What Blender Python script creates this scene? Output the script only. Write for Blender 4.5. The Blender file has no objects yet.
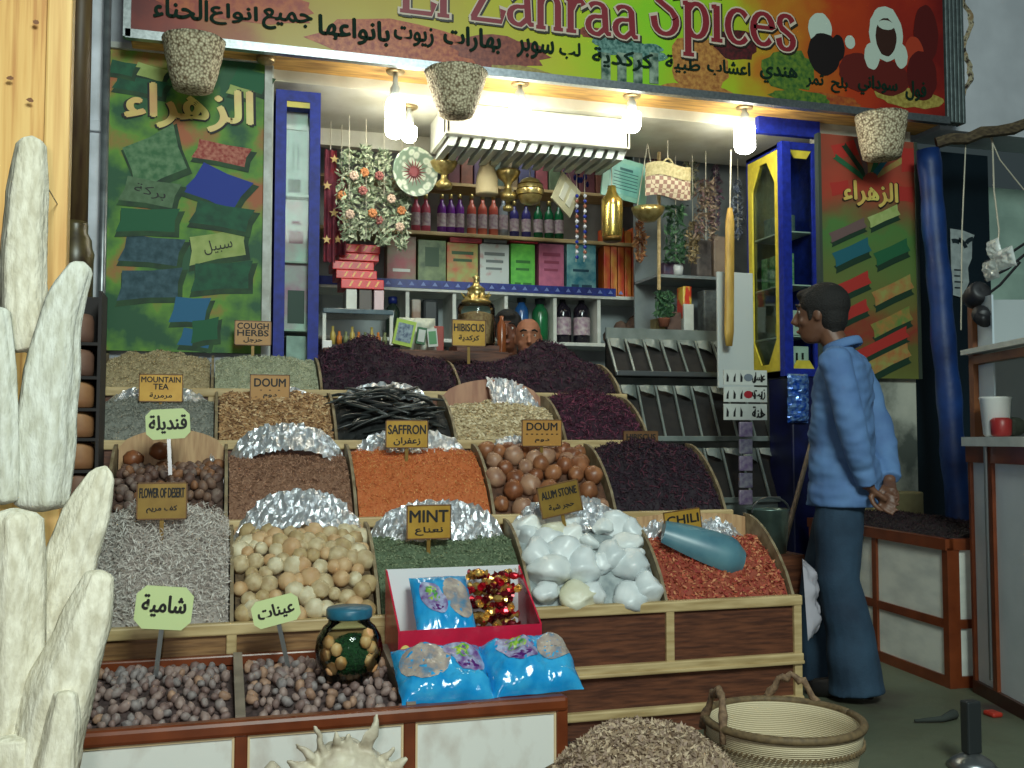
import bpy, bmesh, math, random
import numpy as np
from mathutils import Vector, Matrix, noise as mnoise
random.seed(7)
RNG = np.random.default_rng(11)
SC = bpy.context.scene
COL = SC.collection
PI = math.pi

# ------------------------------------------------------------------ camera model
CAM_H, FOC, YAW, PITCH = 1.10, 1005.0, math.radians(16.3), math.radians(3.19)
CF = Vector((math.sin(YAW)*math.cos(PITCH), math.cos(YAW)*math.cos(PITCH), math.sin(PITCH)))
CR = Vector((math.cos(YAW), -math.sin(YAW), 0))
CU = CR.cross(CF)
EYE = Vector((0, 0, CAM_H))

def P(x, y, Y=None, Z=None, X=None):
    """point of the place seen at photo position x, y on a plane Y=, Z= or X="""
    r = CF + CR*((x-512)/FOC) + CU*((384-y)/FOC)
    if Y is not None: t = Y/r.y
    elif Z is not None: t = (Z-CAM_H)/r.z
    else: t = X/r.x
    return EYE + r*t

def mpp(x, Y):
    """metres per photo pixel near column x on plane Y"""
    r = CF + CR*((x-512)/FOC)
    return Y/r.y/FOC

def rect(x0, y0, x1, y1, Y):
    xm, ym = (x0+x1)/2, (y0+y1)/2
    return P(x0, ym, Y).x, P(x1, ym, Y).x, P(xm, y1, Y).z, P(xm, y0, Y).z

# ------------------------------------------------------------------ materials
def lin(c):
    return tuple(((v/255/12.92) if v <= 10 else ((v/255+.055)/1.055)**2.4) for v in c)
_M = {}
def mat(name, c, c2=None, scale=20, rough=.6, metal=0, bump=0, bscale=None, kind='noise', trans=0, emit=0, c3=None,
        stretch=None, spec=.5, coat=0, alpha=1, lo=.35, hi=.65, sheen=0):
    if name in _M: return _M[name]
    m = bpy.data.materials.new(name); m.use_nodes = True
    nt = m.node_tree; N = nt.nodes; L = nt.links; b = N['Principled BSDF']
    def inp(k, v):
        if k in b.inputs: b.inputs[k].default_value = v
    inp('Base Color', (*lin(c), 1)); inp('Roughness', rough); inp('Metallic', metal)
    inp('Transmission Weight', trans); inp('Specular IOR Level', spec); inp('Coat Weight', coat); inp('Alpha', alpha); inp('Sheen Weight', sheen)
    if emit:
        inp('Emission Color', (*lin(c), 1)); inp('Emission Strength', emit)
    if c2 is not None or bump:
        tc = N.new('ShaderNodeTexCoord'); mp = N.new('ShaderNodeMapping'); L.new(tc.outputs['Object'], mp.inputs[0])
        if stretch: mp.inputs['Scale'].default_value = stretch
        def tex(sc):
            if kind == 'noise':
                t = N.new('ShaderNodeTexNoise'); t.inputs['Scale'].default_value = sc; t.inputs['Detail'].default_value = 6
                o = t.outputs['Fac']
            elif kind == 'voronoi':
                t = N.new('ShaderNodeTexVoronoi'); t.inputs['Scale'].default_value = sc; o = t.outputs['Distance']
            elif kind == 'wave':
                t = N.new('ShaderNodeTexWave'); t.inputs['Scale'].default_value = sc; t.inputs['Distortion'].default_value = 5
                t.inputs['Detail'].default_value = 3; t.inputs['Detail Scale'].default_value = 1.5
                o = t.outputs['Fac']
            elif kind == 'bands':
                t = N.new('ShaderNodeTexWave'); t.inputs['Scale'].default_value = sc; t.inputs['Distortion'].default_value = .4
                o = t.outputs['Fac']
            elif kind == 'zbands':
                t = N.new('ShaderNodeTexWave'); t.bands_direction = 'Z'; t.inputs['Scale'].default_value = sc; t.inputs['Distortion'].default_value = .6
                o = t.outputs['Fac']
            elif kind == 'brick':
                t = N.new('ShaderNodeTexChecker'); t.inputs['Scale'].default_value = sc; o = t.outputs['Fac']
            L.new(mp.outputs[0], t.inputs['Vector']); return o
        o = tex(scale)
        if c2 is not None:
            r = N.new('ShaderNodeValToRGB'); L.new(o, r.inputs[0])
            r.color_ramp.elements[0].position = lo; r.color_ramp.elements[1].position = hi
            r.color_ramp.elements[0].color = (*lin(c), 1); r.color_ramp.elements[1].color = (*lin(c2), 1)
            if c3 is not None:
                e = r.color_ramp.elements.new((lo+hi)/2); e.color = (*lin(c3), 1)
            L.new(r.outputs[0], b.inputs['Base Color'])
        if bump:
            o2 = tex(bscale) if bscale else o
            bp = N.new('ShaderNodeBump'); bp.inputs['Strength'].default_value = bump; bp.inputs['Distance'].default_value = .01
            L.new(o2, bp.inputs['Height']); L.new(bp.outputs[0], b.inputs['Normal'])
    _M[name] = m
    return m

def thin_glass(name, tint=(244,250,248), rough=.05, refl=.25, bump=0):
    """clear film or thin-walled glass: see-through, with a Fresnel sheen"""
    m = bpy.data.materials.new(name); m.use_nodes = True; nt = m.node_tree; N = nt.nodes; L = nt.links; N.remove(N['Principled BSDF'])
    t = N.new('ShaderNodeBsdfTransparent'); t.inputs[0].default_value = (*lin(tint), 1)
    g = N.new('ShaderNodeBsdfGlossy'); g.inputs['Roughness'].default_value = rough
    lw = N.new('ShaderNodeLayerWeight'); lw.inputs[0].default_value = refl; mx = N.new('ShaderNodeMixShader')
    if bump:
        nz = N.new('ShaderNodeTexNoise'); nz.inputs['Scale'].default_value = 40; bp = N.new('ShaderNodeBump'); bp.inputs['Strength'].default_value = bump; bp.inputs['Distance'].default_value = .02
        L.new(nz.outputs['Fac'], bp.inputs['Height']); L.new(bp.outputs[0], g.inputs['Normal']); L.new(bp.outputs[0], lw.inputs['Normal'])
    L.new(lw.outputs['Fresnel'], mx.inputs[0]); L.new(t.outputs[0], mx.inputs[1]); L.new(g.outputs[0], mx.inputs[2]); L.new(mx.outputs[0], N['Material Output'].inputs[0])
    _M[name] = m; return m

def ramp_mat(name, stops, length_axis=0, x0=0., x1=1., noise=.25, nscale=4, rough=.35):
    """a printed picture: colours laid along one axis of the panel, broken up by blotches"""
    m = bpy.data.materials.new(name); m.use_nodes = True
    nt = m.node_tree; N = nt.nodes; L = nt.links; b = N['Principled BSDF']; b.inputs['Roughness'].default_value = rough
    tc = N.new('ShaderNodeTexCoord'); sx = N.new('ShaderNodeSeparateXYZ'); L.new(tc.outputs['Object'], sx.inputs[0])
    mr = N.new('ShaderNodeMapRange'); mr.inputs['From Min'].default_value = x0; mr.inputs['From Max'].default_value = x1
    L.new(sx.outputs[length_axis], mr.inputs['Value'])
    nz = N.new('ShaderNodeTexNoise'); nz.inputs['Scale'].default_value = nscale; nz.inputs['Detail'].default_value = 5
    L.new(tc.outputs['Object'], nz.inputs['Vector'])
    ma = N.new('ShaderNodeMath'); ma.operation = 'MULTIPLY_ADD'; ma.inputs[1].default_value = noise; ma.inputs[2].default_value = -noise/2
    L.new(nz.outputs['Fac'], ma.inputs[0])
    ad = N.new('ShaderNodeMath'); ad.operation = 'ADD'; L.new(mr.outputs[0], ad.inputs[0]); L.new(ma.outputs[0], ad.inputs[1])
    r = N.new('ShaderNodeValToRGB'); L.new(ad.outputs[0], r.inputs[0]); cr = r.color_ramp
    cr.elements[0].position = stops[0][0]; cr.elements[0].color = (*lin(stops[0][1]), 1)
    cr.elements[1].position = stops[-1][0]; cr.elements[1].color = (*lin(stops[-1][1]), 1)
    for p, c in stops[1:-1]:
        e = cr.elements.new(p); e.color = (*lin(c), 1)
    L.new(r.outputs[0], b.inputs['Base Color'])
    return m

# ------------------------------------------------------------------ mesh builder
ORG = {}
class MB:
    def __init__(s): s.v = []; s.f = []; s.mi = []; s.cur = 0
    def add(s, vs, fs, mi=None):
        n = len(s.v); s.v.extend([tuple(v) for v in vs]); mi = s.cur if mi is None else mi
        for f in fs: s.f.append(tuple(n+i for i in f)); s.mi.append(mi)
    def box(s, a, b, mi=None):
        x0, y0, z0 = a; x1, y1, z1 = b
        s.add([(x0,y0,z0),(x1,y0,z0),(x1,y1,z0),(x0,y1,z0),(x0,y0,z1),(x1,y0,z1),(x1,y1,z1),(x0,y1,z1)],
              [(0,3,2,1),(4,5,6,7),(0,1,5,4),(1,2,6,5),(2,3,7,6),(3,0,4,7)], mi); return s
    def bbox(s, a, b, r=.004, mi=None):
        """bevelled box"""
        bm = bmesh.new(); bmesh.ops.create_cube(bm, size=1)
        a = Vector(a); b = Vector(b); d = b-a
        for v in bm.verts: v.co = Vector(((v.co.x+.5)*d.x+a.x, (v.co.y+.5)*d.y+a.y, (v.co.z+.5)*d.z+a.z))
        bmesh.ops.bevel(bm, geom=bm.edges[:], offset=min(r, min(abs(d.x), abs(d.y), abs(d.z))*.45), segments=2, affect='EDGES', profile=.5)
        bm.verts.index_update()
        s.add([v.co for v in bm.verts], [[v.index for v in f.verts] for f in bm.faces], mi); bm.free(); return s
    def obox(s, c, ax, ay, az, mi=None):
        """box from its centre and three half-axis vectors"""
        c, ax, ay, az = Vector(c), Vector(ax), Vector(ay), Vector(az)
        vs = [c+i*ax+j*ay+k*az for k in (-1,1) for j in (-1,1) for i in (-1,1)]
        fs = [(0,2,3,1),(4,5,7,6),(0,1,5,4),(1,3,7,5),(3,2,6,7),(2,0,4,6)]
        if ax.cross(ay).dot(az) < 0: fs = [f[::-1] for f in fs]
        s.add(vs, fs, mi); return s
    def tube(s, path, rad, n=10, mi=None, cap=True, ell=None):
        path = [Vector(p) for p in path]
        if not hasattr(rad, '__len__'): rad = [rad]*len(path)
        vs = []; up0 = None
        for i, p in enumerate(path):
            d = (path[min(i+1, len(path)-1)]-path[max(i-1, 0)])
            d = d.normalized() if d.length > 1e-9 else Vector((0,0,1))
            if up0 is None:
                up0 = Vector((0,0,1)) if abs(d.z) < .9 else Vector((0,1,0))
            a = d.cross(up0)
            if a.length < 1e-6: a = d.orthogonal()
            a.normalize(); b2 = a.cross(d).normalized(); up0 = b2
            for k in range(n):
                t = 2*PI*k/n; e = ell or (1, 1)
                vs.append(p+a*math.cos(t)*rad[i]*e[0]+b2*math.sin(t)*rad[i]*e[1])
        fs = []
        for i in range(len(path)-1):
            for k in range(n):
                k2 = (k+1) % n; fs.append((i*n+k, (i+1)*n+k, (i+1)*n+k2, i*n+k2))
        if cap:
            fs.append(tuple(range(n))); m = (len(path)-1)*n; fs.append(tuple(m+k for k in reversed(range(n))))
        s.add(vs, fs, mi); return s
    def lathe(s, prof, c, n=24, mi=None, ax=None, cap=True, wob=0):
        """prof: (radius, height) pairs from the bottom up"""
        c = Vector(c); R = Matrix.Identity(3)
        if ax is not None: R = Vector((0,0,1)).rotation_difference(Vector(ax)).to_matrix()
        vs = []; fs = []
        for i, (r, h) in enumerate(prof):
            for k in range(n):
                t = 2*PI*k/n; rr = r*(1+wob*math.sin(5*t+i*1.3)*math.cos(3*t-i))
                vs.append(c+R@Vector((rr*math.cos(t), rr*math.sin(t), h)))
        for i in range(len(prof)-1):
            for k in range(n):
                k2 = (k+1) % n; fs.append((i*n+k, i*n+k2, (i+1)*n+k2, (i+1)*n+k))
        if cap:
            if prof[0][0] > 1e-5: fs.append(tuple(reversed(range(n))))
            m = (len(prof)-1)*n
            if prof[-1][0] > 1e-5: fs.append(tuple(m+k for k in range(n)))
        s.add(vs, fs, mi); return s
    def ball(s, c, r, n=12, mi=None, R=None):
        c = Vector(c); r = (r, r, r) if not hasattr(r, '__len__') else r
        vs = []; fs = []; m = max(4, n//2)
        for i in range(m+1):
            th = PI*i/m
            for k in range(n):
                t = 2*PI*k/n; q = Vector((r[0]*math.sin(th)*math.cos(t), r[1]*math.sin(th)*math.sin(t), -r[2]*math.cos(th)))
                vs.append(c+(R@q if R is not None else q))
        for i in range(m):
            for k in range(n):
                k2 = (k+1) % n; fs.append((i*n+k, i*n+k2, (i+1)*n+k2, (i+1)*n+k))
        s.add(vs, fs, mi); return s
    def prism(s, pts, o, ax, ay, d, mi=None):
        """outline pts (2-D) in the plane o+ax,ay given thickness vector d"""
        o, ax, ay, d = Vector(o), Vector(ax), Vector(ay), Vector(d); n = len(pts)
        f = [o+ax*x+ay*y for x, y in pts]; vs = f+[p+d for p in f]
        fs = [tuple(range(n)), tuple(n+i for i in reversed(range(n)))]
        fs += [(i, n+i, n+(i+1) % n, (i+1) % n) for i in range(n)]
        s.add(vs, fs, mi); return s
    def flat(s, pts, o, ax, ay, mi=None):
        o, ax, ay = Vector(o), Vector(ax), Vector(ay)
        s.add([o+ax*x+ay*y for x, y in pts], [tuple(range(len(pts)))], mi); return s
    def grid(s, fn, nu, nv, mi=None):
        vs = [fn(i/nu, j/nv) for j in range(nv+1) for i in range(nu+1)]
        fs = [(j*(nu+1)+i, j*(nu+1)+i+1, (j+1)*(nu+1)+i+1, (j+1)*(nu+1)+i) for j in range(nv) for i in range(nu)]
        s.add(vs, fs, mi); return s
    def text(s, body, c, w, h, ax, ay, mi=None, bold=0, rot=0):
        """lettering that fills a w x h rectangle centred at c in the plane ax, ay"""
        vs, fs = text_shape(body, 0); c, ax, ay = Vector(c), Vector(ax), Vector(ay)
        x0 = min(v[0] for v in vs); x1 = max(v[0] for v in vs); y0 = min(v[1] for v in vs); y1 = max(v[1] for v in vs)
        kx = w/(x1-x0); ky = (h/(y1-y0)) if h else kx
        cr_, sr_ = math.cos(rot), math.sin(rot); out = []
        for v in vs:
            a = (v[0]-(x0+x1)/2)*kx; b = (v[1]-(y0+y1)/2)*ky
            out.append(c+ax*(a*cr_-b*sr_)+ay*(a*sr_+b*cr_))
        b = bold*(h or w/4)
        nn = ax.cross(ay)*.00022
        for q, (i, j) in enumerate(((-1,0),(1,0),(0,-1),(0,1)) if bold else ((0,0),)):
            s.add([p+ax*(i*b)+ay*(j*b*.7)+nn*q for p in out], fs, mi)
        return s
    def build(s, name, mats, parent=None, smooth=False, origin=None):
        me = bpy.data.meshes.new(name)
        if origin is None:
            if parent is not None: origin = ORG[parent.name]
            else:
                xs = [v[0] for v in s.v]; ys = [v[1] for v in s.v]; zs = [v[2] for v in s.v]
                origin = Vector(((min(xs)+max(xs))/2, (min(ys)+max(ys))/2, min(zs)))
        ox, oy, oz = origin
        me.from_pydata([(v[0]-ox, v[1]-oy, v[2]-oz) for v in s.v], [], s.f)
        if not isinstance(mats, (list, tuple)): mats = [mats]
        for m in mats: me.materials.append(m)
        me.polygons.foreach_set('material_index', s.mi)
        if smooth: me.polygons.foreach_set('use_smooth', [True]*len(s.f))
        me.update()
        o = bpy.data.objects.new(name, me); COL.objects.link(o)
        if parent is not None: o.parent = parent
        else: o.location = origin
        ORG[o.name] = Vector(origin)
        return o

_T = {}
def text_shape(body, bold=0):
    k = (body, bold)
    if k in _T: return _T[k]
    cu = bpy.data.curves.new('lettering', 'FONT'); cu.body = body; cu.offset = bold; cu.resolution_u = 3
    o = bpy.data.objects.new('lettering', cu); COL.objects.link(o); bpy.context.view_layer.update()
    me = o.evaluated_get(bpy.context.evaluated_depsgraph_get()).to_mesh()
    r = ([tuple(v.co) for v in me.vertices], [tuple(p.vertices) for p in me.polygons])
    o.to_mesh_clear() if hasattr(o, 'to_mesh_clear') else None
    bpy.data.objects.remove(o); bpy.data.curves.remove(cu)
    _T[k] = r
    return r

_AR = {'ا':(0xFE8D,2),'ب':(0xFE8F,4),'ة':(0xFE93,2),'ت':(0xFE95,4),'ث':(0xFE99,4),'ج':(0xFE9D,4),'ح':(0xFEA1,4),'خ':(0xFEA5,4),
 'د':(0xFEA9,2),'ذ':(0xFEAB,2),'ر':(0xFEAD,2),'ز':(0xFEAF,2),'س':(0xFEB1,4),'ش':(0xFEB5,4),'ص':(0xFEB9,4),'ض':(0xFEBD,4),
 'ط':(0xFEC1,4),'ظ':(0xFEC5,4),'ع':(0xFEC9,4),'غ':(0xFECD,4),'ف':(0xFED1,4),'ق':(0xFED5,4),'ك':(0xFED9,4),'ل':(0xFEDD,4),
 'م':(0xFEE1,4),'ن':(0xFEE5,4),'ه':(0xFEE9,4),'و':(0xFEED,2),'ى':(0xFEEF,2),'ي':(0xFEF1,4),'ء':(0xFE80,1)}
def ar(s):
    out = []
    for w in s.split(' '):
        r = ''
        for i, c in enumerate(w):
            b, n = _AR[c]
            pj = i > 0 and _AR[w[i-1]][1] == 4 and n > 1
            nj = n == 4 and i+1 < len(w) and _AR[w[i+1]][1] > 1
            r += chr(b+(3 if pj and nj else 2 if nj else 1 if pj else 0))
        out.append(r)
    return ' '.join(out)[::-1]

# ------------------------------------------------------------------ naming
def tag(o, label=None, cat=None, group=None, kind=None):
    if label: o['label'] = label
    if cat: o['category'] = cat
    if group: o['group'] = group
    if kind: o['kind'] = kind
    return o
def thing(name, loc, label, cat, group=None):
    o = bpy.data.objects.new(name, None); o.empty_display_size = .05
    COL.objects.link(o); o.location = Vector(loc); ORG[o.name] = Vector(loc)
    return tag(o, label, cat, group)
def dup(root, loc, rot=None, label=None, group=None, scale=None):
    r = root.copy(); COL.objects.link(r); r.location = Vector(loc)
    if rot is not None: r.rotation_euler = rot
    if scale is not None: r.scale = scale
    if label: r['label'] = label
    if group: r['group'] = group
    for ch in list(root.children):
        c = ch.copy(); COL.objects.link(c); c.parent = r
        for g in ch.children:
            d = g.copy(); COL.objects.link(d); d.parent = c
    return r
def remesh(mb, voxel, it=4, fac=.5):
    """one continuous skin over overlapping tubes and balls"""
    me = bpy.data.meshes.new('skin'); me.from_pydata([tuple(v) for v in mb.v], [], mb.f)
    o = bpy.data.objects.new('skin', me); COL.objects.link(o)
    m = o.modifiers.new('r', 'REMESH'); m.mode = 'VOXEL'; m.voxel_size = voxel
    if it:
        s_ = o.modifiers.new('s', 'SMOOTH'); s_.iterations = it; s_.factor = fac
    bpy.context.view_layer.update()
    ev = o.evaluated_get(bpy.context.evaluated_depsgraph_get()); t = ev.to_mesh()
    r = MB(); r.add([tuple(v.co) for v in t.vertices], [tuple(p.vertices) for p in t.polygons])
    ev.to_mesh_clear(); bpy.data.objects.remove(o); bpy.data.meshes.remove(me)
    return r

# ------------------------------------------------------------------ loose goods
OCT = (np.array([(1,0,0),(-1,0,0),(0,1,0),(0,-1,0),(0,0,1),(0,0,-1)], float),
       [(0,2,4),(2,1,4),(1,3,4),(3,0,4),(2,0,5),(1,2,5),(3,1,5),(0,3,5)])
LEAF = (np.array([(-1,0,0),(0,.55,.25),(1,0,.1),(0,-.55,.25)], float), [(0,3,1),(3,2,1)])
CURL = (np.array([(-1,0,0),(-.3,.16,.5),(.4,0,.55),(1,-.1,.1),(-.3,-.16,.5),(.4,-.22,.55)], float), [(0,4,1),(4,5,2,1),(5,3,2)])
def rand_rot(n, tilt):
    a = RNG.uniform(0, 2*PI, n); b = RNG.normal(0, tilt, n); c = RNG.normal(0, tilt, n)
    ca, sa, cb, sb, cc, s_ = np.cos(a), np.sin(a), np.cos(b), np.sin(b), np.cos(c), np.sin(c)
    Rz = np.zeros((n,3,3)); Rz[:,0,0]=ca; Rz[:,0,1]=-sa; Rz[:,1,0]=sa; Rz[:,1,1]=ca; Rz[:,2,2]=1
    Ry = np.zeros((n,3,3)); Ry[:,0,0]=cb; Ry[:,0,2]=sb; Ry[:,2,0]=-sb; Ry[:,2,2]=cb; Ry[:,1,1]=1
    Rx = np.zeros((n,3,3)); Rx[:,1,1]=cc; Rx[:,1,2]=-s_; Rx[:,2,1]=s_; Rx[:,2,2]=cc; Rx[:,0,0]=1
    return Ry@Rx@Rz
def scatter(mb, fn, n, shape, size, nm, tilt=.8, jit=.3, up=0., first=1):
    """n small pieces strewn over the surface fn(u, v); pieces use material slots first .. first+nm-1"""
    V, F = shape; V = V*np.array(size)
    us, vs = RNG.random(n), RNG.random(n)
    pos = np.array([fn(u, v) for u, v in zip(us, vs)], float); pos[:,2] += up*RNG.random(n)
    R = rand_rot(n, tilt); sc = 1+RNG.uniform(-jit, jit, (n,1,1))
    A = np.einsum('nij,kj->nki', R, V)*sc+pos[:,None,:]
    k = len(V); mi = RNG.integers(first, first+nm, n)
    base = len(mb.v); mb.v.extend(map(tuple, A.reshape(-1,3)))
    for i in range(n):
        o = base+i*k
        for f in F: mb.f.append(tuple(o+j for j in f)); mb.mi.append(int(mi[i]))
# ================================================================== MATERIALS
M_ALU = mat('aluminium', (176,182,184), (150,156,158), 60, .32, .9)
M_BLUE = mat('blue_paint', (26,44,150), (20,34,120), 30, .5, bump=.05, spec=.3)
M_NAVY = mat('navy_paint', (14,20,70), (10,14,48), 12, .4)
M_YEL = mat('yellow_paint', (214,196,66), (196,178,58), 25, .45)
M_WHITE = mat('white_paint', (214,218,210), (196,200,192), 12, .5)
M_PALEWOOD = mat('pale_wood', (204,180,132), (168,142,96), 9, .5, stretch=(.6,5,5))
M_DARKWOOD = mat('dark_wood', (112,66,44), (72,40,28), 9, .5, kind='noise', stretch=(1,4,9), bump=.15)
M_MIDWOOD = mat('mid_wood', (152,112,70), (112,78,46), 9, .55, kind='noise', stretch=(1,4,12), bump=.15)
M_TANWOOD = mat('tan_wood', (196,160,118), (170,130,92), 8, .55, kind='noise', stretch=(9,4,1))
M_PINE = mat('pine_board', (226,184,112), (190,134,70), 5, .5, kind='noise', stretch=(14,4,.5), c3=(216,168,96))
M_PINE_LIGHT = mat('pine_edge', (232,192,122), (208,158,92), 5, .5, kind='noise', stretch=(14,4,.5))
M_BROWNTRIM = mat('brown_trim', (122,60,32), (100,46,24), 10, .3)
M_MARBLE = mat('marble', (226,226,220), (186,172,160), 5, .3, stretch=(2.2,1,-1.4), lo=.5, hi=.85)
M_FOIL = mat('foil', (232,234,238), None, rough=.34, metal=.82, bump=.5, bscale=60)
M_BLACK = mat('black_ink', (16,14,12), rough=.6)
M_GREENINK = mat('green_ink', (12,38,26), rough=.75, spec=.2)
M_BRASS = mat('brass', (212,194,130), (170,146,84), 30, .28, .75)
M_GLASS = thin_glass('clear_glass', (236,244,240), .04, .12)
M_STEEL = mat('steel', (150,154,156), rough=.3, metal=.9)
M_STRING = mat('string', (196,190,170), rough=.8)
M_WPLAST = mat('white_plastic', (226,228,226), rough=.35)

# ================================================================== SETTING
YF, YB = 5.25, 6.85
def st(mb, name, m, **k): return tag(mb.build(name, m, **k), kind='structure')

m = MB(); m.grid(lambda u, v: (-2.5+9.5*u, .2+5.1*v, 0), 12, 8)
st(m, 'floor', mat('street_floor', (92,98,80), (62,46,48), 1.1, .55, bump=.35, bscale=14, c3=(84,88,70), lo=.42, hi=.62))
m = MB(); m.box((-.3, 5.3, -.05), (4.2, YB, .05))
st(m, 'floor_shop', mat('shop_floor', (110,104,96), (84,78,72), 6, .5))

m = MB(); m.box((-.3, YB, 0), (4.2, YB+.1, 3.7)); st(m, 'wall_back', mat('back_plaster', (150,152,150), (120,122,124), 5, .8))
m = MB(); m.box((-.05, YF+.3, 0), (.05, YB, 3.7)); st(m, 'wall_left', mat('side_plaster', (132,96,92), (90,62,66), 5, .8))
m = MB(); m.box((3.95, YF+.1, 0), (4.05, YB, 3.7)); st(m, 'wall_right', mat('side_plaster_r', (146,148,150), (112,110,116), 5, .8))
m = MB(); m.box((-.3, 5.95, 3.45), (4.2, YB, 3.55)); st(m, 'ceiling', mat('ceil_dark', (120,112,108), (90,84,82), 6, .8))
# white-painted soffit just inside the opening
zs = P(300, 82, YF).z
m = MB(); m.box((.1, YF+.02, zs), (3.75, 6.05, zs+.4))
m.box((.1, 6.0, zs-.10), (1.35, 6.06, zs))
st(m, 'ceiling_front', mat('soffit_white', (214,214,200), (176,172,150), 4, .7, bump=.2, bscale=9, lo=.3, hi=.75))
# pillars and walls of the facade
xl = P(266, 200, YF).x; xr = P(820, 200, YF).x
m = MB(); m.box((xl-.035, YF-.03, 0), (xl+.03, YF+.35, zs+.3)); st(m, 'trim_1', mat('jamb_white', (196,200,192), (160,160,150), 7, .6))
m = MB(); m.box((-1.4, YF, 0), (xl-.035, YF+.1, 3.3)); st(m, 'wall_facade_left', mat('facade_grey', (178,184,194), (150,154,160), 6, .8))
m = MB(); m.box((xr, YF, 0), (P(914,300,YF).x, YF+.1, 3.3))
st(m, 'wall_facade_right', mat('facade_dirty', (196,196,180), (86,92,84), 2.4, .75, c3=(176,178,164), lo=.42, hi=.62))
# strip of blue lintel and grey packing over the right poster, as in the photo
a = rect(757, 122, 818, 136, YF-.0)
m = MB(); m.box((a[0], YF-.02, a[2]), (a[1], YF+.02, a[3]+.06)); st(m, 'trim_2', M_BLUE)
# far right: upper grey wall, pale shutter, dark glazing
a = rect(938, -40, 1100, 137, 5.2)
m = MB(); m.box((a[0], 5.2, a[2]), (a[0]+2.6, 5.5, a[3])); st(m, 'wall_upper_right', mat('upper_grey', (206,210,216), (186,190,196), 3, .8, bump=.1, bscale=20))
def slats(u, v):
    return (4.55+2.2*u, 6.0+.012*abs(math.sin(v*14*PI)), .0+2.95*v)
m = MB(); m.grid(slats, 1, 112); st(m, 'wall_right_shutter', mat('shutter_green', (186,214,198), (160,188,174), 4, .55))
a = rect(914, 150, 990, 500, 5.45)
m = MB(); m.box((a[0]-.05, 5.42, .0), (P(988,300,5.45).x, 5.47, 2.98))
st(m, 'window_1', mat('dark_glazing', (26,40,48), (16,26,34), 1.2, .18, bump=.08, bscale=5))

# ================================================================== SIGN BOARD
YS = 5.02
zb = (P(130, 33, YS).z+P(938, 117, YS).z)/2
X0, X1 = P(130, 30, YS).x, P(945, 110, YS).x
sg = thing('sign_board', ((X0+X1)/2, YS, zb), 'long printed spice shop sign above the stall, red and yellow with English and Arabic lettering', 'sign')
SW = X1-X0; SH = .85; xm = (X0+X1)/2
m = MB(); m.box((X0, YS, zb), (X1, YS+.03, zb+SH))
panel = m.build('panel', ramp_mat('sign_print', [(0,(96,22,20)),(.06,(150,50,26)),(.16,(176,150,50)),(.33,(186,170,54)),(.45,(190,196,40)),
    (.58,(140,206,40)),(.68,(168,186,40)),(.76,(186,120,36)),(.84,(176,60,26)),(.93,(150,40,26)),(1,(110,24,22))], 0, -SW/2, SW/2, .22, 3), sg)
m = MB(); m.box((X0-.02, YS-.02, zb-.035), (X1+.02, YS+.02, zb+.008))
m.box((X0-.03, YS-.02, zb-.03), (X0+.004, YS+.02, zb+SH)); m.build('frame', M_ALU, sg)
m = MB(); m.box((X0, YS+.02, zb-.02), (X1, YF+.05, zb+.02)); m.build('underside', mat('sign_under', (206,160,84), (150,112,62), 6, .6, stretch=(1,6,1)), sg)
m = MB()
for k in range(5): m.bbox((X1+.01+.028*k, YS-.01, zb-.02), (X1+.033+.028*k, YS+.06, zb+SH), .006)
m.build('side_profile', mat('grey_profile', (120,132,130), (100,110,110), 30, .4, .6), sg)
def onsign(x, y, off=.004): return P(x, y, YS-off)
AX, AZ = Vector((1,0,0)), Vector((0,0,1))
# pictures printed on the sign
m = MB()
_LAY = [0]
def blob(mb, x, y, rx, ry, mi, off, Y=YS, n=22, wob=.08, seed=0, a0=0, a1=2*PI):
    _LAY[0] += 1; off = .001+.0045*((_LAY[0] % 60)/60) if off < .01 else off
    c = P(x, y, Y-off); k = mpp(x, Y); rr = random.Random(seed+int(x*7+y))
    pts = []
    for i in range(n):
        t = a0+(a1-a0)*i/n; w = 1+rr.uniform(-wob, wob); pts.append((math.cos(t)*rx*k*w, math.sin(t)*ry*k*w))
    if Y == YS: pts = [(min(max(p_, X0+.005-c.x), X1-.005-c.x), max(q_, zb+.012-c.z)) for p_, q_ in pts]
    mb.flat(pts, c, AX, AZ, mi)
for a in ((405,48,95,26,1),(500,52,50,16,2),(250,70,70,9,3),(420,84,90,8,4),(700,66,34,30,5),(520,76,40,10,6),(560,84,34,8,6),
          (735,45,26,16,7),(790,70,30,22,8),(235,4,80,18,9),(600,34,26,6,2),(830,105,40,12,4),(700,92,40,8,5),(800,98,34,9,8),(910,98,40,10,6)):
    blob(m, *a[:4], a[4]-1, .002, wob=.14, seed=1)
m.build('spice_print', [mat('p_red', (150,52,30), (196,110,60), 40, .4), mat('p_maroon', (112,44,34), (150,76,52), 46, .4), mat('p_olive', (116,112,40), (160,140,50), 30, .4),
    mat('p_rust', (140,56,34), (170,96,40), 36, .4), mat('p_nut', (150,92,44), (196,140,70), 40, .4), mat('p_straw', (176,160,80), (140,120,54), 40, .4),
    mat('p_berry', (96,30,34), (50,24,24), 40, .4), mat('p_leaf', (50,90,40), (104,130,44), 34, .4), mat('p_flame', (182,90,36), (150,50,30), 24, .4)], sg)
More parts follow.
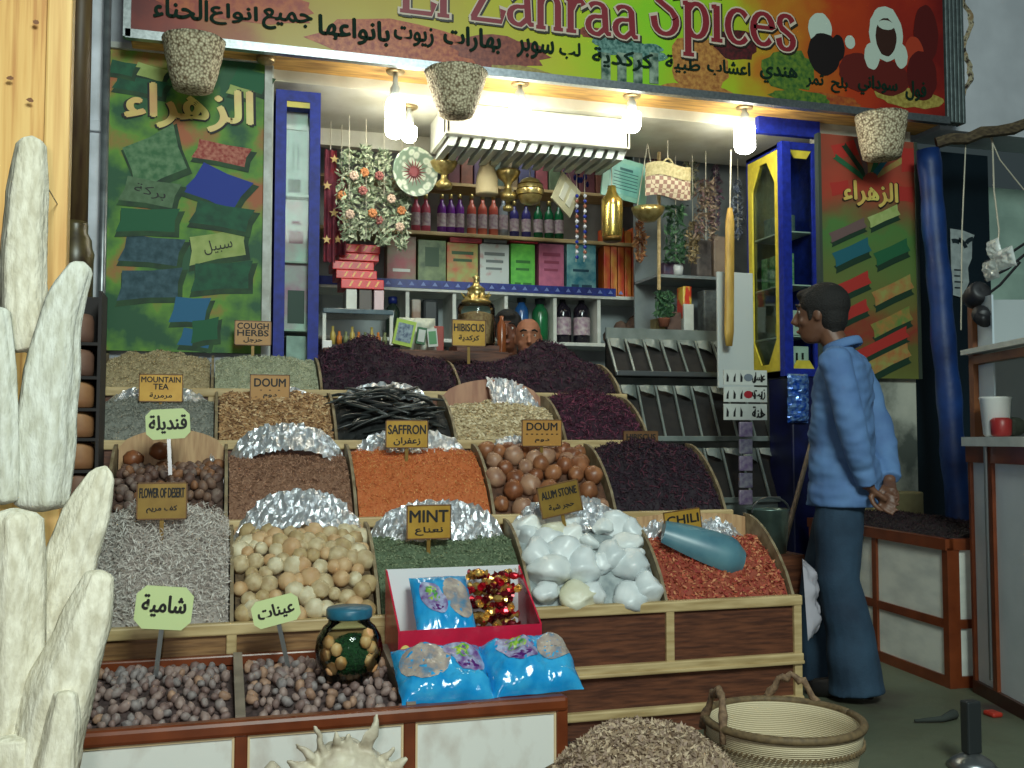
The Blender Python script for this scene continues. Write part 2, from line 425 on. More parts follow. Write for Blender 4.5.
# row of palm-topped jars printed in the middle
m = MB()
for i in range(4):
    x = 606+i*16
    for j in range(2): blob(m, x-3+5*j, 42+6*i*.35+8*j, 13, 5, 0, .0028, wob=.1, seed=i)
    k = mpp(x, YS); c = onsign(x, 70, .0058); m.flat([(-5*k,-14*k),(5*k,-14*k),(5*k,18*k),(-5*k,18*k)], c, AX, AZ, 1)
m.build('jar_print', [mat('p_palm', (30,84,76), (120,160,150), 50, .4), mat('p_jar', (36,70,58), (150,170,150), 22, .4)], sg)
# headscarfed people printed at the right end
m = MB()
for (x, y, rx, ry, mi, o) in ((820,29,14,17,0,.002),(824,54,19,22,1,.0024),(838,48,8,14,1,.002),(850,42,6,7,0,.002),(926,34,15,30,3,.002),(914,54,12,18,4,.0026),(858,72,22,20,2,.0026),(888,78,26,18,2,.003),(886,34,20,29,0,.0022),(872,56,9,14,0,.002),(901,56,8,13,0,.002),(886,37,12.5,20,5,.0028),
        (886,25,10,5,0,.0032),(922,76,18,26,3,.0022)):
    blob(m, x, y, rx, ry, mi, o, wob=.03, n=28)
m.build('people_print', [mat('p_scarf', (190,204,190), rough=.4), mat('p_dark', (28,20,20), rough=.4), mat('p_cloth', (96,30,24), rough=.4),
    mat('p_wine', (84,22,20), rough=.4), mat('p_skin', (170,60,36), rough=.4), mat('p_face', (58,34,26), rough=.4)], sg)
# Arabic line: words placed right to left where the photo shows them
words_ = [('فول',904,928,81,101),('سوداني',855,901,76,96),('بلح',830,849,77,93),('تمر',805,825,74,88),('هندي',758,800,66,84),('اعشاب',705,753,60,77),('طبية',664,702,56,73),
          ('كركدية',590,656,50,70),('لب',559,581,42,59),('سوبر',516,555,39,59),('بهارات',443,502,27,52),('زيوت',394,434,26,46),('بانواعها',319,390,18,44),('جميع',263,312,10,31),('انواع',211,257,4,26),('الحناء',155,207,-3,20)]
for w, xa_, xb_, ya_, yb_ in words_:
    m = MB(); x = (xa_+xb_)/2; m.text(ar(w), onsign(x, (ya_+yb_)/2, .0075), (xb_-xa_)*mpp(x, YS), (yb_-ya_)*mpp(x, YS), AX, AZ, bold=.035)
    m.build('arabic_lettering', M_GREENINK, sg)
# serif English words, drawn as broad-pen strokes
def pen(mb, strokes, o, k, lo, hi, grow, mi):
    """strokes in letter units; the pen is broad on uprights and thin on level runs"""
    for sq_, st_ in enumerate(strokes):
        n = len(st_); L_, R_ = [], []
        for i in range(n):
            a = Vector(st_[max(i-1, 0)]); b = Vector(st_[min(i+1, n-1)]); d = (b-a)
            d = d.normalized() if d.length else Vector((1,0)); w = lo+(hi-lo)*abs(d.y)**1.5+grow
            p = Vector(st_[i])
            if i == 0: p = p-d*grow
            if i == n-1: p = p+d*grow
            nn = Vector((-d.y, d.x)); L_.append(p+nn*w/2); R_.append(p-nn*w/2)
        vs = [o+AX*(q.x*k)+AZ*(q.y*k*1.3)-Vector((0,.00025*sq_,0)) for q in L_+R_]
        mb.add(vs, [(i+1, i, n+i, n+i+1) for i in range(n-1)], mi)
def arc(cx, cy, rx, ry, a0, a1, n=14):
    return [(cx+rx*math.cos(math.radians(a0+(a1-a0)*i/n)), cy+ry*math.sin(math.radians(a0+(a1-a0)*i/n))) for i in range(n+1)]
A_ = [arc(.2,.33,.15,.1,150,20,6)+[(.36,.08),(.4,.03),(.46,.03)], [(.34,.26)]+arc(.2,.13,.16,.12,80,280,10)+[(.35,.1)]]
GL = {
 'E': ([[(.1,0),(.1,.7)],[(0,.69),(.5,.69),(.52,.55)],[(.1,.36),(.4,.36)],[(0,.01),(.52,.01),(.56,.16)]], .62),
 'l': ([[(.1,0),(.1,.72)],[(0,.01),(.2,.01)],[(.0,.69),(.1,.7)]], .26),
 'Z': ([[(.03,.52),(.05,.68),(.54,.68)],[(.5,.68),(.06,.03)],[(.03,.02),(.55,.02),(.58,.18)]], .66),
 'a': (A_, .5),
 'h': ([[(.08,0),(.08,.72)],[(0,.7),(.08,.71)],[(.09,.34)]+arc(.24,.32,.15,.13,150,0,8)+[(.39,0)],[(0,.01),(.17,.01)],[(.31,.01),(.48,.01)]], .54),
 'r': ([[(.08,0),(.08,.45)],[(0,.43),(.08,.44)],[(.09,.3),(.18,.42),(.28,.43),(.31,.37)],[(0,.01),(.18,.01)]], .36),
 'S': ([[(.42,.52)]+arc(.25,.53,.17,.16,20,180,9)+arc(.25,.33,.19,.17,150,90,1)[:0]+[(.1,.44),(.2,.38),(.34,.31),(.42,.22)]+arc(.23,.17,.19,.16,10,-160,9)+[(.03,.22)]], .54),
 'p': ([[(.09,-.22),(.09,.45)],[(0,.43),(.09,.44)],arc(.24,.23,.17,.21,140,-150,14),[(0,-.21),(.19,-.21)]], .5),
 'i': ([[(.1,0),(.1,.45)],[(.01,.43),(.1,.44)],[(0,.01),(.2,.01)],[(.1,.6),(.1,.68)]], .27),
 'c': ([arc(.22,.22,.19,.21,40,320,14)], .45),
 'e': ([[(.05,.25),(.39,.25)]+arc(.22,.23,.18,.2,5,320,16)], .47),
 's': ([[(.3,.36)]+arc(.18,.34,.12,.1,30,180,6)+[(.1,.27),(.2,.22),(.3,.16)]+arc(.18,.11,.13,.11,10,-160,7)+[(.04,.14)]], .4),
 ' ': ([], .28)}
def serif(mb, word, x0, y0, x1, y1, off, grow, mi, dx=0, dz=0):
    a, b = onsign(x0, y0, off), onsign(x1, y1, off); tot = sum(GL[c][1] for c in word); k = (b.x-a.x)/tot; cx = 0
    for c in word:
        pen(mb, GL[c][0], Vector((a.x+cx*k+dx, YS-off, a.z+dz)), k, .05, .115, grow, mi); cx += GL[c][1]
m = MB()
for off, grow, mi, dx, dz in ((.008,.05,2,.008,-.008),(.0095,.04,1,0,0),(.011,0,0,0,0)):
    serif(m, 'El Zahraa', 400, 11, 640, 31, off, grow, mi, dx, dz)
    serif(m, 'Spices', 652, 33, 798, 47, off, grow, mi, dx, dz)
m.build('english_lettering', [mat('letter_maroon', (132,34,44), rough=.4), mat('letter_rim', (206,190,170), rough=.4), mat('letter_shade', (40,36,24), rough=.4)], sg)

# ================================================================== POSTERS
def packet(mb, x, y, w, h, rot, mi, off, Y, skew=.25):
    _LAY[0] += 1; k = mpp(x, Y); c = P(x, y, Y-(.001+.003*((_LAY[0] % 50)/50))); cr_, sr_ = math.cos(rot), math.sin(rot)
    pts = []
    base = [(-w/2,-h/2),(0,-h/2+h*.05),(w/2,-h/2),(w/2-w*.04,0),(w/2,h/2),(0,h/2-h*.05),(-w/2,h/2),(-w/2+w*.04,0)]
    for a, b in base:
        a += b*skew; pts.append(((a*cr_-b*sr_)*k, (a*sr_+b*cr_)*k))
    mb.flat(pts, c, AX, AZ, mi)
YP = YF-.05
def poster(name, px0, py0, px1, py1, label, base):
    a = rect(px0, py0, px1, py1, YP)
    t = thing(name, ((a[0]+a[1])/2, YP, a[2]), label, 'poster')
    m = MB(); m.box((a[0], YP, a[2]), (a[1], YP+.03, a[3])); m.build('print_panel', base, t)
    return t, a
t, a = poster('poster', 106, 56, 264, 352, 'tall green poster of spice packets at the left of the shop front, white metal frame', mat('poster_green', (26,84,50), (170,96,56), 3.2, .6, c3=(96,146,44), lo=.42, hi=.62))
m = MB(); m.box((a[0]-.035, YP-.02, a[2]-.6), (a[0]+.003, YP+.03, a[3]+.02)); m.box((a[1]-.005, YP-.02, a[2]-.6), (a[1]+.032, YP+.03, a[3]+.02))
m.box((a[0]-.035, YP-.02, a[3]), (a[1]+.03, YP+.03, a[3]+.03)); m.build('frame', mat('frame_white', (190,194,188), (150,150,140), 12, .45), t)
m = MB(); m.text(ar('الزهراء'), P(190, 108.8, YP-.0055), 126*mpp(190,YP), 46*mpp(190,YP), AX, AZ, 1, .05); m.text(ar('الزهراء'), P(190, 108, YP-.0075), 122*mpp(190,YP), 44*mpp(190,YP), AX, AZ, 0, .035)
m.build('lettering', [mat('letter_yellow', (222,206,104), (214,160,90), 6, .4), M_BLACK], t)
m = MB()
for (x, y, w, h, r, mi) in ((155,158,56,46,.55,0),(222,153,52,20,-.12,1),(218,187,52,36,-.35,2),(150,192,52,26,-.1,3),(148,220,56,24,0.05,4),(222,216,56,24,-.12,5),
        (152,250,56,28,-.05,6),(218,246,56,28,.25,7),(222,276,56,28,.1,5),(150,284,58,30,.1,6),(190,310,34,26,0,8),(196,338,30,18,-.1,8),(150,72,30,14,-.2,7),(140,85,48,16,-.1,5),
        (250,80,34,22,-.2,4),(240,92,24,10,-.2,7),(122,68,24,14,-.1,5),(205,330,26,22,.2,4)):
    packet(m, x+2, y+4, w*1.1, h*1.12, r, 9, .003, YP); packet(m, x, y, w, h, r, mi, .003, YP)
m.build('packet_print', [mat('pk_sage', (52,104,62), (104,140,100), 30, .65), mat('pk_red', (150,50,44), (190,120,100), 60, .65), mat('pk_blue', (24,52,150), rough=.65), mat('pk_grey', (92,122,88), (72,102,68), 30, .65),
    mat('pk_green', (16,92,56), rough=.65), mat('pk_deep', (12,68,46), (22,92,60), 20, .65), mat('pk_teal', (18,60,70), (60,92,104), 24, .65), mat('pk_lime', (170,184,110), (140,160,84), 14, .65), mat('pk_cyan', (30,100,140), rough=.65), mat('pk_shade', (20,48,30), (40,80,40), 12, .65)], t)
m = MB(); m.text(ar('سبيل'), P(218,246,YP-.005), .14, .07, AX, AZ, 0, 0, .25); m.text(ar('بركة'), P(150,192,YP-.005), .15, .06, AX, AZ, 0, 0, -.2); m.build('packet_lettering', M_BLACK, t)

t, a = poster('poster', 822, 138, 916, 378, 'tall red and green poster of incense boxes on the right of the shop front', ramp_mat('poster_red', [(0,(104,110,50)),(.12,(96,96,44)),(.2,(140,52,36)),(.3,(110,104,50)),(.5,(96,116,56)),(.68,(80,124,60)),(.78,(130,84,52)),(.88,(176,66,46)),(1,(150,70,50))], 2, 0, 1.33, .3, 4, .6))
m = MB(); m.box((a[0]-.02, YP-.01, a[2]), (a[0], YP+.03, a[3])); m.box((a[1], YP-.01, a[2]), (a[1]+.02, YP+.03, a[3])); m.build('frame', mat('frame_dark', (60,70,60), rough=.5), t)
m = MB(); m.text(ar('الزهراء'), P(871, 194.5, YP-.0055), 65*mpp(870,YP), 27*mpp(870,YP), AX, AZ, 1, .05); m.text(ar('الزهراء'), P(871, 194, YP-.0075), 63*mpp(870,YP), 25*mpp(870,YP), AX, AZ, 0, .035)
m.build('lettering', [_M['letter_yellow'], M_BLACK], t)
m = MB()
for (x, y, w, h, mi) in ((848,230,40,9,0),(884,216,34,10,1),(852,252,40,13,2),(892,252,38,12,3),(852,285,40,12,4),(893,290,44,13,5),(852,312,36,11,4),(892,322,44,13,6),(890,358,44,14,5),(880,345,64,10,4)):
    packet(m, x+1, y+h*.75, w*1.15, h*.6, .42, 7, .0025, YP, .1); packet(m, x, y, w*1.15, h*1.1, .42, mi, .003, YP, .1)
for i in range(7):
    ang = math.radians(150-20*i); packet(m, 870+24*math.cos(ang), 180-26*math.sin(ang), 40, 6, ang, (3,7,0,5,3,2,5)[i], .0035+.0001*i, YP, 0)
packet(m, 908, 140+20, 16, 26, 0, 4, .0028, YP, 0); packet(m, 840, 188, 22, 14, .2, 4, .0028, YP, 0); packet(m, 905, 194, 20, 16, 0, 4, .0028, YP, 0); packet(m, 845,150,30,16,.3,4,.0027,YP,0)
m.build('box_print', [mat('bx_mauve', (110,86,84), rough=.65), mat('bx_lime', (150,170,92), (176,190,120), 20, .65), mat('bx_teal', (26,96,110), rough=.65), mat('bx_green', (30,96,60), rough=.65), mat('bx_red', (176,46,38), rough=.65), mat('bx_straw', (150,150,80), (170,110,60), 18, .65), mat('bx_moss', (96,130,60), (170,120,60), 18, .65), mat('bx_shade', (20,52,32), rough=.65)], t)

# ================================================================== BLUE SHOWCASES
def frame_face(mb, o, ax, az, w, h, b, mi, d):
    """rectangular frame of bar width b in the plane o + ax, az"""
    o, ax, az, d = Vector(o), Vector(ax), Vector(az), Vector(d)
    for (x0, y0, x1, y1) in ((0,0,b,h),(w-b,0,w,h),(b,0,w-b,b),(b,h-b,w-b,h)):
        mb.prism([(x0,y0),(x1,y0),(x1,y1),(x0,y1)], o, ax, az, d, mi)
def chamfer_face(mb, o, ax, az, w, h, b, c, d, mi):
    o, ax, az, d = Vector(o), Vector(ax), Vector(az), Vector(d)
    out = [(0,0),(w,0),(w,h),(0,h)]; q = [(b+c,b),(w-b-c,b),(w-b,b+c*1.6),(w-b,h-b-c*1.6),(w-b-c,h-b),(b+c,h-b),(b,h-b-c*1.6),(b,b+c*1.6)]
    P8 = [(0,0),(w,0),(w,0),(w,h),(w,h),(0,h),(0,h),(0,0)]
    for i in range(8):
        j = (i+1) % 8; poly = [P8[i], P8[j], q[j], q[i]]
        poly = [p for n_, p in enumerate(poly) if p != poly[n_-1]]
        mb.prism(poly, o, ax, az, d, mi)
# left cabinet
a = rect(274, 92, 319, 395, YF); W = a[1]-a[0]
lc = thing('display_cabinet', (a[0]+W/2, YF, a[2]), 'narrow blue framed glass display cabinet left of the shop opening', 'cabinet')
m = MB(); frame_face(m, (a[0], YF-.02, a[2]), AX, AZ, W, a[3]-a[2], .055, 0, (0,.03,0)); frame_face(m, (a[1]-.02, YF+.01, a[2]), (0,1,0), AZ, .33, a[3]-a[2], .045, 0, (.02,0,0))
m.box((a[0], YF, a[2]), (a[0]+.02, YF+.34, a[3])); m.box((a[0], YF, a[3]-.03), (a[1], YF+.34, a[3])); m.box((a[0], YF, a[2]), (a[1], YF+.34, a[2]+.03)); m.build('frame', M_BLUE, lc)
m = MB(); m.box((a[0]+.02, YF+.32, a[2]), (a[1], YF+.335, a[3])); m.build('back_panel', mat('cab_back', (150,154,158), rough=.6), lc)
m = MB(); m.prism([(.055,a[3]-a[2]-.085),(W-.055,a[3]-a[2]-.085),(W-.055,a[3]-a[2]-.055),(.055,a[3]-a[2]-.055)], (a[0],YF-.012,a[2]), AX, AZ, (0,.006,0)); m.build('inner_trim', M_YEL, lc)
m = MB(); m.box((a[0]+.05, YF-.004, a[2]+.05), (a[1]-.05, YF, a[3]-.05)); m.build('glass_front', M_GLASS, lc)
shz = [P(296, y, YF+.05).z for y in (196, 262, 330)]
for z in shz:
    m = MB(); m.box((a[0]+.02, YF+.03, z-.008), (a[1]-.02, YF+.31, z)); m.build('shelf', M_WHITE, lc)
def carton(name, x0, y0, x1, y1, Y, d, m_, label, group=None, cat='box', z0=None, marks=None, mk=None, r=.003):
    a = rect(x0, y0, x1, y1, Y)
    if z0 is None: z0 = a[2]
    mb = MB(); mb.bbox((a[0], Y, z0), (a[1], Y+d, a[3]), r)
    mats = [m_]
    if marks:
        w = a[1]-a[0]; h = a[3]-z0
        for (u0, v0, u1, v1) in marks:
            mb.flat([(u0*w,v0*h),(u1*w,v0*h),(u1*w,v1*h),(u0*w,v1*h)], (a[0], Y-.0015, z0), AX, AZ, 1)
        mats.append(mk)
    return tag(mb.build(name, mats), label, cat, group)
pinkish = mat('pk_pinkwhite', (236,186,196), (230,236,230), 9, .5); greyish = mat('pk_greywhite', (214,222,218), (176,182,180), 14, .5)
carton('carton', 283, 112, 308, 130, YF+.06, .16, pinkish, 'small pink carton near the top of the left blue cabinet', z0=None)
carton('carton', 284, 130, 308, 196, YF+.07, .15, greyish, 'tall grey carton with dark emblem on the top shelf of the left blue cabinet', z0=shz[0], marks=[(.2,.06,.7,.26),(.36,.4,.4,.8),(.56,.4,.6,.8)], mk=mat('emblem_grey', (70,74,72), rough=.5))
carton('carton', 284, 200, 308, 262, YF+.06, .16, pinkish, 'pink and white carton on the second shelf of the left blue cabinet', z0=shz[1], marks=[(.2,.3,.8,.5),(.3,.6,.7,.66)], mk=mat('emblem_rose', (170,84,110), rough=.5))
carton('carton', 284, 264, 308, 330, YF+.06, .16, mat('pk_magpale', (226,150,184), (222,228,222), 7, .5), 'magenta carton on the third shelf of the left blue cabinet', z0=shz[2], marks=[(.15,.1,.85,.6)], mk=_M['emblem_grey'])
carton('carton', 286, 336, 306, 385, YF+.06, .16, greyish, 'pale grey carton at the foot of the left blue cabinet', z0=a[2]+.031)

# right cabinet (corner towards the street)
cx = P(783, 250, YF).x; x1 = P(818, 250, YF).x; z0 = P(783, 376, YF).z; z1 = P(783, 142, YF).z; H = z1-z0; D = .42; W = x1-cx
rc = thing('display_cabinet', (cx+W/2, YF, z0), 'blue and yellow glass display cabinet hung at the right corner of the opening', 'cabinet')
m = MB(); frame_face(m, (cx, YF-.02, z0), AX, AZ, W, H, .045, 0, (0,.025,0)); frame_face(m, (cx, YF, z0), (0,1,0), AZ, D, H, .03, 0, (.025,0,0))
m.box((cx-.012, YF-.025, z0), (cx+.045, YF+.03, z1)); m.box((cx, YF, z1-.02), (x1, YF+D, z1)); m.box((cx, YF, z0), (x1, YF+D, z0+.03)); m.box((x1-.02, YF, z0), (x1, YF+D, z1))
m.build('frame', M_BLUE, rc)
m = MB(); chamfer_face(m, (cx-.004, YF+.035, z0+.035), (0,1,0), AZ, D-.06, H-.07, .045, .09, (.012,0,0), 0); m.build('side_window_trim', M_YEL, rc)
w_ = W-.09; m = MB(); m.prism([(0,0),(w_,0),(w_*.78,.05),(w_*.22,.05)], (cx+.045, YF-.012, z0+.045), AX, AZ, (0,.008,0)); m.build('front_window_trim', M_YEL, rc); m = MB(); m.prism([(0,0),(w_*.22,-.05),(w_*.78,-.05),(w_,0)], (cx+.045, YF-.012, z1-.045), AX, AZ, (0,.008,0)); m.build('front_window_trim', M_YEL, rc)
m = MB(); m.box((cx+.04, YF-.004, z0+.04), (x1-.04, YF-.001, z1-.04)); m.box((cx+.009, YF+.05, z0+.05), (cx+.012, YF+D-.03, z1-.05)); m.build('glass', M_GLASS, rc)
m = MB(); m.box((cx+.02, YF+D-.01, z0), (x1, YF+D, z1)); m.build('back_panel', mat('cab_back_y', (150,146,96), (120,120,90), 4, .5), rc)
zz = [P(765, y, YF+.2).z for y in (236, 288, 338)]
for z in zz:
    m = MB(); m.box((cx+.02, YF+.02, z-.008), (x1-.025, YF+D-.02, z)); m.build('shelf', M_WHITE, rc)
gm = mat('tube_green', (50,130,70), (150,180,140), 40, .4)
for i in range(3):
    m = MB(); m.bbox((cx+.05, YF+.07+.1*i, zz[1]+.001), (cx+.12, YF+.14+.1*i, zz[1]+.2), .006)
    tag(m.build('carton', gm), 'green carton, %s of the three on the middle shelf of the blue and yellow cabinet' % ('nearest', 'middle', 'farthest')[i], 'box', 'green cartons in the yellow cabinet')
m = MB(); m.bbox((cx+.05, YF+.1, zz[0]+.001), (cx+.15, YF+.3, zz[0]+.12), .006); tag(m.build('carton', mat('ct_slate', (70,90,96), (120,130,120), 30, .5)), 'grey carton on the top shelf of the blue and yellow cabinet', 'box')
m = MB(); m.bbox((cx+.05, YF+.08, zz[2]+.001), (cx+.14, YF+.2, zz[2]+.1), .02); tag(m.build('packet', M_YEL), 'yellow packet on the lowest shelf of the blue and yellow cabinet', 'packet')
for y, hh in ((345, .13), (318, .12)):
    pass
for i, (z, lab) in enumerate(((z0+.031, 'lower'), (zz[2]+.001, 'upper'))):
    m = MB(); m.bbox((cx+.06, YF+.01, z), (cx+.17, YF+.05, z+.15), .004)
    m.flat([(.02,.05),(.035,.05),(.035,.11),(.02,.11)], (cx+.06, YF+.0085, z), AX, AZ, 1); m.flat([(.05,.04),(.095,.04),(.095,.06),(.05,.06)], (cx+.06, YF+.0085, z), AX, AZ, 1); m.flat([(.06,.07),(.075,.07),(.075,.11),(.06,.11)], (cx+.06, YF+.0085, z), AX, AZ, 1)
    tag(m.build('carton', [M_WHITE, M_BLACK]), '%s white carton with black print behind the front glass of the blue and yellow cabinet' % lab, 'box')
# navy post below the cabinet, with a bundle of blue foil packets
a = rect(788, 380, 816, 640, YF)
m = MB(); m.bbox((a[0], YF-.06, 0), (a[1]+.03, YF+.2, z0-.01), .01); st(m, 'trim_3', M_NAVY)
bun = thing('hanging_packets', ((a[0]+a[1])/2, YF-.14, 1.2), 'shiny blue foil packets hanging in a bundle on the navy post beneath the cabinet', 'packet')
for i in range(5):
    r_ = rect(790, 377+9*i, 811, 387+9*i, YF-.1); m = MB()
    m.grid(lambda u, v: (r_[0]+(r_[1]-r_[0])*u, YF-.075-.05*math.sin(PI*u)**.6*math.sin(PI*v)**.6+random.uniform(-.006,.006), r_[2]+(r_[3]-r_[2]+.02)*v), 9, 6)
    m.build('packet', mat('blue_foil', (30,84,190), (120,160,210), 40, .2, .5), bun)
# ================================================================== STALL
RY = [3.54, 3.95, 4.36, 4.77, 5.17]; RZ = [.49, .80, 1.10, 1.335, 1.53]
BX = [[85,232,380,533,668,795],[105,226,357,495,617,727],[88,216,337,457,567,650],[98,212,322,462,622]]
BX = [[P(x, (606,514,440,390)[i], RY[i]).x for x in r] for i, r in enumerate(BX)]
names_ = ['front', 'second', 'third', 'rear']
def prof(v): return math.sin(min(v, 1)*PI/2)**.8
def zsurf(i, v): return RZ[i]-.03+(RZ[i+1]-RZ[i]-.02)*prof(v)
M_CURVE = mat('divider_wood', (146,132,104), (110,92,66), 20, .6)
for i in range(4):
    y0, y1 = RY[i], RY[i+1]; b = BX[i]; rz = RZ[i]
    t = thing('spice_rack', ((b[0]+b[-1])/2, y0, 0), '%s tier of the stepped wooden spice stall, bins behind a pale rail' % names_[i], 'rack', None)
    zlow = 0 if i == 0 else RZ[i-1]-.1
    m = MB(); m.bbox((b[0]-.02, y0-.025, rz-.04), (b[-1]+.02, y0+.012, rz), .006); m.build('rail', M_PALEWOOD, t)
    for k in range(len(b)-1):
        m = MB(); m.box((b[k], y0-.008, rz-.235), (b[k+1], y0+.008, rz-.03)); m.build('front_panel', M_MIDWOOD if i == 0 and k < 3 else M_DARKWOOD, t)
    for k in range(len(b)):
        m = MB(); m.bbox((b[k]-.017, y0-.022, rz-.235), (b[k]+.017, y0+.004, rz-.03), .004); m.build('post', M_PALEWOOD, t)
    for k in range(len(b)):
        pts = [(.012, -.2), (.012, .0)]+[(.012+(y1-y0-.03)*q/8, zsurf(i, q/8)-rz+.035) for q in range(1, 9)]+[(y1-y0-.018, -.2)]
        m = MB(); m.prism(pts, (b[k]-.006, y0, rz), (0,1,0), AZ, (.012,0,0)); m.build('divider', M_CURVE, t)
    m = MB(); m.box((b[0], y0+.01, rz-.22), (b[-1], y1-.02, rz-.205)); m.build('bin_floor', M_DARKWOOD, t)
    if i == 0:
        for z in (.255, .09):
            m = MB(); m.bbox((b[0]-.02, y0-.03, z-.02), (b[-1]+.02, y0+.012, z+.012), .006); m.build('rail', M_PALEWOOD, t)
        m = MB(); m.bbox((b[0]-.02, y0-.036, .225), (b[-1]+.02, y0+.012, .24), .005); m.build('rail', M_PALEWOOD, t)
        m = MB(); m.box((b[0], y0-.006, 0), (b[-1], y0+.008, .24)); m.build('base_panel', M_DARKWOOD, t)
        for k in (0, len(b)-1):
            m = MB(); m.bbox((b[k]-.017, y0-.022, 0), (b[k]+.017, y0+.004, .235), .004); m.build('post', M_PALEWOOD, t)
        m = MB(); m.box((b[-1]-.01, y0, 0), (b[-1]+.01, y1, rz-.2)); m.build('side_panel', M_DARKWOOD, t)
    else:
        m = MB(); m.box((b[-1]-.01, y0+.01, 0), (b[-1]+.006, y1, rz-.2)); m.build('side_panel', M_DARKWOOD, t)
    # arched boards standing at the back of the bins
    arch = {0: {1:(.04,M_TANWOOD),4:(.02,M_TANWOOD)}, 1: {0:(.075,M_TANWOOD)}, 2: {3:(.09, mat('pink_wood', (186,140,112), (160,112,90), 6, .5, stretch=(6,3,1)))}, 3: {}}[i]
    for k, (rise, mm) in arch.items():
        w = b[k+1]-b[k]-.02; zt = RZ[i+1]-.03
        pts = [(0,-.28)]+[(w*q/14, rise*math.sin(PI*q/14)**.55) for q in range(15)]+[(w,-.28)]
        m = MB(); m.prism(pts, (b[k]+.01, y1-.045, zt), AX, AZ, (0,.012,0)); m.build('back_board', mm, t)

def bin_fn(i, k, dome=.03, back=0., peak=None, k1=None, low=0.):
    x0, x1 = BX[i][k]+.012, BX[i][(k1 if k1 is not None else k)+1]-.012
    y0, y1 = RY[i]+.012, RY[i+1]-.05
    def fn(u, v):
        z = zsurf(i, v)+dome*math.sin(PI*min(max(u,0),1))**.7*(.25+.75*v)+back*v-low
        if peak:
            for (pu, pw, ph) in peak: z += ph*math.exp(-((u-pu)/pw)**2)*v
        z += .016*mnoise.noise(Vector((u*15+i, v*11+k*3, 4.2)))+.012*mnoise.noise(Vector((u*7+i*3, v*5+k*5, 1.7)))
        return (x0+(x1-x0)*u, y0+(y1-y0)*v, z)
    return fn
def heap(name, fn, mats, n, shape, size, label, cat='spice', tilt=.8, jit=.35, up=.006, nu=30, nv=16, skirt=True, group=None):
    mb = MB()
    mb.grid(fn, nu, nv, 0)
    if skirt:                                    # sides and back so that the heap is a solid mass
        e = [(u/nu, 0) for u in range(nu+1)]+[(1, v/nv) for v in range(1, nv+1)]+[(1-u/nu, 1) for u in range(1, nu+1)]+[(0, 1-v/nv) for v in range(1, nv)]
        top = [fn(*q) for q in e]; zl = min(p[2] for p in top)-.06; c = len(top)
        mb.add(top+[(p[0], p[1], zl) for p in top], [(j, c+j, c+(j+1) % c, (j+1) % c) for j in range(c)], 0)
    scatter(mb, fn, n, shape, size, len(mats)-1, tilt, jit, up)
    o = mb.build(name, mats)
    return tag(o, label, cat, group, 'stuff')
def cm(name, *cols, rough=.75): return [mat(name+str(j), c, rough=rough) for j, c in enumerate(cols)]

# ---- front tier
heap('herb_heap', (lambda f0: (lambda u, v: (f0(u,v)[0], f0(u,v)[1], f0(u,v)[2]+.03*mnoise.noise(Vector((u*5.5,v*5,8)))+.018*mnoise.noise(Vector((u*14,v*13,2))))))(bin_fn(0, 0, .06, .02)), cm('fluff', (158,150,144), (210,203,195), (192,184,176), (182,168,160), (220,215,208)), 9500, CURL, (.011,.009,.011), 'fluffy grey white dried flower heap in the left bin of the front tier', 'herbs', 1.2, .5, .05, 44, 30)
heap('herb_heap', bin_fn(0, 2, .0, -.03, low=.0), cm('mint', (88,104,78), (112,128,98), (96,114,86), (132,144,112)), 6500, LEAF, (.006,.004,.004), 'fine green mint leaves in the front tier behind the red box', 'herbs')
heap('spice_heap', bin_fn(0, 4, .0, -.06, low=.01), cm('chili', (146,66,46), (184,88,64), (204,138,96), (156,54,48), (188,110,78)), 3600, LEAF, (.010,.008,.005), 'red chili flakes in the right end bin of the front tier', 'spice')
# ---- second tier
heap('spice_heap', bin_fn(1, 1, .015, -.03), cm('bark', (134,98,76), (160,120,96), (120,86,70), (176,134,108)), 6500, LEAF, (.009,.003,.003), 'fine brown shredded herb in the bin left of the saffron', 'spice')
heap('spice_heap', bin_fn(1, 2, .03, -.01), cm('saff', (190,104,54), (212,124,66), (200,100,50), (222,164,100), (176,88,44)), 8000, LEAF, (.006,.0022,.003), 'orange saffron threads heaped under the saffron tag', 'spice')
heap('spice_heap', bin_fn(1, 4, .05, -.01), cm('hibd', (30,16,28), (50,20,38), (28,16,30), (84,34,52), (40,20,38)), 3200, CURL, (.017,.012,.014), 'dark purple hibiscus in the right end bin of the second tier', 'spice', 1.1)
# ---- third tier
heap('herb_heap', bin_fn(2, 0, .03, -.03), cm('tea', (126,128,120), (148,148,136), (116,120,112), (160,158,146)), 5500, LEAF, (.006,.003,.003), 'grey green mountain tea in the left bin of the third tier', 'herbs')
heap('spice_heap', bin_fn(2, 1, .035, 0), cm('doumchip', (156,120,84), (198,160,116), (174,134,92), (214,184,142), (124,90,62)), 2600, OCT, (.014,.005,.0035), 'brown doum chips under the left doum tag on the third tier', 'spice', .5)
heap('spice_heap', bin_fn(2, 3, .045, -.05), cm('beige', (186,168,134), (212,196,160), (198,178,140), (224,210,178), (166,146,112)), 2200, OCT, (.013,.009,.004), 'pale beige root chips before the fan shaped pink board', 'spice', .5)
heap('spice_heap', bin_fn(2, 4, .05, 0), cm('hibm', (46,16,36), (76,24,52), (40,14,32), (120,52,78), (56,18,40)), 3000, CURL, (.017,.012,.014), 'plum coloured hibiscus in the right end bin of the third tier', 'spice', 1.1)
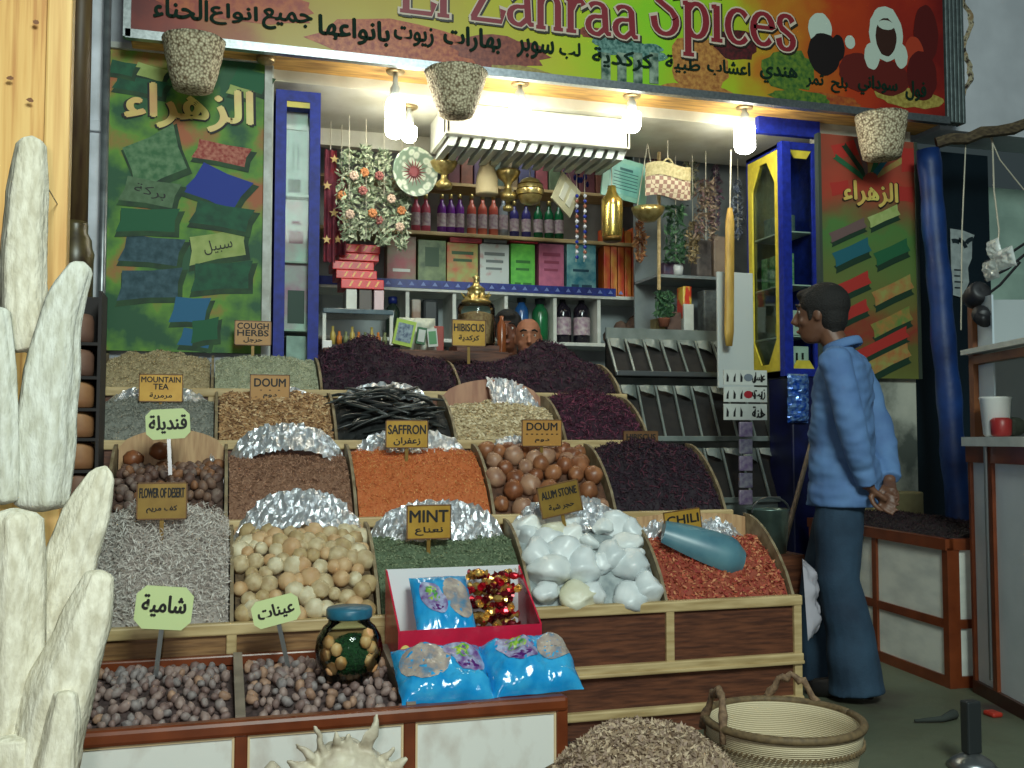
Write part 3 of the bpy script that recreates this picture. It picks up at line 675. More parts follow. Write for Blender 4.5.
# ---- rear tier
heap('herb_heap', bin_fn(3, 0, .05, -.01), cm('tanherb', (164,148,114), (186,170,132), (152,136,104), (198,182,146)), 5500, LEAF, (.007,.003,.003), 'tan dried herb in the left bin of the rear tier, below the poster', 'herbs')
heap('herb_heap', bin_fn(3, 1, .03, 0), cm('cough', (154,158,132), (180,184,154), (144,148,124), (192,194,168)), 5500, LEAF, (.007,.003,.003), 'greyish green cough herbs in the rear tier under the cough herbs tag', 'herbs')
heap('spice_heap', bin_fn(3, 2, .03, .02, [(.35,.25,.10)]), cm('hibr', (34,14,30), (54,20,44), (28,12,28), (84,34,58), (44,16,38)), 3200, CURL, (.019,.013,.015), 'purple black hibiscus mound in the rear tier left of the hibiscus tag', 'spice', 1.1)
heap('spice_heap', bin_fn(3, 3, .03, .0, [(.66,.2,.12)]), cm('hibr', (34,14,30), (54,20,44), (28,12,28), (84,34,58), (44,16,38)), 3200, CURL, (.019,.013,.015), 'purple black hibiscus mound at the right end of the rear tier', 'spice', 1.1)

# ---- pieces one could count
def variants(name, mk, mats, n):
    out = []
    for q in range(n):
        mb = MB(); mk(mb, q); me_o = mb.build(name, mats[q % len(mats)], None, True, origin=Vector((0,0,0))); out.append(me_o)
    return out
def lumpy(r, amp, sq, n=10, f=2.2):
    def mk(mb, q):
        mb.ball((0,0,0), (1,1,1), n); v2 = []
        for v in mb.v:
            p = Vector(v); d = 1+amp*mnoise.noise(p*f+Vector((q*3.1,q*1.7,5))); v2.append((p.x*r*d*sq[0], p.y*r*d*sq[1], p.z*r*d*sq[2]))
        mb.v = v2
    return mk
def pile(protos, fn, cells, rad, label, cat, group, layers=1, smin=.85, smax=1.15, jit=.25, flat=False, dz=0.):
    """the things of a heap, each an object of its own, nearest row first"""
    nu, nv = cells; cnt = 0; used = [False]*len(protos)
    for L_ in range(layers):
        for j in range(nv):
            for i_ in range(nu-(j+L_) % 2):
                u = (i_+.5+.5*((j+L_) % 2)+random.uniform(-jit, jit))/nu; v = (j+.5+random.uniform(-jit, jit))/nv
                if not (0.02 < u < .98 and 0 <= v <= 1): continue
                p = Vector(fn(u, v)); q = random.randrange(len(protos)); s = random.uniform(smin, smax)
                p.z += rad*(.35+1.0*L_)+dz
                rot = (random.uniform(-.5,.5), random.uniform(-.5,.5), random.uniform(0, 2*PI)) if flat else (random.uniform(0,6), random.uniform(0,6), random.uniform(0,6))
                o = protos[q]
                if used[q]:
                    o = o.copy(); COL.objects.link(o)
                used[q] = True
                o.location = p; o.rotation_euler = rot; o.scale = (s, s, s); tag(o, label, cat, group); cnt += 1
    for q, uq in enumerate(used):
        if not uq: bpy.data.objects.remove(protos[q])
    return cnt
def base(fn, m_, label, drop=.02, name='bedding', cat='spice'):
    f2 = lambda u, v: (fn(u, v)[0], fn(u, v)[1], fn(u, v)[2]-drop)
    mb = MB(); mb.grid(f2, 20, 12); return tag(mb.build(name, m_), label, cat, None, 'stuff')
# pale round nuts, front tier
f = bin_fn(0, 1, .05, -.03, low=.01); base(f, mat('nutbed', (112,92,66), (76,60,44), 60, .9), 'crushed shells showing between the pale round gourds', .012)
pile(variants('dried_gourd', lumpy(.036, .1, (1,1,.92)), [mat('gourd_a', (206,188,150), (172,148,110), 30, .55, bump=.2), mat('gourd_b', (192,170,126), (160,132,92), 26, .55, bump=.2), mat('gourd_c', (222,212,182), (192,174,138), 22, .55, bump=.2), mat('gourd_d', (184,144,102), (206,174,132), 16, .55, bump=.2)], 8),
     f, (10, 10), .034, 'pale round dried gourd heaped in the front tier beneath the arched foil', 'gourd', 'pale round gourds in the front tier', 1, .7, 1.15, .2)
# alum stones
f = bin_fn(0, 3, .04, -.02, low=.02); base(f, mat('alumbed', (170,178,178), (130,140,142), 20, .6), 'crushed white crystals beneath the lumps of alum', .01, 'crystal_bed', 'stone')
def rock(mb, q):
    bm = bmesh.new(); bmesh.ops.create_icosphere(bm, subdivisions=3, radius=1)
    rq = random.Random(q+50); pl = [(Vector((rq.gauss(0,1), rq.gauss(0,1), rq.gauss(0,1))).normalized(), rq.uniform(.62,.85)) for _ in range(9)]
    for v in bm.verts:
        p = v.co.copy()
        for n_, d_ in pl:
            e_ = p.dot(n_)-d_
            if e_ > 0: p -= n_*e_*.92
        v.co = p*(1.12+.2*mnoise.noise(p*1.5+Vector((q*5,q*2,0)))+.14*abs(mnoise.noise(p*3.2+Vector((q,0,3))))+.05*mnoise.noise(p*7+Vector((q,0,3))))
        v.co = Vector((v.co.x*.066, v.co.y*.06, v.co.z*.048))
    bm.verts.index_update(); mb.add([v.co for v in bm.verts], [[v.index for v in f_.verts] for f_ in bm.faces]); bm.free()
pr = variants('alum_stone', rock, [mat('alum_a', (232,236,236), (200,208,210), 9, .35, bump=.3, bscale=25), mat('alum_b', (216,222,222), (236,238,234), 8, .35, bump=.3, bscale=25), mat('alum_a', (0,0,0)), mat('alum_b', (0,0,0)), mat('alum_a', (0,0,0)), mat('alum_b', (0,0,0)), mat('alum_c', (222,220,198), (200,196,164), 7, .4, bump=.3, bscale=25)], 7)
pile(pr, f, (5, 6), .045, 'rough white alum stone heaped in the front tier left of the chili', 'stone', 'white alum stones', 1, .65, 1.3, .3, True)
# mixed nuts, second tier left
f = bin_fn(1, 0, .0, -.075, low=.0); base(f, mat('mixbed', (84,62,52), (56,40,36), 60, .9), 'dark crumbs among the dried fruit of the second tier', .01)
pile(variants('dried_fig', lumpy(.024, .22, (1,.85,.7)), [mat('fig_a', (112,84,72), (84,60,54), 40, .6), mat('fig_b', (134,104,86), (100,74,62), 40, .6), mat('fig_c', (96,72,66), (128,110,100), 50, .6), mat('fig_d', (150,104,72), (116,76,52), 40, .6)], 8),
     f, (11, 10), .022, 'small wrinkled brown dried fruit in the left bin of the second tier', 'dried fruit', 'dried fruit in the second tier left bin', 1, .7, 1.3, .3)
for (x, y, s) in ((133,459,1.0),(160,451,1.05)):
    p = P(x, y, RY[2]-.1); mb = MB(); lumpy(.04*s, .12, (1,1,.9))(mb, int(x)); mb.v = [(v[0]+p.x, v[1]+p.y, v[2]+p.z) for v in mb.v]
    tag(mb.build('doum_nut', mat('doum_a', (150,92,58), (112,64,40), 18, .4), None, True), ('left' if x < 150 else 'right')+' of two big brown nuts resting on top of the small dried fruit', 'nut')
# doum nuts, second tier
f = bin_fn(1, 3, .03, -.03, low=.01); base(f, mat('doumbed', (100,66,48), (64,42,32), 50, .9), 'dark husk crumbs between the doum nuts', .015)
pile(variants('doum_nut', lumpy(.046, .16, (1,.95,.85)), [mat('doum_a', (150,92,58), (112,64,40), 18, .4), mat('doum_b', (172,116,78), (130,80,52), 14, .4), mat('doum_c', (140,100,80), (176,136,108), 18, .45), mat('doum_d', (120,74,50), (150,100,66), 18, .4)], 7),
     f, (6, 7), .04, 'glossy brown doum nut in the second tier below the right doum tag', 'nut', 'doum nuts in the second tier', 1, .8, 1.15, .2)
# black pods, third tier
f = bin_fn(2, 2, .04, -.01, low=.01); base(f, mat('podbed', (34,36,36), (22,24,24), 30, .6), 'broken black pod pieces under the long pods', .012)
def pod(mb, q):
    n = 9; L_ = .085+.012*q; pth = [Vector((L_*(t/n*2-1), .016*math.sin(t/n*PI*1.2+q), .012*math.sin(t/n*PI))) for t in range(n+1)]
    mb.tube(pth, [.003+.009*math.sin(PI*t/n)**.5+.0015*(t % 2) for t in range(n+1)], 8, ell=(1,.6))
pp_ = variants('carob_pod', pod, [mat('pod_a', (38,42,42), (62,66,64), 20, .3), mat('pod_b', (28,30,32), (50,52,52), 20, .28)], 5)
cnt = 0; used = [0]*5
for j in range(62):
    u, v = random.uniform(.12,.88), random.uniform(.04,.97); p = Vector(f(u, v)); p.z += .012+.015*random.random(); q = random.randrange(5); o = pp_[q]
    if used[q]: o = o.copy(); COL.objects.link(o)
    used[q] = 1; o.location = p; o.rotation_euler = (random.uniform(-.3,.3), random.uniform(-.35,.35), random.uniform(0, PI)*.6-.9)
    tag(o, 'black carob pod among the long pods in the third tier behind the saffron tag', 'pod', 'black carob pods')

# ---- crumpled foil linings
def foil(i, k, rise, w=.085, lean=.0, u0=0., u1=1., zoff=0., drop=.13, seed=0, cat='foil', where=''):
    w *= 1.3; x0, x1 = BX[i][k]-.012, BX[i][k+1]+.012; yb = RY[i+1]-.06; rr = random.Random(seed*13+i*5+k)
    jit = [[(rr.uniform(-1,1), rr.uniform(-1,1), rr.uniform(-1,1)) for _ in range(60)] for _ in range(12)]
    def fn(u, v):
        uu = u0+(u1-u0)*u; a = int(round(u*46)); b = int(round(v*7)); q = jit[b][a]
        z = RZ[i+1]-.05+zoff+rise*abs(math.sin(PI*uu))**.6-drop*abs(2*uu-1)**4
        return (x0+(x1-x0)*uu+q[0]*.006, yb-.05+.07*v-.045*(1-abs(2*uu-1))*(1-v)+q[1]*.011, z-w*.55+w*v+q[2]*.008)
    mb = MB(); mb.grid(fn, 46, 7); o = mb.build('foil_lining', M_FOIL)
    return tag(o, where, cat)
foil(0, 1, .105, .10, where='crumpled foil arch above the pale round gourds', seed=1)
foil(0, 2, .05, .11, where='crumpled foil sheet behind the mint tag in the front tier', seed=2)
foil(0, 3, .06, .10, zoff=.0, where='crumpled foil sheet behind the white alum stones', seed=3)
foil(0, 4, .01, .08, zoff=-.03, where='crumpled foil strip behind the chili scoop', seed=4)
foil(1, 1, .07, .085, where='crumpled foil arch over the shredded brown herb', seed=5)
foil(1, 2, .05, .08, where='crumpled foil strip around the saffron tag', seed=6)
foil(1, 3, .03, .07, u1=.6, where='crumpled foil strip left of the right doum tag', seed=7)
foil(1, 0, .0, .09, u0=.84, u1=1.0, zoff=-.03, where='torn foil corner right of the small dried fruit', seed=8)
foil(2, 0, .02, .05, where='creased foil edge behind the grey green mountain tea', seed=9)
foil(2, 1, .03, .05, u0=.5, where='creased foil edge right of the left doum tag', seed=10)
foil(2, 2, .05, .06, where='creased foil rim behind the black pods', seed=11)
foil(2, 3, .06, .10, u0=.45, where='crumpled foil flap on the fan shaped pink board', seed=12)

# ================================================================== FRONT MARBLE COUNTER
CY0, CY1 = 2.95, 3.46; CZ0, CZ1 = .322, .385
cx0, cx1 = P(40, 720, CY0).x, P(567, 705, CY0).x
ct = thing('display_counter', ((cx0+cx1)/2, CY0, 0), 'low marble panelled counter with brown edging in front of the stall', 'counter')
m = MB(); m.bbox((cx0, CY0-.02, CZ0-.045), (cx1, CY0+.03, CZ0), .012); m.build('rim', M_BROWNTRIM, ct)
m = MB(); m.bbox((cx0, CY1, CZ1-.03), (cx1, CY1+.03, CZ1+.012), .006); m.build('rim', M_BROWNTRIM, ct)
vx = [P(x, 740, CY0).x for x in (70, 241, 409, 561)]
for x in vx:
    m = MB(); m.bbox((x-.018, CY0-.012, 0), (x+.018, CY0+.02, CZ0-.04), .004); m.build('upright', M_BROWNTRIM, ct)
for k in range(3):
    m = MB(); m.box((vx[k]+.012, CY0-.003, .04), (vx[k+1]-.012, CY0+.012, CZ0-.04)); m.build('marble_panel', M_MARBLE, ct)
    m = MB(); frame_face(m, (vx[k]+.018, CY0-.008, .05), AX, AZ, vx[k+1]-vx[k]-.036, CZ0-.095, .006, 0, (0,.006,0)); m.build('panel_edging', mat('cream_edge', (216,190,150), rough=.5), ct)
m = MB(); m.bbox((cx0, CY0-.012, 0), (cx1, CY0+.02, .05), .006); m.build('plinth', M_BROWNTRIM, ct)
m = MB(); m.box((cx1-.012, CY0, 0), (cx1+.002, CY1+.02, CZ0-.01)); m.box((cx0, CY0+.02, .12), (cx1-.01, CY1, .14)); m.box((cx0, CY1, 0), (cx1, CY1+.03, CZ1-.02)); m.build('carcass', M_BROWNTRIM, ct)
dx = [P(239, 690, 3.2).x, P(398, 680, 3.2).x]
for x in dx:
    m = MB(); m.prism([(.02,-.1),(.02,.005),(CY1-CY0,CZ1-CZ0+.02),(CY1-CY0,-.1)], (x-.014, CY0, CZ0), (0,1,0), AZ, (.028,0,0)); m.build('divider', mat('grey_wood', (140,128,114), (116,104,92), 14, .6), ct)
m = MB(); m.prism([(.02,-.05),(.02,-.012),(CY1-CY0,CZ1-CZ0-.012),(CY1-CY0,-.05)], (dx[1]+.014, CY0, CZ0), (0,1,0), AZ, (cx1-dx[1]-.03,0,0)); m.build('top_board', M_BROWNTRIM, ct)
def cf(a, b):
    def fn(u, v): return (a+(b-a)*u, CY0+.035+(CY1-CY0-.045)*v, CZ0-.02+(CZ1-CZ0)*v+.022*math.sin(PI*v)*math.sin(PI*u)**.4+.008*mnoise.noise(Vector((u*9, v*6, a))))
    return fn
fr = [mat('raisin_a', (132,108,102), (104,82,78), 50, .6), mat('raisin_b', (158,136,128), (128,106,100), 50, .6), mat('raisin_c', (112,90,88), (146,134,130), 50, .6), mat('raisin_d', (172,136,112), (140,108,90), 50, .6), mat('raisin_e', (146,136,134), (114,106,106), 50, .6)]
for a, b, lab in ((P(62,700,3.1).x, dx[0]-.016, 'left'), (dx[0]+.016, dx[1]-.016, 'right')):
    f = cf(a, b); base(f, mat('raisinbed', (84,66,64), (54,42,42), 70, .9), 'crumbs under the dried figs in the %s bin of the marble counter' % lab, .012)
    pile(variants('dried_date', lumpy(.0165, .25, (1.1,.85,.75), 8), fr, 8), f, (15, 10), .013, 'small grey brown dried date in the %s open bin of the low marble counter' % lab, 'dried fruit', 'dried dates in the %s counter bin' % lab, 1, .75, 1.3, .35)

# ================================================================== TAGS
M_GOLD = mat('gold_card', (198,156,66), (178,134,50), 12, .35, .25)
M_GOLD2 = mat('gold_card_dull', (150,120,52), (128,98,40), 12, .4, .25)
M_GOLD3 = mat('gold_card_dark', (120,84,48), (98,66,38), 12, .5, .1)
M_LIME = mat('lime_card', (206,222,160), rough=.5)
def tagsign(x, y, w, h, Y, lines, label, m_=M_GOLD, rot=0., octo=False, foot=None, bold=.035, hs=None):
    k = mpp(x, Y); c = P(x, y, Y); W, H = w*k, h*k
    t = thing('price_tag', (c.x, c.y, c.z-H/2), label, 'sign'); R = Matrix.Rotation(-rot, 3, 'Y'); ax, az = R@AX, R@AZ
    q = .2*H if octo else .02*H
    pts = [(-W/2+q,-H/2),(W/2-q,-H/2),(W/2,-H/2+q),(W/2,H/2-q),(W/2-q,H/2),(-W/2+q,H/2),(-W/2,H/2-q),(-W/2,-H/2+q)]
    m = MB(); m.prism(pts, c, ax, az, (0,.006,0)); m.build('card', m_, t)
    if not octo:
        m = MB(); b = .035*H
        for (x0,y0,x1,y1) in ((-W/2,-H/2,-W/2+b,H/2),(W/2-b,-H/2,W/2,H/2),(-W/2,-H/2,W/2,-H/2+b),(-W/2,H/2-b,W/2,H/2)):
            m.prism([(x0,y0),(x1,y0),(x1,y1),(x0,y1)], c+Vector((0,-.0015,0)), ax, az, (0,.002,0))
        m.build('card_rim', M_GOLD3, t)
    for (s, yy, ww, hh) in lines:
        m = MB(); m.text(s, c+az*(yy*H)+Vector((0,-.002,0)), ww*W, hh*H, ax, az, 0, bold); m.build('lettering', M_BLACK, t)
    m = MB(); p0 = c+Vector((0,.008,0))-az*(H*.3); L_ = foot if foot else H*.85
    m.obox(p0-az*(L_/2), ax*.007, (0,.002,0), az*(L_/2)); m.build('stake', M_STEEL if octo else M_GOLD2, t)
A2 = lambda s, y=-.28, w=.5, h=.22: (ar(s), y, w, h)
tagsign(253, 333, 36, 25, 5.08, [('COUGH',.28,.84,.24),('HERBS',.0,.84,.24),A2('حرجل')], 'small gold tag reading COUGH HERBS below the left poster', mat('gold_card_o', (178,128,60), rough=.4))
tagsign(161, 388, 42, 28, 4.58, [('MOUNTAIN',.3,.88,.2),('TEA',.05,.34,.2),A2('مرمرية')], 'gold tag reading MOUNTAIN TEA at the left of the rear tier')
tagsign(270, 388, 39, 27, 4.58, [('DOUM',.2,.78,.3),('. . .',-.08,.5,.03),A2('دوم',-.3,.34,.16)], 'gold tag reading DOUM before the cough herbs bin', _M['gold_card_o'])
tagsign(469, 333, 35, 27, 4.85, [('HIBISCUS',.2,.88,.28),A2('كركدية',-.2,.6,.24)], 'gold tag reading HIBISCUS standing in the purple rear mound')
tagsign(407, 434, 43, 28, 4.15, [('SAFFRON',.16,.88,.32),A2('زعفران',-.26,.62,.28)], 'gold tag reading SAFFRON above the orange threads')
tagsign(542, 433, 42, 27, 4.15, [('DOUM',.24,.76,.28),('- - - - - - -',-.04,.8,.03),A2('دوم',-.28,.36,.14)], 'gold tag reading DOUM above the glossy brown nuts', _M['gold_card_o'])
tagsign(429, 522, 45, 34, 3.74, [('MINT',.17,.86,.34),A2('نعناع',-.26,.62,.24)], 'gold tag reading MINT above the green leaves')
tagsign(162, 501, 48, 37, 3.74, [('FLOWER OF DESERT',.22,.88,.26),A2('كف مريم',-.22,.6,.2)], 'dull gold tag reading FLOWER OF DESERT over the fluffy white heap', M_GOLD2)
tagsign(560, 499, 44, 32, 3.76, [('ALUM STONE',.2,.84,.24),A2('حجر شبة',-.22,.6,.22)], 'dull tilted gold tag above the white alum stones', M_GOLD2, .2)
tagsign(683, 522, 40, 24, 3.77, [('CHILI',.12,.86,.36),A2('شطة',-.3,.4,.2)], 'tilted gold tag reading CHILI partly behind the scoop', M_GOLD, .12)
tagsign(641, 441, 37, 20, 4.31, [('HIBISCUS',.2,.84,.3),A2('كركدية',-.22,.5,.22)], 'dark brown tag reading HIBISCUS on the rail right of the stall', M_GOLD3)
tagsign(168, 424, 42, 30, 4.05, [A2('قنديلة',.0,.84,.6)], 'pale green eight sided tag on a stake over the small dried fruit', M_LIME, .06, True, .16)
tagsign(164, 608, 54, 42, 3.30, [A2('شامية',.05,.76,.5)], 'large pale green eight sided tag staked in the left counter bin', M_LIME, -.1, True, .17)
tagsign(276, 611, 46, 27, 3.32, [A2('عينات',.0,.76,.55)], 'tilted pale green eight sided tag staked in the right counter bin', M_LIME, .22, True, .16)
# ================================================================== JAR
def csurf(y): return CZ0-.02+(CZ1-CZ0)*(y-CY0-.035)/(CY1-CY0-.045)
jx = P(349, 650, 3.22); jz = csurf(3.22)+.012
t = thing('glass_jar', (jx.x, 3.22, jz), 'round glass jar with blue lid holding dark green moss, on the counter dates', 'jar')
R_ = .106
pr = [(.05,0),(.075,.008)]+[(R_*math.sin(a), .1-R_*math.cos(a)) for a in [math.radians(d) for d in (55,70,90,110,130)]]+[(.066,.182),(.064,.2)]
m = MB(); m.lathe(pr, (jx.x, 3.22, jz), 32); m.build('jar_body', thin_glass('jar_glass', (236,246,240), .04, .22), t, True)
m = MB(); m.lathe([(.07,.196),(.072,.2),(.072,.222),(.068,.228),(.0,.23)], (jx.x, 3.22, jz), 32); m.build('lid', mat('lid_teal', (44,110,136), (36,92,118), 30, .35), t, True)
m = MB(); m.ball((jx.x+.012, 3.215, jz+.082), (.076,.066,.058), 16); fnb = lambda u, v: (jx.x+.012+.08*math.cos(6.28*u)*math.cos(PI*(v-.5)), 3.215+.069*math.sin(6.28*u)*math.cos(PI*(v-.5)), jz+.082+.062*math.sin(PI*(v-.5)))
scatter(m, fnb, 2600, CURL, (.006,.004,.004), 2, 1.2); o = m.build('moss', [mat('moss0', (24,60,30), rough=.9), mat('moss1', (40,92,46), rough=.9), mat('moss2', (16,40,24), rough=.9)], t)
m = MB()
for q in range(11): a_ = (-2.4,-2.0,-2.8,-2.2,-2.6,-.9,-.6,-.8,-.5,-.7,-1.0)[q]; m.ball((jx.x+.08*math.cos(a_), 3.22+.078*math.sin(a_), jz+.05+.02*(q % 6)), (.02,.014,.022), 8)
m.build('orange_slices', mat('dry_orange', (206,140,84), (230,180,130), 30, .5), t, True)

# ================================================================== RED DISPLAY BOX AND CANDY
bx0, bx1 = P(399, 640, 3.24).x, P(541, 640, 3.24).x; BY0, BY1 = 3.24, 3.5; bz = csurf(3.24)+.045
t = thing('display_carton', ((bx0+bx1)/2, BY0, bz), 'open red display carton with raised white back, holding candy bags on the counter', 'box')
fz = bz+.105; kz = bz+.27
m = MB(); m.obox(((bx0+bx1)/2, BY0, (bz+fz)/2), ((bx1-bx0)/2,0,0), (0,.003,0), (0,0,(fz-bz)/2))
for x in (bx0, bx1): m.prism([(0,0),(BY1-BY0,0),(BY1-BY0,kz-bz),(0,fz-bz)], (x-.003, BY0, bz), (0,1,0), AZ, (.006,0,0))
m.box((bx0, BY0, bz), (bx1, BY1, bz+.004)); m.build('shell', mat('carton_red', (206,28,64), (176,22,54), 10, .3), t)
m = MB(); m.box((bx0, BY1-.004, bz), (bx1, BY1, kz)); m.build('lining', mat('lining_white', (226,228,232), rough=.5), t); m = MB(); m.obox(((bx0+bx1)/2, BY0+.006, (bz+fz)/2), ((bx1-bx0)/2-.006,0,0), (0,.001,0), (0,0,(fz-bz)/2-.004)); m.build('lining', mat('lining_white', (226,228,232), rough=.5), t)
m = MB(); w_ = bx1-bx0
for (x, y, rx, ry, mi) in ((.12,.012,.05,.022,0),(.02,.03,.02,.03,0),(.31,.012,.06,.014,1),(.2,.014,.03,.016,1)):
    m.flat([(x+rx*math.cos(a), max(.001, y+ry*math.sin(a))) for a in [2*PI*i/20 for i in range(20)]], (bx0, BY0-.0045, bz), AX, AZ, mi)
m.build('print', [mat('print_yellow', (226,206,120), rough=.4), mat('print_pink', (226,150,180), rough=.4)], t)
# bags
def bag(name, c, ax, ay, w, h, th, mats, label, cat, prints=None, seed=0, crimp=.35):
    """a filled pillow bag lying in the plane ax, ay"""
    c = Vector(c); ax = Vector(ax).normalized(); ay = Vector(ay).normalized(); nz = ax.cross(ay); rr = Vector((seed*3.1, seed*1.7, 0))
    def top(u, v):
        a, b = 2*u-1, 2*v-1; e = max(0, 1-abs(a)**3.2)*max(0, 1-abs(b)**3.2)
        d = th*e**.55*(1+crimp*mnoise.noise(Vector((a*2.4, b*2.4, 0))+rr)+.18*mnoise.noise(Vector((a*8, b*8, 1))+rr))
        wob = 1+.03*mnoise.noise(Vector((a*3, b*3, 4))+rr)
        return c+ax*(a*w/2*wob)+ay*(b*h/2*wob)+nz*d
    t = thing(name, c, label, cat)
    m = MB(); m.grid(top, 36, 24); m.grid(lambda u, v: top(1-u, v)-nz*(2*(top(1-u,v)-c).dot(nz))*.45, 36, 24); m.build('wrapper', mats[0], t, True)
    for (nm, mm, polys) in (prints or []):
        m = MB()
        for (u0, v0, ru, rv, rot) in polys:
            def pf(a, b): 
                r_ = a; an = 2*PI*b; x = r_*math.cos(an)*ru; y = r_*math.sin(an)*rv
                return top(min(.97,max(.03,u0+x*math.cos(rot)-y*math.sin(rot))), min(.97,max(.03,v0+x*math.sin(rot)+y*math.cos(rot))))+nz*.0025
            m.grid(pf, 5, 20)
        m.build(nm, mm, t, True)
    return t
M_BAGB = mat('bag_blue', (24,140,206), (60,170,222), 14, .15, spec=.6, coat=.3, bump=.25, bscale=30)
M_CREAM = mat('bag_window', (190,178,166), (90,130,160), 22, .2, bump=.6, bscale=40, c3=(160,146,140), lo=.35, hi=.68)
M_LOGOG = mat('bag_logo_green', (176,200,60), (60,150,70), 60, .3); M_LOGOP = mat('bag_logo_purple', (96,40,120), (150,150,190), 30, .3)
def logo(u, v, r=0): return [('purple_ring', mat('bag_ring', (170,180,210), (104,60,130), 30, .3), [(u, v, .19, .3, .5+r)]), ('logo', M_LOGOG, [(u-.03, v+.12, .1, .07, .1+r), (u, v-.0, .11, .07, .1+r)]), ('swoosh', mat('bag_purple', (86,30,110), rough=.3), [(u+.02, v-.18, .12, .05, -.1+r)])]
tl = Vector((0, .86, .5))
bag('candy_bag', (P(442,681,3.08).x, 3.08, csurf(3.08)+.062), (1,0,.0), tl, .285, .23, .062, [M_BAGB], 'blue candy bag with clear window lying on the counter rim, left of the pair', 'candy bag',
    [('window', M_CREAM, [(.3,.55,.27,.34,0)])]+logo(.74,.6), 3)
bag('candy_bag', (P(530,675,3.08).x, 3.08, csurf(3.08)+.067), (1,0,.03), tl, .285, .23, .068, [M_BAGB], 'blue candy bag with clear window at the right end of the counter rim', 'candy bag',
    [('window', M_CREAM, [(.78,.62,.2,.3,-.4)])]+logo(.34,.62), 8)
bag('candy_bag', (P(442,603,3.36).x, 3.35, bz+.16), (1,0,0), (0,.8,.75), .2, .25, .035, [M_BAGB], 'blue candy bag standing inside the red display carton', 'candy bag',
    [('window', M_CREAM, [(.75,.55,.22,.36,.3)])]+logo(.33,.55), 5)
# red and gold sweets in a clear bag
c0 = Vector((P(497,606,3.37).x, 3.36, bz+.10)); t = thing('sweets_bag', c0-Vector((0,0,.09)), 'clear bag of red and gold wrapped sweets inside the red display carton', 'candy bag')
mr = [mat('foil_red', (190,24,44), rough=.22, metal=.5), mat('foil_gold', (226,184,104), rough=.22, metal=.7), mat('foil_dark', (110,18,30), rough=.25, metal=.5)]
for q in range(96):
    a = q*2.39996; r_ = math.sqrt(((q*37) % 96+.5)/96); zz_ = ((q*53) % 96)/96
    p = c0+Vector((.118*r_*math.cos(a)*(1-.3*zz_), .06*r_*math.sin(a)+.045*zz_, -.075+.24*zz_))
    m = MB(); e = Matrix.Rotation(random.uniform(0,6),3,'Z')@Matrix.Rotation(random.uniform(-1,1),3,'X')
    m.ball(p, (.02,.014,.013), 8, R=e)
    for sgn in (-1,1): m.lathe([(.004,0),(.012,.012)], p+e@Vector((sgn*.018,0,0)), 8, ax=e@Vector((sgn,0,0)), cap=False)
    m.build('sweet', mr[q % 3 if q % 5 else 1], t, False)
m = MB(); m.grid(lambda u, v: c0+Vector((.122*math.cos(6.283*u)*(1-.45*max(0,v-.6)*2)*(1-.0*v), .072*math.sin(6.283*u)*(1-.5*v)+.045*v, -.088+.26*v+.02*mnoise.noise(Vector((u*8, v*5, 2))))), 30, 10)
m.build('clear_film', thin_glass('cello', (250,250,250), .1, .12, .35), t, True)

# ================================================================== BASKETS
M_STRAW = mat('straw', (214,200,168), (172,156,122), 60, .7, kind='zbands', lo=.2, hi=.8, bump=.4)
M_STRAWD = mat('straw_dark', (112,92,62), (84,68,46), 60, .7)
def basket(name, c, rt, rb, h, label):
    t = thing(name, c, label, 'basket'); c = Vector(c)
    prof_ = [(rb*.2,.0),(rb,.0),(rb+.012,.015)]+[(rb+(rt-rb)*(q/8)**.75, .02+h*q/8) for q in range(1,9)]
    n2 = prof_+[(r-.014, z) for r, z in reversed(prof_[2:])]+[(rb*.2,.012)]
    m = MB(); m.lathe(n2, c, 48); m.build('weave', M_STRAW, t, True)
    m = MB(); pth = [c+Vector((rt*math.cos(a)-.004*math.cos(a), rt*math.sin(a)-.004*math.sin(a), h+.02)) for a in [2*PI*i/48 for i in range(49)]]; m.tube(pth, .012, 8); m.build('rim_binding', M_STRAWD, t, True)
    m = MB(); m2 = MB()
    for q in range(90):
        a = 2*PI*q/90; r = rb+(rt-rb)*.86**.75+.004; p = c+Vector((r*math.cos(a), r*math.sin(a), .02+h*.82)); tg = Vector((-math.sin(a), math.cos(a), .8)).normalized()
        m.obox(p, tg*.008, Vector((math.cos(a),math.sin(a),0))*.003, tg.cross(Vector((math.cos(a),math.sin(a),0)))*.003)
    m.build('stitching', M_STRAWD, t); return t
def handle(t, c, a0, rt, h, lift, spread, lean):
    c = Vector(c); rd = Vector((math.cos(a0), math.sin(a0), 0)); tg = Vector((-math.sin(a0), math.cos(a0), 0)); pth = []
    for i in range(15):
        s_ = i/14*2-1; e = (1-abs(s_)**2.2); pth.append(c+rd*(rt+lean*e)+tg*(spread*s_)+Vector((0,0,h-.02+(lift+.02)*e+.008*math.sin(i*2.1))))
    m = MB(); m.tube(pth, [.011+.0025*math.sin(i*1.7) for i in range(15)], 8); m.build('handle', mat('handle_rope', (132,106,80), (96,74,56), 90, .8, bump=.4), t, True)
B1 = Vector((P(783,718,2.86).x, 2.55, 0)); 
pb = P(783,719,Z=.31); B1 = Vector((pb.x, pb.y, 0))
t = basket('straw_basket', B1, .222, .15, .29, 'empty round straw basket with rope handles standing on the floor before the stall')
ang_r = math.atan2(-CF.x, CF.y) if False else 0
handle(t, B1, math.radians(52), .212, .30, .085, .085, .0)
handle(t, B1, math.radians(176), .215, .30, .10, .07, -.02)
pb = P(646,776,Z=.25); B2 = Vector((pb.x, pb.y, 0))
t = basket('straw_basket', B2, .28, .19, .2, 'round straw basket heaped with beige hibiscus hulls, at the corner of the counter')
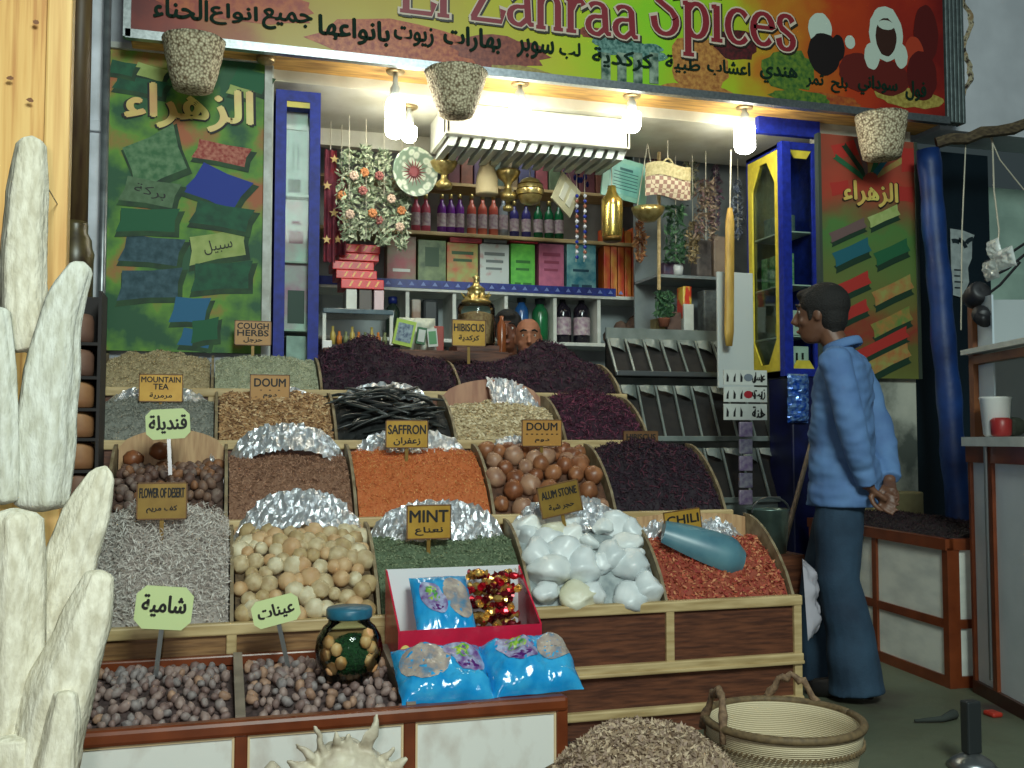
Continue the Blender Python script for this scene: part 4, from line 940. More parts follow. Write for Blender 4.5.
f = lambda u, v: (B2.x+.272*math.sqrt(u)*math.cos(6.2832*v), B2.y+.272*math.sqrt(u)*math.sin(6.2832*v), .2+.165*(1-u**1.4)+.012*mnoise.noise(Vector((u*4, math.cos(6.28*v)*3, math.sin(6.28*v)*3))))
heap('hull_heap', f, cm('hull', (140,120,98), (170,148,122), (126,106,88), (186,166,140), (150,128,112)), 7000, LEAF, (.009,.006,.005), 'loose beige dried hulls heaped in the basket by the counter corner', 'spice', 1.0, .4, .008, 24, 40, False)

# spiky shell in front of the counter
sc = P(345, 768, 2.55); t = thing('conch_shell', (sc.x, sc.y, 0), 'large pale spiky sea shell standing before the marble counter', 'shell')
m = MB(); M_SHELL = mat('shell', (214,206,184), (176,164,144), 16, .5, bump=.35, bscale=40)
K = mpp(345, 2.55); z0_ = P(345, 768, 2.55).z-.085
m.lathe([(.02,0),(.12,.02),(.165,.07),(.15,.12),(.105,.17),(.06,.2),(.02,.212)], (sc.x, 2.55, z0_), 26, wob=.09); 
sp = [((-.085,.17),(-.105,.275),.022),((.07,.17),(.1,.30),.022),((0,.2),(.005,.235),.03),((-.12,.12),(-.20,.165),.03),((-.14,.09),(-.225,.12),.028),((-.10,.15),(-.17,.225),.02),
      ((.12,.13),(.16,.185),.024),((.14,.10),(.2,.14),.026),((.15,.06),(.235,.075),.026),((-.15,.04),(-.24,.05),.026),((-.03,.2),(-.045,.245),.018),((.05,.19),(.06,.24),.016)]
m.v = [(sc.x+(v[0]-sc.x)*.72, 2.55+(v[1]-2.55)*.72, z0_+(v[2]-z0_)*.72) for v in m.v]
for (a, b, r_) in sp:
    a = (a[0]*.72, a[1]*.72+.01); b = (b[0]*.72, b[1]*.72+.012); r_ *= .72
    p0 = Vector((sc.x+a[0]*.9, 2.53, z0_+a[1]-.02)); p1 = Vector((sc.x+b[0], 2.5, z0_+b[1])); m.tube([p0, p0.lerp(p1,.5)+Vector((0,-.006,.0)), p1], [r_, r_*.75, r_*.3], 8)
for q in range(0):
    a = 2*PI*q/16+.2; p0 = Vector((sc.x+.12*math.cos(a), 2.55+.12*math.sin(a), z0_+.08)); m.tube([p0, p0+Vector((.075*math.cos(a), .075*math.sin(a), .03))], [.024,.007], 7)
mm = remesh(m, .0055, 3, .5); mm.v = [tuple(Vector(v)+Vector((mnoise.noise(Vector(v)*32), mnoise.noise(Vector(v)*32+Vector((9,0,0))), mnoise.noise(Vector(v)*34+Vector((0,9,0)))))*.009) for v in mm.v]; mm.build('shell_body', M_SHELL, t, True)
m = MB(); m.box((sc.x-.14, 2.45, 0), (sc.x+.14, 2.68, z0_+.02)); m.build('plinth', M_MIDWOOD, t)
sc2 = P(272, 768, 2.6); m = MB(); m.lathe([(.0,-.1),(.03,-.07),(.036,-.03),(.02,.0),(.006,.016)], (sc2.x, 2.6, sc2.z), 14, wob=.1); m.lathe([(.04,-sc2.z),(.04,-.07)], (sc2.x, 2.6, sc2.z), 10)
tag(m.build('sea_shell', M_SHELL, None, True), 'small pale sea shell tip left of the big spiky shell', 'shell')

# ================================================================== LEFT SIDE: BOARD, POST, LOOFAHS, DRUMS
YL = 2.5
xa, xb = P(-60, 300, YL).x, P(66, 300, YL).x
t = thing('pine_shutter', (xb-.2, YL, 0), 'tall pale pine board panel standing at the far left of the stall', 'panel')
m = MB(); m.box((xa, YL, 0), (P(40,300,YL).x, YL+.04, 3.0)); m.build('board', M_PINE, t)
m = MB(); m.bbox((P(40,300,YL).x, YL-.012, 0), (xb, YL+.04, 3.0), .006); m.build('edge_batten', M_PINE_LIGHT, t)
m = MB()
for (x, y) in ((30,100),(10,78),(36,22)): blob(m, x, y, 3.2, 2.2, 0, .014, YL, wob=.2)
m.build('knot', mat('knot', (120,76,40), rough=.6), t)
# carved wooden post
YT = 4.6; pc = P(76, 200, YT); r0 = 15*mpp(76, YT)
t = thing('carved_post', (pc.x, YT, 0), 'turned dark wooden post between the pine panel and the poster', 'post')
zc = lambda y: P(76, y, YT).z
m = MB(); m.lathe([(r0*.78, zc(222)),(r0*.74, zc(0)),(r0*.74, zc(-60))], (pc.x, YT, 0), 12); m.build('shaft', mat('post_wood', (104,84,52), (64,40,28), 8, .5, stretch=(3,3,.4)), t, True)
m = MB(); m.lathe([(r0*1.2, 0),(r0*1.2, zc(262)),(r0*1.25, zc(254)),(r0*1.1, zc(248)),(r0*1.05, zc(240)),(r0*.8, zc(233)),(r0*.82, zc(226)),(r0*.78, zc(222))], (pc.x, YT, 0), 20); m.build('turned_base', mat('post_base', (96,84,50), (58,44,30), 14, .35), t, True)
# plaster strip and steel pole left of the poster
m = MB(); a = rect(84, -60, 97, 470, 5.0); m.box((a[0]-.02, 4.95, 0), (a[1]+.02, 5.05, 3.3)); m.bbox((a[0]-.03, 4.93, P(95,135,5.).z), (a[1]+.03, 5.0, P(95,124,5.).z), .005)
st(m, 'trim_4', mat('strip_plaster', (232,236,246), (176,180,186), 6, .7, lo=.3, hi=.75))
pp = P(103, 250, 4.9); m = MB(); m.tube([(pp.x, 4.9, 0), (pp.x-.005, 4.9, 3.3)], .018, 10)
tag(m.build('steel_pole', mat('pole_grey', (150,156,158), (116,120,122), 14, .35, .6), None, True), 'thin grey steel pole along the left edge of the green poster', 'pole')
# clay drums stacked on a rack
YR = 4.15
t = thing('shelf_rack', (P(77,400,YR).x, YR, 0), 'dark narrow rack of shelves behind the loofahs', 'rack')
m = MB(); a = rect(60, 290, 100, 480, YR); m.box((a[1]-.012, YR, 0), (a[1], YR+.2, a[3])); m.box((a[0]-.1, YR+.19, 0), (a[1], YR+.2, a[3])); m.build('frame', mat('rack_dark', (46,40,40), rough=.7), t)
ys_ = [342, 376, 408, 438, 470, 502]
for y in ys_:
    z = P(80, y, YR).z; m = MB(); m.box((a[0]-.1, YR, z-.012), (a[1]-.012, YR+.19, z)); m.build('shelf', _M['rack_dark'], t)
ordw = ['topmost','second from the top','third from the top','fourth from the top','fifth from the top','lowest']
for i, y in enumerate(ys_):
    z = P(80, y, YR).z; h = (28 if i else 30)*mpp(80, YR); c = P(76, y, YR); m = MB(); r_ = .055
    m.lathe([(r_*.7,0),(r_,.006),(r_*1.02,h*.3),(r_*1.02,h*.75),(r_*.9,h*.95),(r_*.7,h)], (c.x, YR+.07, z), 20)
    tag(m.build('clay_drum', mat('clay', (186,136,92), (156,106,72), 8, .6) if i in (2,3,4) else mat('clay_dull', (142,104,84), (116,84,72), 8, .6), None, True), 'small tan clay drum, %s on the dark rack behind the loofahs' % ordw[i], 'drum')
# loofahs
M_LOOF = mat('loofah', (222,218,200), (190,184,162), 70, .9, bump=.45, bscale=150, stretch=(1,1,.35))
M_LOOF2 = mat('loofah_pale', (212,214,204), (182,182,166), 70, .9, bump=.45, bscale=150, stretch=(1,1,.35))
def loofah(pts, Y, label, seed, m_=M_LOOF, tie=False):
    """pts: (x, y, half width) down the middle of the sponge"""
    ctr = [P(x, y, Y) for x, y, w in pts]; wd = [w*mpp(x, Y) for x, y, w in pts]
    n = 40; out = []; L_ = len(pts)-1
    def at(t):
        f_ = t*L_; i = min(int(f_), L_-1); s_ = f_-i
        p0, p1, p2, p3 = ctr[max(i-1,0)], ctr[i], ctr[i+1], ctr[min(i+2,L_)]
        q = .5*((2*p1)+(p2-p0)*s_+(2*p0-5*p1+4*p2-p3)*s_*s_+(3*p1-p0-3*p2+p3)*s_**3)
        return q, wd[i]+(wd[i+1]-wd[i])*(s_*s_*(3-2*s_))
    N_ = 36; vs = []
    for j in range(n+1):
        t_ = j/n; q, w = at(t_); q2, _ = at(min(1, t_+.02)); q1, _ = at(max(0, t_-.02)); d = (q2-q1).normalized()
        sd = d.cross(Vector((0,-1,0))).normalized(); fw = Vector((0,-1,0))
        endr = min(1, (min(t_, 1-t_)/.045))**.5 if 0 < t_ < 1 else .12
        for k in range(N_):
            a = 2*PI*k/N_; rib = 1+.075*math.cos(5*a+seed+t_*.8)+.04*math.cos(11*a+seed*2)+.03*mnoise.noise(Vector((math.cos(a)*2.2, math.sin(a)*2.2, t_*9+seed*5)))+.025*mnoise.noise(Vector((math.cos(a)*9, math.sin(a)*9, t_*40+seed)))
            vs.append(q+(sd*math.cos(a)+fw*math.sin(a)*.8)*w*endr*rib)
    fs = [(j*N_+k, j*N_+(k+1) % N_, (j+1)*N_+(k+1) % N_, (j+1)*N_+k) for j in range(n) for k in range(N_)]
    fs += [tuple(reversed(range(N_))), tuple(n*N_+k for k in range(N_))]
    t = thing('loofah', ctr[-1], label, 'loofah'); m = MB(); m.add(vs, fs); m.build('sponge', m_, t, True)
    if tie:
        q = ctr[0]; m = MB(); m.tube([q-Vector((0,0,.03)), q+Vector((0,.06,-.05)), Vector((min(q.x, xb-.02),YL-.004,q.z-.06))], .0015, 6); m.build('cord', M_STRING, t)
    return t
loofah([(32,136,13),(27,200,19),(23,270,21),(25,330,21),(28,352,16)], 2.15, 'big upright loofah in front of the pine panel, topmost of the bunch', 1, tie=True)
loofah([(84,262,11),(62,310,19),(50,380,26),(43,450,28),(40,512,24)], 2.08, 'loofah leaning right with a ragged tip beside the plaster strip', 2, M_LOOF2, True)
loofah([(-6,306,14),(0,380,15),(2,450,15),(2,505,14)], 2.03, 'loofah cut by the left picture edge below the topmost loofah', 3, M_LOOF2, True)
loofah([(14,508,26),(12,590,30),(10,670,32),(8,738,30),(8,800,26)], 1.98, 'thick vertical loofah in the bunch below the hanging ones at the far left', 4)
loofah([(106,466,10),(84,525,22),(60,600,27),(45,680,26),(38,745,24),(38,790,20)], 2.04, 'long slanting loofah whose tip reaches the dried fruit bin', 5)
loofah([(102,570,13),(84,630,24),(58,700,32),(40,775,34)], 1.95, 'slanting loofah lying in front of the fluffy white heap', 6)
loofah([(66,690,10),(62,730,16),(54,780,20),(50,830,20)], 1.90, 'short stubby loofah at the very bottom left before the counter', 7)
loofah([(12,735,22),(10,790,26),(8,860,26)], 1.93, 'lowest loofah in the bottom left corner', 8)

c = P(20, 800, 2.0); zc0 = P(20, 806, 2.0).z-.0
m = MB(); m.bbox((c.x-.35, 1.78, zc0-.05), (c.x+.24, 2.2, zc0-.02), .006); tc_ = thing('wooden_crate', (c.x, 2.0, 0), 'plain wooden crate holding the bunch of loofahs at the far left', 'crate'); m.build('top', M_MIDWOOD, tc_)
for x in (c.x-.33, c.x+.22):
    for y in (1.8, 2.18):
        m = MB(); m.bbox((x-.02, y-.02, 0), (x+.02, y+.02, zc0-.05), .004); m.build('leg', M_MIDWOOD, tc_)
# ================================================================== PEOPLE
def person(loc, fwd, H, label, skin, shirt, jeans, hair, pose='back', bald=False, group=None):
    loc = Vector(loc); fw = Vector((*fwd, 0)).normalized(); lf = Vector((-fw.y, fw.x, 0)); s = H/1.76
    def W(x, y, z): return loc+(fw*x+lf*y+AZ*z)*s
    RM = Matrix((fw, lf, AZ)).transposed()
    t = thing('person', loc, label, 'person')
    hx, hz = (.095, 1.635) if pose == 'back' else (.03, 1.64)
    hy = .0
    if pose == 'back':
        armL = [(.0,.185,1.425),(-.05,.235,1.27),(-.08,.245,1.13),(-.105,.225,1.0),(-.13,.185,.885)]
        armR = [(.0,-.185,1.425),(-.06,-.235,1.27),(-.10,-.24,1.13),(-.14,-.18,1.0),(-.17,-.06,.90)]
        legL = [(0,.09,.92),(.01,.105,.70),(.015,.115,.49),(-.03,.12,.28),(-.05,.12,.08)]; legR = [(0,-.09,.92),(.07,-.10,.70),(.13,-.10,.49),(.14,-.10,.28),(.14,-.10,.08)]
    else:
        armL = [(.0,.19,1.42),(.0,.24,1.27),(.02,.26,1.13),(.10,.24,1.03),(.2,.2,.98)]; armR = [(x, -y, z) for x, y, z in armL]
        legL = [(0,.09,.92),(.01,.10,.70),(.0,.10,.49),(-.01,.10,.28),(-.02,.10,.08)]; legR = [(x, -y, z) for x, y, z in legL]
    hd = []
    def torso(mb, g, rows):
        vs = []; n = 24
        for (z, x, rx, ry) in rows:
            for k in range(n):
                a = 2*PI*k/n; ca, sa = math.cos(a), math.sin(a)
                vs.append(W(x+(rx+g)*math.copysign(abs(ca)**.85, ca), (ry+g)*math.copysign(abs(sa)**.85, sa), z))
        m_ = len(rows)
        fs = [(i*n+k, i*n+(k+1) % n, (i+1)*n+(k+1) % n, (i+1)*n+k) for i in range(m_-1) for k in range(n)]+[tuple(reversed(range(n))), tuple((m_-1)*n+k for k in range(n))]
        mb.add(vs, fs)
    # ---- body
    b = MB()
    torso(b, -.014, [(.84,0,.1,.15),(.93,0,.11,.165),(1.05,.0,.1,.145),(1.2,.005,.105,.15),(1.34,.0,.105,.17),(1.42,-.005,.08,.17),(1.47,.0,.055,.09)])
    b.tube([W(.0,0,1.42), W(.03,0,1.50), W(hx-.03,0,1.57)], [.062*s,.056*s,.055*s], 14)
    head_rows = [(-.125,.035,.028,.03),(-.105,.03,.055,.046),(-.07,.018,.075,.06),(-.03,.008,.088,.069),(.02,0,.097,.075),(.06,-.005,.094,.073),(.095,-.008,.074,.058),(.118,-.01,.04,.032)]
    n = 20; vs = []
    for (z, x, rx, ry) in head_rows:
        for k in range(n):
            a = 2*PI*k/n; vs.append(W(hx+x+rx*math.cos(a), hy+ry*math.sin(a), hz+z))
    m_ = len(head_rows)
    b.add(vs, [(i*n+k, i*n+(k+1) % n, (i+1)*n+(k+1) % n, (i+1)*n+k) for i in range(m_-1) for k in range(n)]+[tuple(reversed(range(n))), tuple((m_-1)*n+k for k in range(n))])
    b.tube([W(hx+.088,0,hz+.03), W(hx+.108,0,hz-.005), W(hx+.12,0,hz-.028), W(hx+.098,0,hz-.038)], [.009*s,.012*s,.016*s,.012*s], 8)     # nose
    b.tube([W(hx+.082,.042,hz+.034), W(hx+.094,.02,hz+.04), W(hx+.095,0,hz+.036), W(hx+.094,-.02,hz+.04), W(hx+.082,-.042,hz+.034)], .009*s, 8)  # brow
    for sg_ in (-1, 1):
        b.ball(W(hx-.005, sg_*.076, hz-.005), (.02*s,.01*s,.032*s), 10, R=RM)
        b.ball(W(hx+.055, sg_*.04, hz-.035), (.03*s,.025*s,.025*s), 10, R=RM)   # cheek
    b.ball(W(hx+.088,0,hz-.072), (.014*s,.024*s,.012*s), 10, R=RM)              # mouth
    for arm in (armL, armR):
        b.tube([W(*p) for p in arm], [.052*s,.046*s,.04*s,.034*s,.027*s], 12)
    for leg in (legL, legR):
        b.tube([W(*p) for p in leg], [.088*s,.075*s,.056*s,.052*s,.038*s], 14)
        x, y, z = leg[-1]; b.tube([W(x-.05,y,.05), W(x+.05,y,.05), W(x+.15,y,.035)], [.04*s,.042*s,.03*s], 10)
    # ---- hands: palm, four fingers, thumb off the side of the palm
    def hand(wr, d, side, nrm, curl):
        wr = Vector(wr); d = Vector(d).normalized(); side = (Vector(side)-d*Vector(side).dot(d)).normalized(); nn = d.cross(side).normalized()
        if nn.dot(Vector(nrm)) < 0: nn = -nn
        pt = lambda a, b_, c_: W(*(wr+d*a+side*b_+nn*c_))
        b.tube([pt(-.01,0,0), pt(.03,0,0), pt(.085,0,.004)], [.025*s,.03*s,.034*s], 10, ell=(1,.5))
        for q, (o_, L1) in enumerate(((.03,.068),(.010,.078),(-.010,.072),(-.029,.056))):
            p0 = (.07, o_, .0); c_ = curl*(1+.12*q)
            p1 = (.075+L1*.42, o_*1.15, L1*.42*math.sin(c_)*.5); p2 = (p1[0]+L1*.32*math.cos(c_), o_*1.2, p1[2]+L1*.32*math.sin(c_)); p3 = (p2[0]+L1*.28*math.cos(c_*1.8), o_*1.2, p2[2]+L1*.28*math.sin(c_*1.8))
            b.tube([pt(*p0), pt(*p1), pt(*p2), pt(*p3)], [.0095*s,.009*s,.0085*s,.0065*s], 8)
        b.tube([pt(.02,.022,.004), pt(.045,.046,.012), pt(.07,.054,.022), pt(.092,.052,.03)], [.012*s,.0105*s,.0095*s,.007*s], 8)
    if pose == 'back':
        hand(armL[-1], (-.55,-.45,-.55), (.2,.3,-.8), (-.6,.5,-.3), .5)
        hand(armR[-1], (-.15,.85,-.35), (-.6,0,-.5), (0,-.3,-.8), .6)
    else:
        hand(armL[-1], (.8,-.3,-.2), (0,-1,.1), (0,0,-1), .5); hand(armR[-1], (.8,.3,-.2), (0,1,.1), (0,0,-1), .5)
    sk = remesh(b, .0065*s, 3, .5).build('body', skin, t, True)
    # ---- face and hair
    for sg_ in (-1, 1):
        m = MB(); m.ball(W(hx+.077, sg_*.03, hz+.014), .0125*s, 10); e = m.build('eye', mat('eye_white', (206,200,190), rough=.3), t, True)
        m = MB(); m.ball(W(hx+.0845, sg_*.03, hz+.014), .0065*s, 8); m.build('iris', mat('iris', (30,18,12), rough=.2), e, True)
        m = MB(); m.tube([W(hx+.079, sg_*.05, hz+.036), W(hx+.097, sg_*.033, hz+.045), W(hx+.1, sg_*.014, hz+.04)], [.004*s,.0065*s,.005*s], 6); m.build('eyebrow', hair, t, True)
    m = MB(); m.ball(W(hx+.0985,0,hz-.072), (.007*s,.022*s,.008*s), 10, R=RM); m.build('lips', mat('lips', (120,66,56), rough=.5), t, True)
    m = MB()
    if not bald:
        m.ball(W(hx-.02,0,hz+.045), (.112*s,.092*s,.1*s), 18, R=RM); m.ball(W(hx-.05,0,hz-.01), (.07*s,.078*s,.09*s), 16, R=RM); m.ball(W(hx+.055,0,hz+.09), (.05*s,.06*s,.03*s), 12, R=RM)
        for sg_ in (-1,1): m.ball(W(hx+.02, sg_*.062, hz+.055), (.05*s,.022*s,.05*s), 12, R=RM); m.ball(W(hx+.03, sg_*.066, hz+.0), (.012*s,.012*s,.04*s), 8, R=RM)
        m.ball(W(hx-.06,0,hz-.075), (.035*s,.055*s,.05*s), 12, R=RM)
    else:
        for sg_ in (-1,1): m.ball(W(hx-.035, sg_*.06, hz+.01), (.045*s,.02*s,.05*s), 12, R=RM)
        m.ball(W(hx-.08,0,hz-.01), (.028*s,.065*s,.055*s), 12, R=RM)
    remesh(m, .008*s, 2).build('hair', hair, t, True)
    # ---- clothes follow the body
    c = MB()
    rows = [(.80,-.0,.158,.212),(.84,0,.155,.208),(.95,.005,.142,.195),(1.05,.012,.132,.172),(1.2,.012,.128,.178),(1.34,.0,.118,.188),(1.41,-.008,.1,.186),(1.455,-.008,.064,.125),(1.485,.004,.058,.068)]
    if pose != 'back': rows = rows[1:]
    torso(c, 0, rows)
    for sg_, arm in ((1, armL), (-1, armR)):
        pts = [(.0, sg_*.14, 1.42)]+list(arm); pts[-1] = tuple(Vector(arm[-1]).lerp(Vector(arm[-2]), .12))
        c.tube([W(*p) for p in pts], [.066*s,.068*s,.063*s,.06*s,.052*s,.043*s], 14)
    c2 = remesh(c, .009*s, 4, .5)
    v2 = []
    for v in c2.v:
        q = Vector(v); q2 = (q-loc); d = mnoise.noise(Vector((q2.x*7+q2.z*5, q2.y*7+q2.z*6, q2.z*11)))*.013+mnoise.noise(Vector((q2.x*14-q2.z*16, q2.y*14-q2.z*14, q2.z*20)))*.009
        ctr_ = loc+Vector((0,0,q2.z)); rd = q-ctr_; rd.z = 0
        v2.append(tuple(q+rd.normalized()*d if rd.length > 1e-5 else q))
    c2.v = v2; c2.build('shirt', shirt, t, True)
    m = MB(); n = 20; pth = [W(.004+.062*math.cos(2*PI*k/n)+.012*math.cos(2*PI*k/n), .07*math.sin(2*PI*k/n), 1.495-.022*math.cos(2*PI*k/n)) for k in range(n+1)]
    m.tube(pth, .018*s, 8, ell=(.55,1.2)); m.build('collar', shirt, t, True)
    j = MB(); torso(j, 0, [(.80,0,.108,.158),(.87,0,.108,.16),(.97,0,.105,.15)])
    fl = [.102,.1,.09,.1,.112,.12]
    for leg in (legL, legR):
        x, y, z = leg[-1]; pts = list(leg)+[(x-.005, y, .03)]
        j.tube([W(*p) for p in pts], [f_*s for f_ in fl], 16)
    j2 = remesh(j, .009*s, 4, .5); v2 = []
    for v in j2.v:
        q = Vector(v); q2 = q-loc; d = mnoise.noise(Vector((q2.x*6, q2.y*6, q2.z*9)))*.009; v2.append((q.x+d, q.y+d*.6, q.z))
    j2.v = v2; j2.build('jeans', jeans, t, True)
    for leg in (legL, legR):
        x, y, z = leg[-1]; m = MB(); m.tube([W(x-.075,y,.045), W(x-.02,y,.055), W(x+.08,y,.045), W(x+.16,y,.032), W(x+.195,y,.026)], [.034*s,.047*s,.046*s,.04*s,.022*s], 12); m.build('shoe', mat('shoe', (26,24,24), rough=.5), t, True)
    return t
fd = CR*-.86+CF*.50
pm = P(846, 500, 3.86)
M_HAIR = mat('hair_black', (14,12,11), (24,20,18), 90, .75, bump=.6, bscale=160)
person((pm.x, pm.y, 0), (fd.x, fd.y), 1.79, 'man in light blue shirt and jeans looking into the shop, hands behind him', mat('skin_man', (112,76,56), (94,62,46), 8, .5),
       mat('shirt_blue', (92,128,174), (78,110,158), 7, .8, bump=.1, bscale=40), mat('jeans_blue', (44,70,92), (26,46,66), 5, .85, bump=.2, bscale=120), M_HAIR)
ps = P(528, 330, 5.72); tgt = Vector((0,0,0))-Vector((ps.x, ps.y, 0))
person((ps.x, ps.y, .05), (tgt.x+.3, tgt.y), 1.77, 'seller with bald forehead peering over the hibiscus mound', mat('skin_seller', (158,104,76), (140,90,66), 5, .6), mat('shirt_dark', (40,44,60), rough=.8), mat('trousers_dark', (36,36,40), rough=.8), M_HAIR, 'front', True)
ps = P(508, 330, 6.28)
person((ps.x, ps.y, .05), (tgt.x-.4, tgt.y), 1.88, 'second person half hidden behind the bald seller, only dark head showing', mat('skin_dark', (110,66,46), (92,54,40), 8, .5), mat('shirt_brown', (60,46,44), rough=.8), _M['trousers_dark'], M_HAIR, 'front', False)
# ================================================================== RIGHT MARBLE COUNTER
zt = P(948, 538, Z=None, Y=3.86).z if False else .68
F0 = P(950, 688, Z=0.); F1 = P(812, 634, Z=0.)     # foot of the corner, and of the far end
F0.z = F1.z = 0; L0 = (F1-F0).length; ax_ = (F1-F0).normalized(); nz_ = Vector((ax_.y, -ax_.x, 0))
if nz_.dot(EYE-F0) < 0: nz_ = -nz_
inw = -nz_
zc_ = 1.1-(538-440)/FOC*(F0.dot(Vector((CF.x,CF.y,0)).normalized()))
t = thing('display_counter', (F0.x, F0.y, 0), 'marble panelled counter with brown trim on the right, dark hibiscus on top', 'counter')
DEP = .62
def ob(mb, u0, u1, z0, z1, d0, d1, mi=None):
    """box along the counter: u along the face, z up, d outwards"""
    c = F0+ax_*((u0+u1)/2)+nz_*((d0+d1)/2)+AZ*((z0+z1)/2); mb.obox(c, ax_*((u1-u0)/2), nz_*((d1-d0)/2), AZ*((z1-z0)/2), mi)
m = MB(); ob(m, -.02, L0, zc_-.05, zc_, -.02, .02); m.build('rim', M_BROWNTRIM, t)
us = [0, L0*.46, L0*.98]
for u in us:
    m = MB(); ob(m, u-.02, u+.02, 0, zc_-.04, -.02, .012); m.build('upright', M_BROWNTRIM, t)
m = MB(); ob(m, 0, L0, .0, .05, -.02, .010); ob(m, 0, L0, .26, .30, -.02, .010); m.build('cross_rail', M_BROWNTRIM, t)
M_MARB2 = mat('marble_grey', (226,230,222), (190,196,192), 9, .3, stretch=(.5,.5,1.3), lo=.4, hi=.75)
for a, b in ((0,1),(1,2)):
    for z0_, z1_ in ((.05,.26),(.30,zc_-.05)):
        m = MB(); ob(m, us[a]+.02, us[b]-.02, z0_, z1_, -.02, 0.); m.build('marble_panel', M_MARB2, t)
# short side of the counter, facing the street
m = MB(); c = F0+inw*(DEP/2)-ax_*.0
def ob2(mb, d0, d1, z0, z1, u0, u1): ob(mb, u0, u1, z0, z1, -d1, -d0)
ob2(m, 0, DEP, .05, zc_-.05, 0, .01); m.build('marble_panel', M_MARB2, t)
m = MB(); ob2(m, 0, DEP, 0, .05, -.015, .01); ob2(m, 0, DEP, .26, .30, -.015, .01); ob2(m, 0, DEP, zc_-.05, zc_, -.02, .02); ob2(m, 0,.05,0,zc_-.04,-.016,.01); m.build('side_rail', M_BROWNTRIM, t)
m = MB(); ob(m, 0, L0, zc_-.09, zc_-.06, -DEP, -.02); ob(m, 0, L0, 0, zc_, -DEP, -DEP+.02); m.build('carcass', M_BROWNTRIM, t)
fr_ = lambda u, v: tuple(F0+ax_*(.03+(L0-.06)*u)+inw*(.03+(DEP-.08)*v)+AZ*(zc_-.03+.07*math.sin(PI*min(1,v*1.3)*.8)**.6+.02*mnoise.noise(Vector((u*6,v*5,9)))))
heap('spice_heap', fr_, cm('hibk', (24,14,20), (36,18,26), (20,12,16), (54,26,36), (40,24,34)), 4200, CURL, (.016,.01,.012), 'black dried hibiscus on top of the right marble counter behind the man', 'spice', 1.1)
# ledge of pale stone at the wall above it
a = rect(872, 492, 922, 516, YF-.12); m = MB(); m.bbox((a[0], YF-.14, a[2]-.05), (a[1], YF-.002, a[3]), .01)
tag(m.build('stone_ledge', mat('ledge', (176,166,120), (150,140,100), 10, .7)), 'pale stone ledge on the dirty wall behind the man', 'ledge')

# ================================================================== RIGHT SHOWCASE
G0 = P(977, 692, Z=0.); G0.z = 0; G1 = P(1040, 727, Z=0.); G1.z = 0; gx = (G1-G0).normalized(); gn = Vector((gx.y, -gx.x, 0))
if gn.dot(EYE-G0) < 0: gn = -gn
t = thing('showcase', G0, 'tall white panelled showcase with brown trim at the right edge, things on its shelves', 'cabinet')
dG = G0.dot(Vector((CF.x,CF.y,0)).normalized()); zg = lambda y: 1.1-(y-440)/FOC*dG
def gb(mb, u0, u1, z0, z1, d0, d1):
    mb.obox(G0+gx*((u0+u1)/2)+gn*((d0+d1)/2)+AZ*((z0+z1)/2), gx*((u1-u0)/2), gn*((d1-d0)/2), AZ*((z1-z0)/2))
M_PANEL = mat('panel_white', (228,236,240), (216,226,230), 5, .35)
m = MB(); gb(m, .0, 1.0, .05, zg(446), -.45, 0); m.build('panel', M_PANEL, t)
for u in (0, .205, .62, .98):
    m = MB(); gb(m, u-.018 if u else 0, u+.02, .0, zg(446), -.02, .015); m.build('upright', M_BROWNTRIM, t)
m = MB(); gb(m, -.01, 1.0, zg(462), zg(446), -.45, .02); m.build('cross_rail', M_BROWNTRIM, t)
m = MB(); gb(m, 0, 1.0, 0, .055, -.4, .018); m.build('plinth', mat('plinth_dark', (66,36,26), rough=.4), t)
m = MB(); gb(m, -.015, 1.0, zg(446), zg(437), -.45, .035); m.build('shelf', M_WHITE, t)
m = MB(); gb(m, 0, .045, zg(437), zg(292), -.05, .0); gb(m, 0, 1., zg(365), zg(357), -.03, .0); m.build('upper_frame', mat('upper_brown', (134,82,46), (110,62,34), 8, .4), t)
m = MB(); gb(m, 0., .03, zg(437), zg(300), -.45, -.05); gb(m, 0, 1., zg(437), zg(300), -.45, -.43); m.build('back_panel', mat('show_back', (150,158,160), rough=.6), t)
m = MB(); gb(m, .05, .19, zg(352), zg(300), -.028, -.02); gb(m, .05, .19, zg(400), zg(366), -.028, -.02); m.build('glass_poster', mat('pale_print', (176,188,196), rough=.3), t)
m = MB(); gb(m, -.012, 1.0, zg(355), zg(350), -.42, .03); m.build('shelf', M_WHITE, t)
m = MB(); m.tube([G0+gx*.205+gn*.03+AZ*.1, G0+gx*.205+gn*.03+AZ*zg(446)], .008, 8); m.build('chrome_strip', M_STEEL, t)
def gp(u, z, d=0): return G0+gx*u+gn*d+AZ*z
# things on the showcase
M_BLK = mat('black_plastic', (22,22,26), (34,34,38), 20, .5)
c = gp(.085, zg(296), -.01); m = MB(); m.lathe([(.02,-.06),(.045,-.055),(.05,-.03),(.05,.02),(.042,.035),(.03,.04),(.0,.036)], c, 20, ax=(-.2,-.9,.35))
tag(m.build('spotlight', M_BLK, None, True), 'upper black round lamp head clipped at the top of the right showcase', 'lamp')
c = gp(.125, zg(318), .0); m = MB(); m.tube([c+gx*-.045+Vector((0,-.03,.01)), c+gx*.01, c+gx*.06+Vector((0,.02,-.02))], [.036,.04,.036], 16)
m.lathe([(.03,-.01),(.04,0)], c+gx*.07+Vector((0,.02,-.02)), 16, ax=tuple(gx)); tag(m.build('spotlight', M_BLK, None, True), 'lower black cylindrical lamp head clipped at the right showcase', 'lamp')
M_CELLO = mat('clear_pack', (226,232,230), rough=.12, alpha=.55, spec=.9, bump=.5, bscale=30)
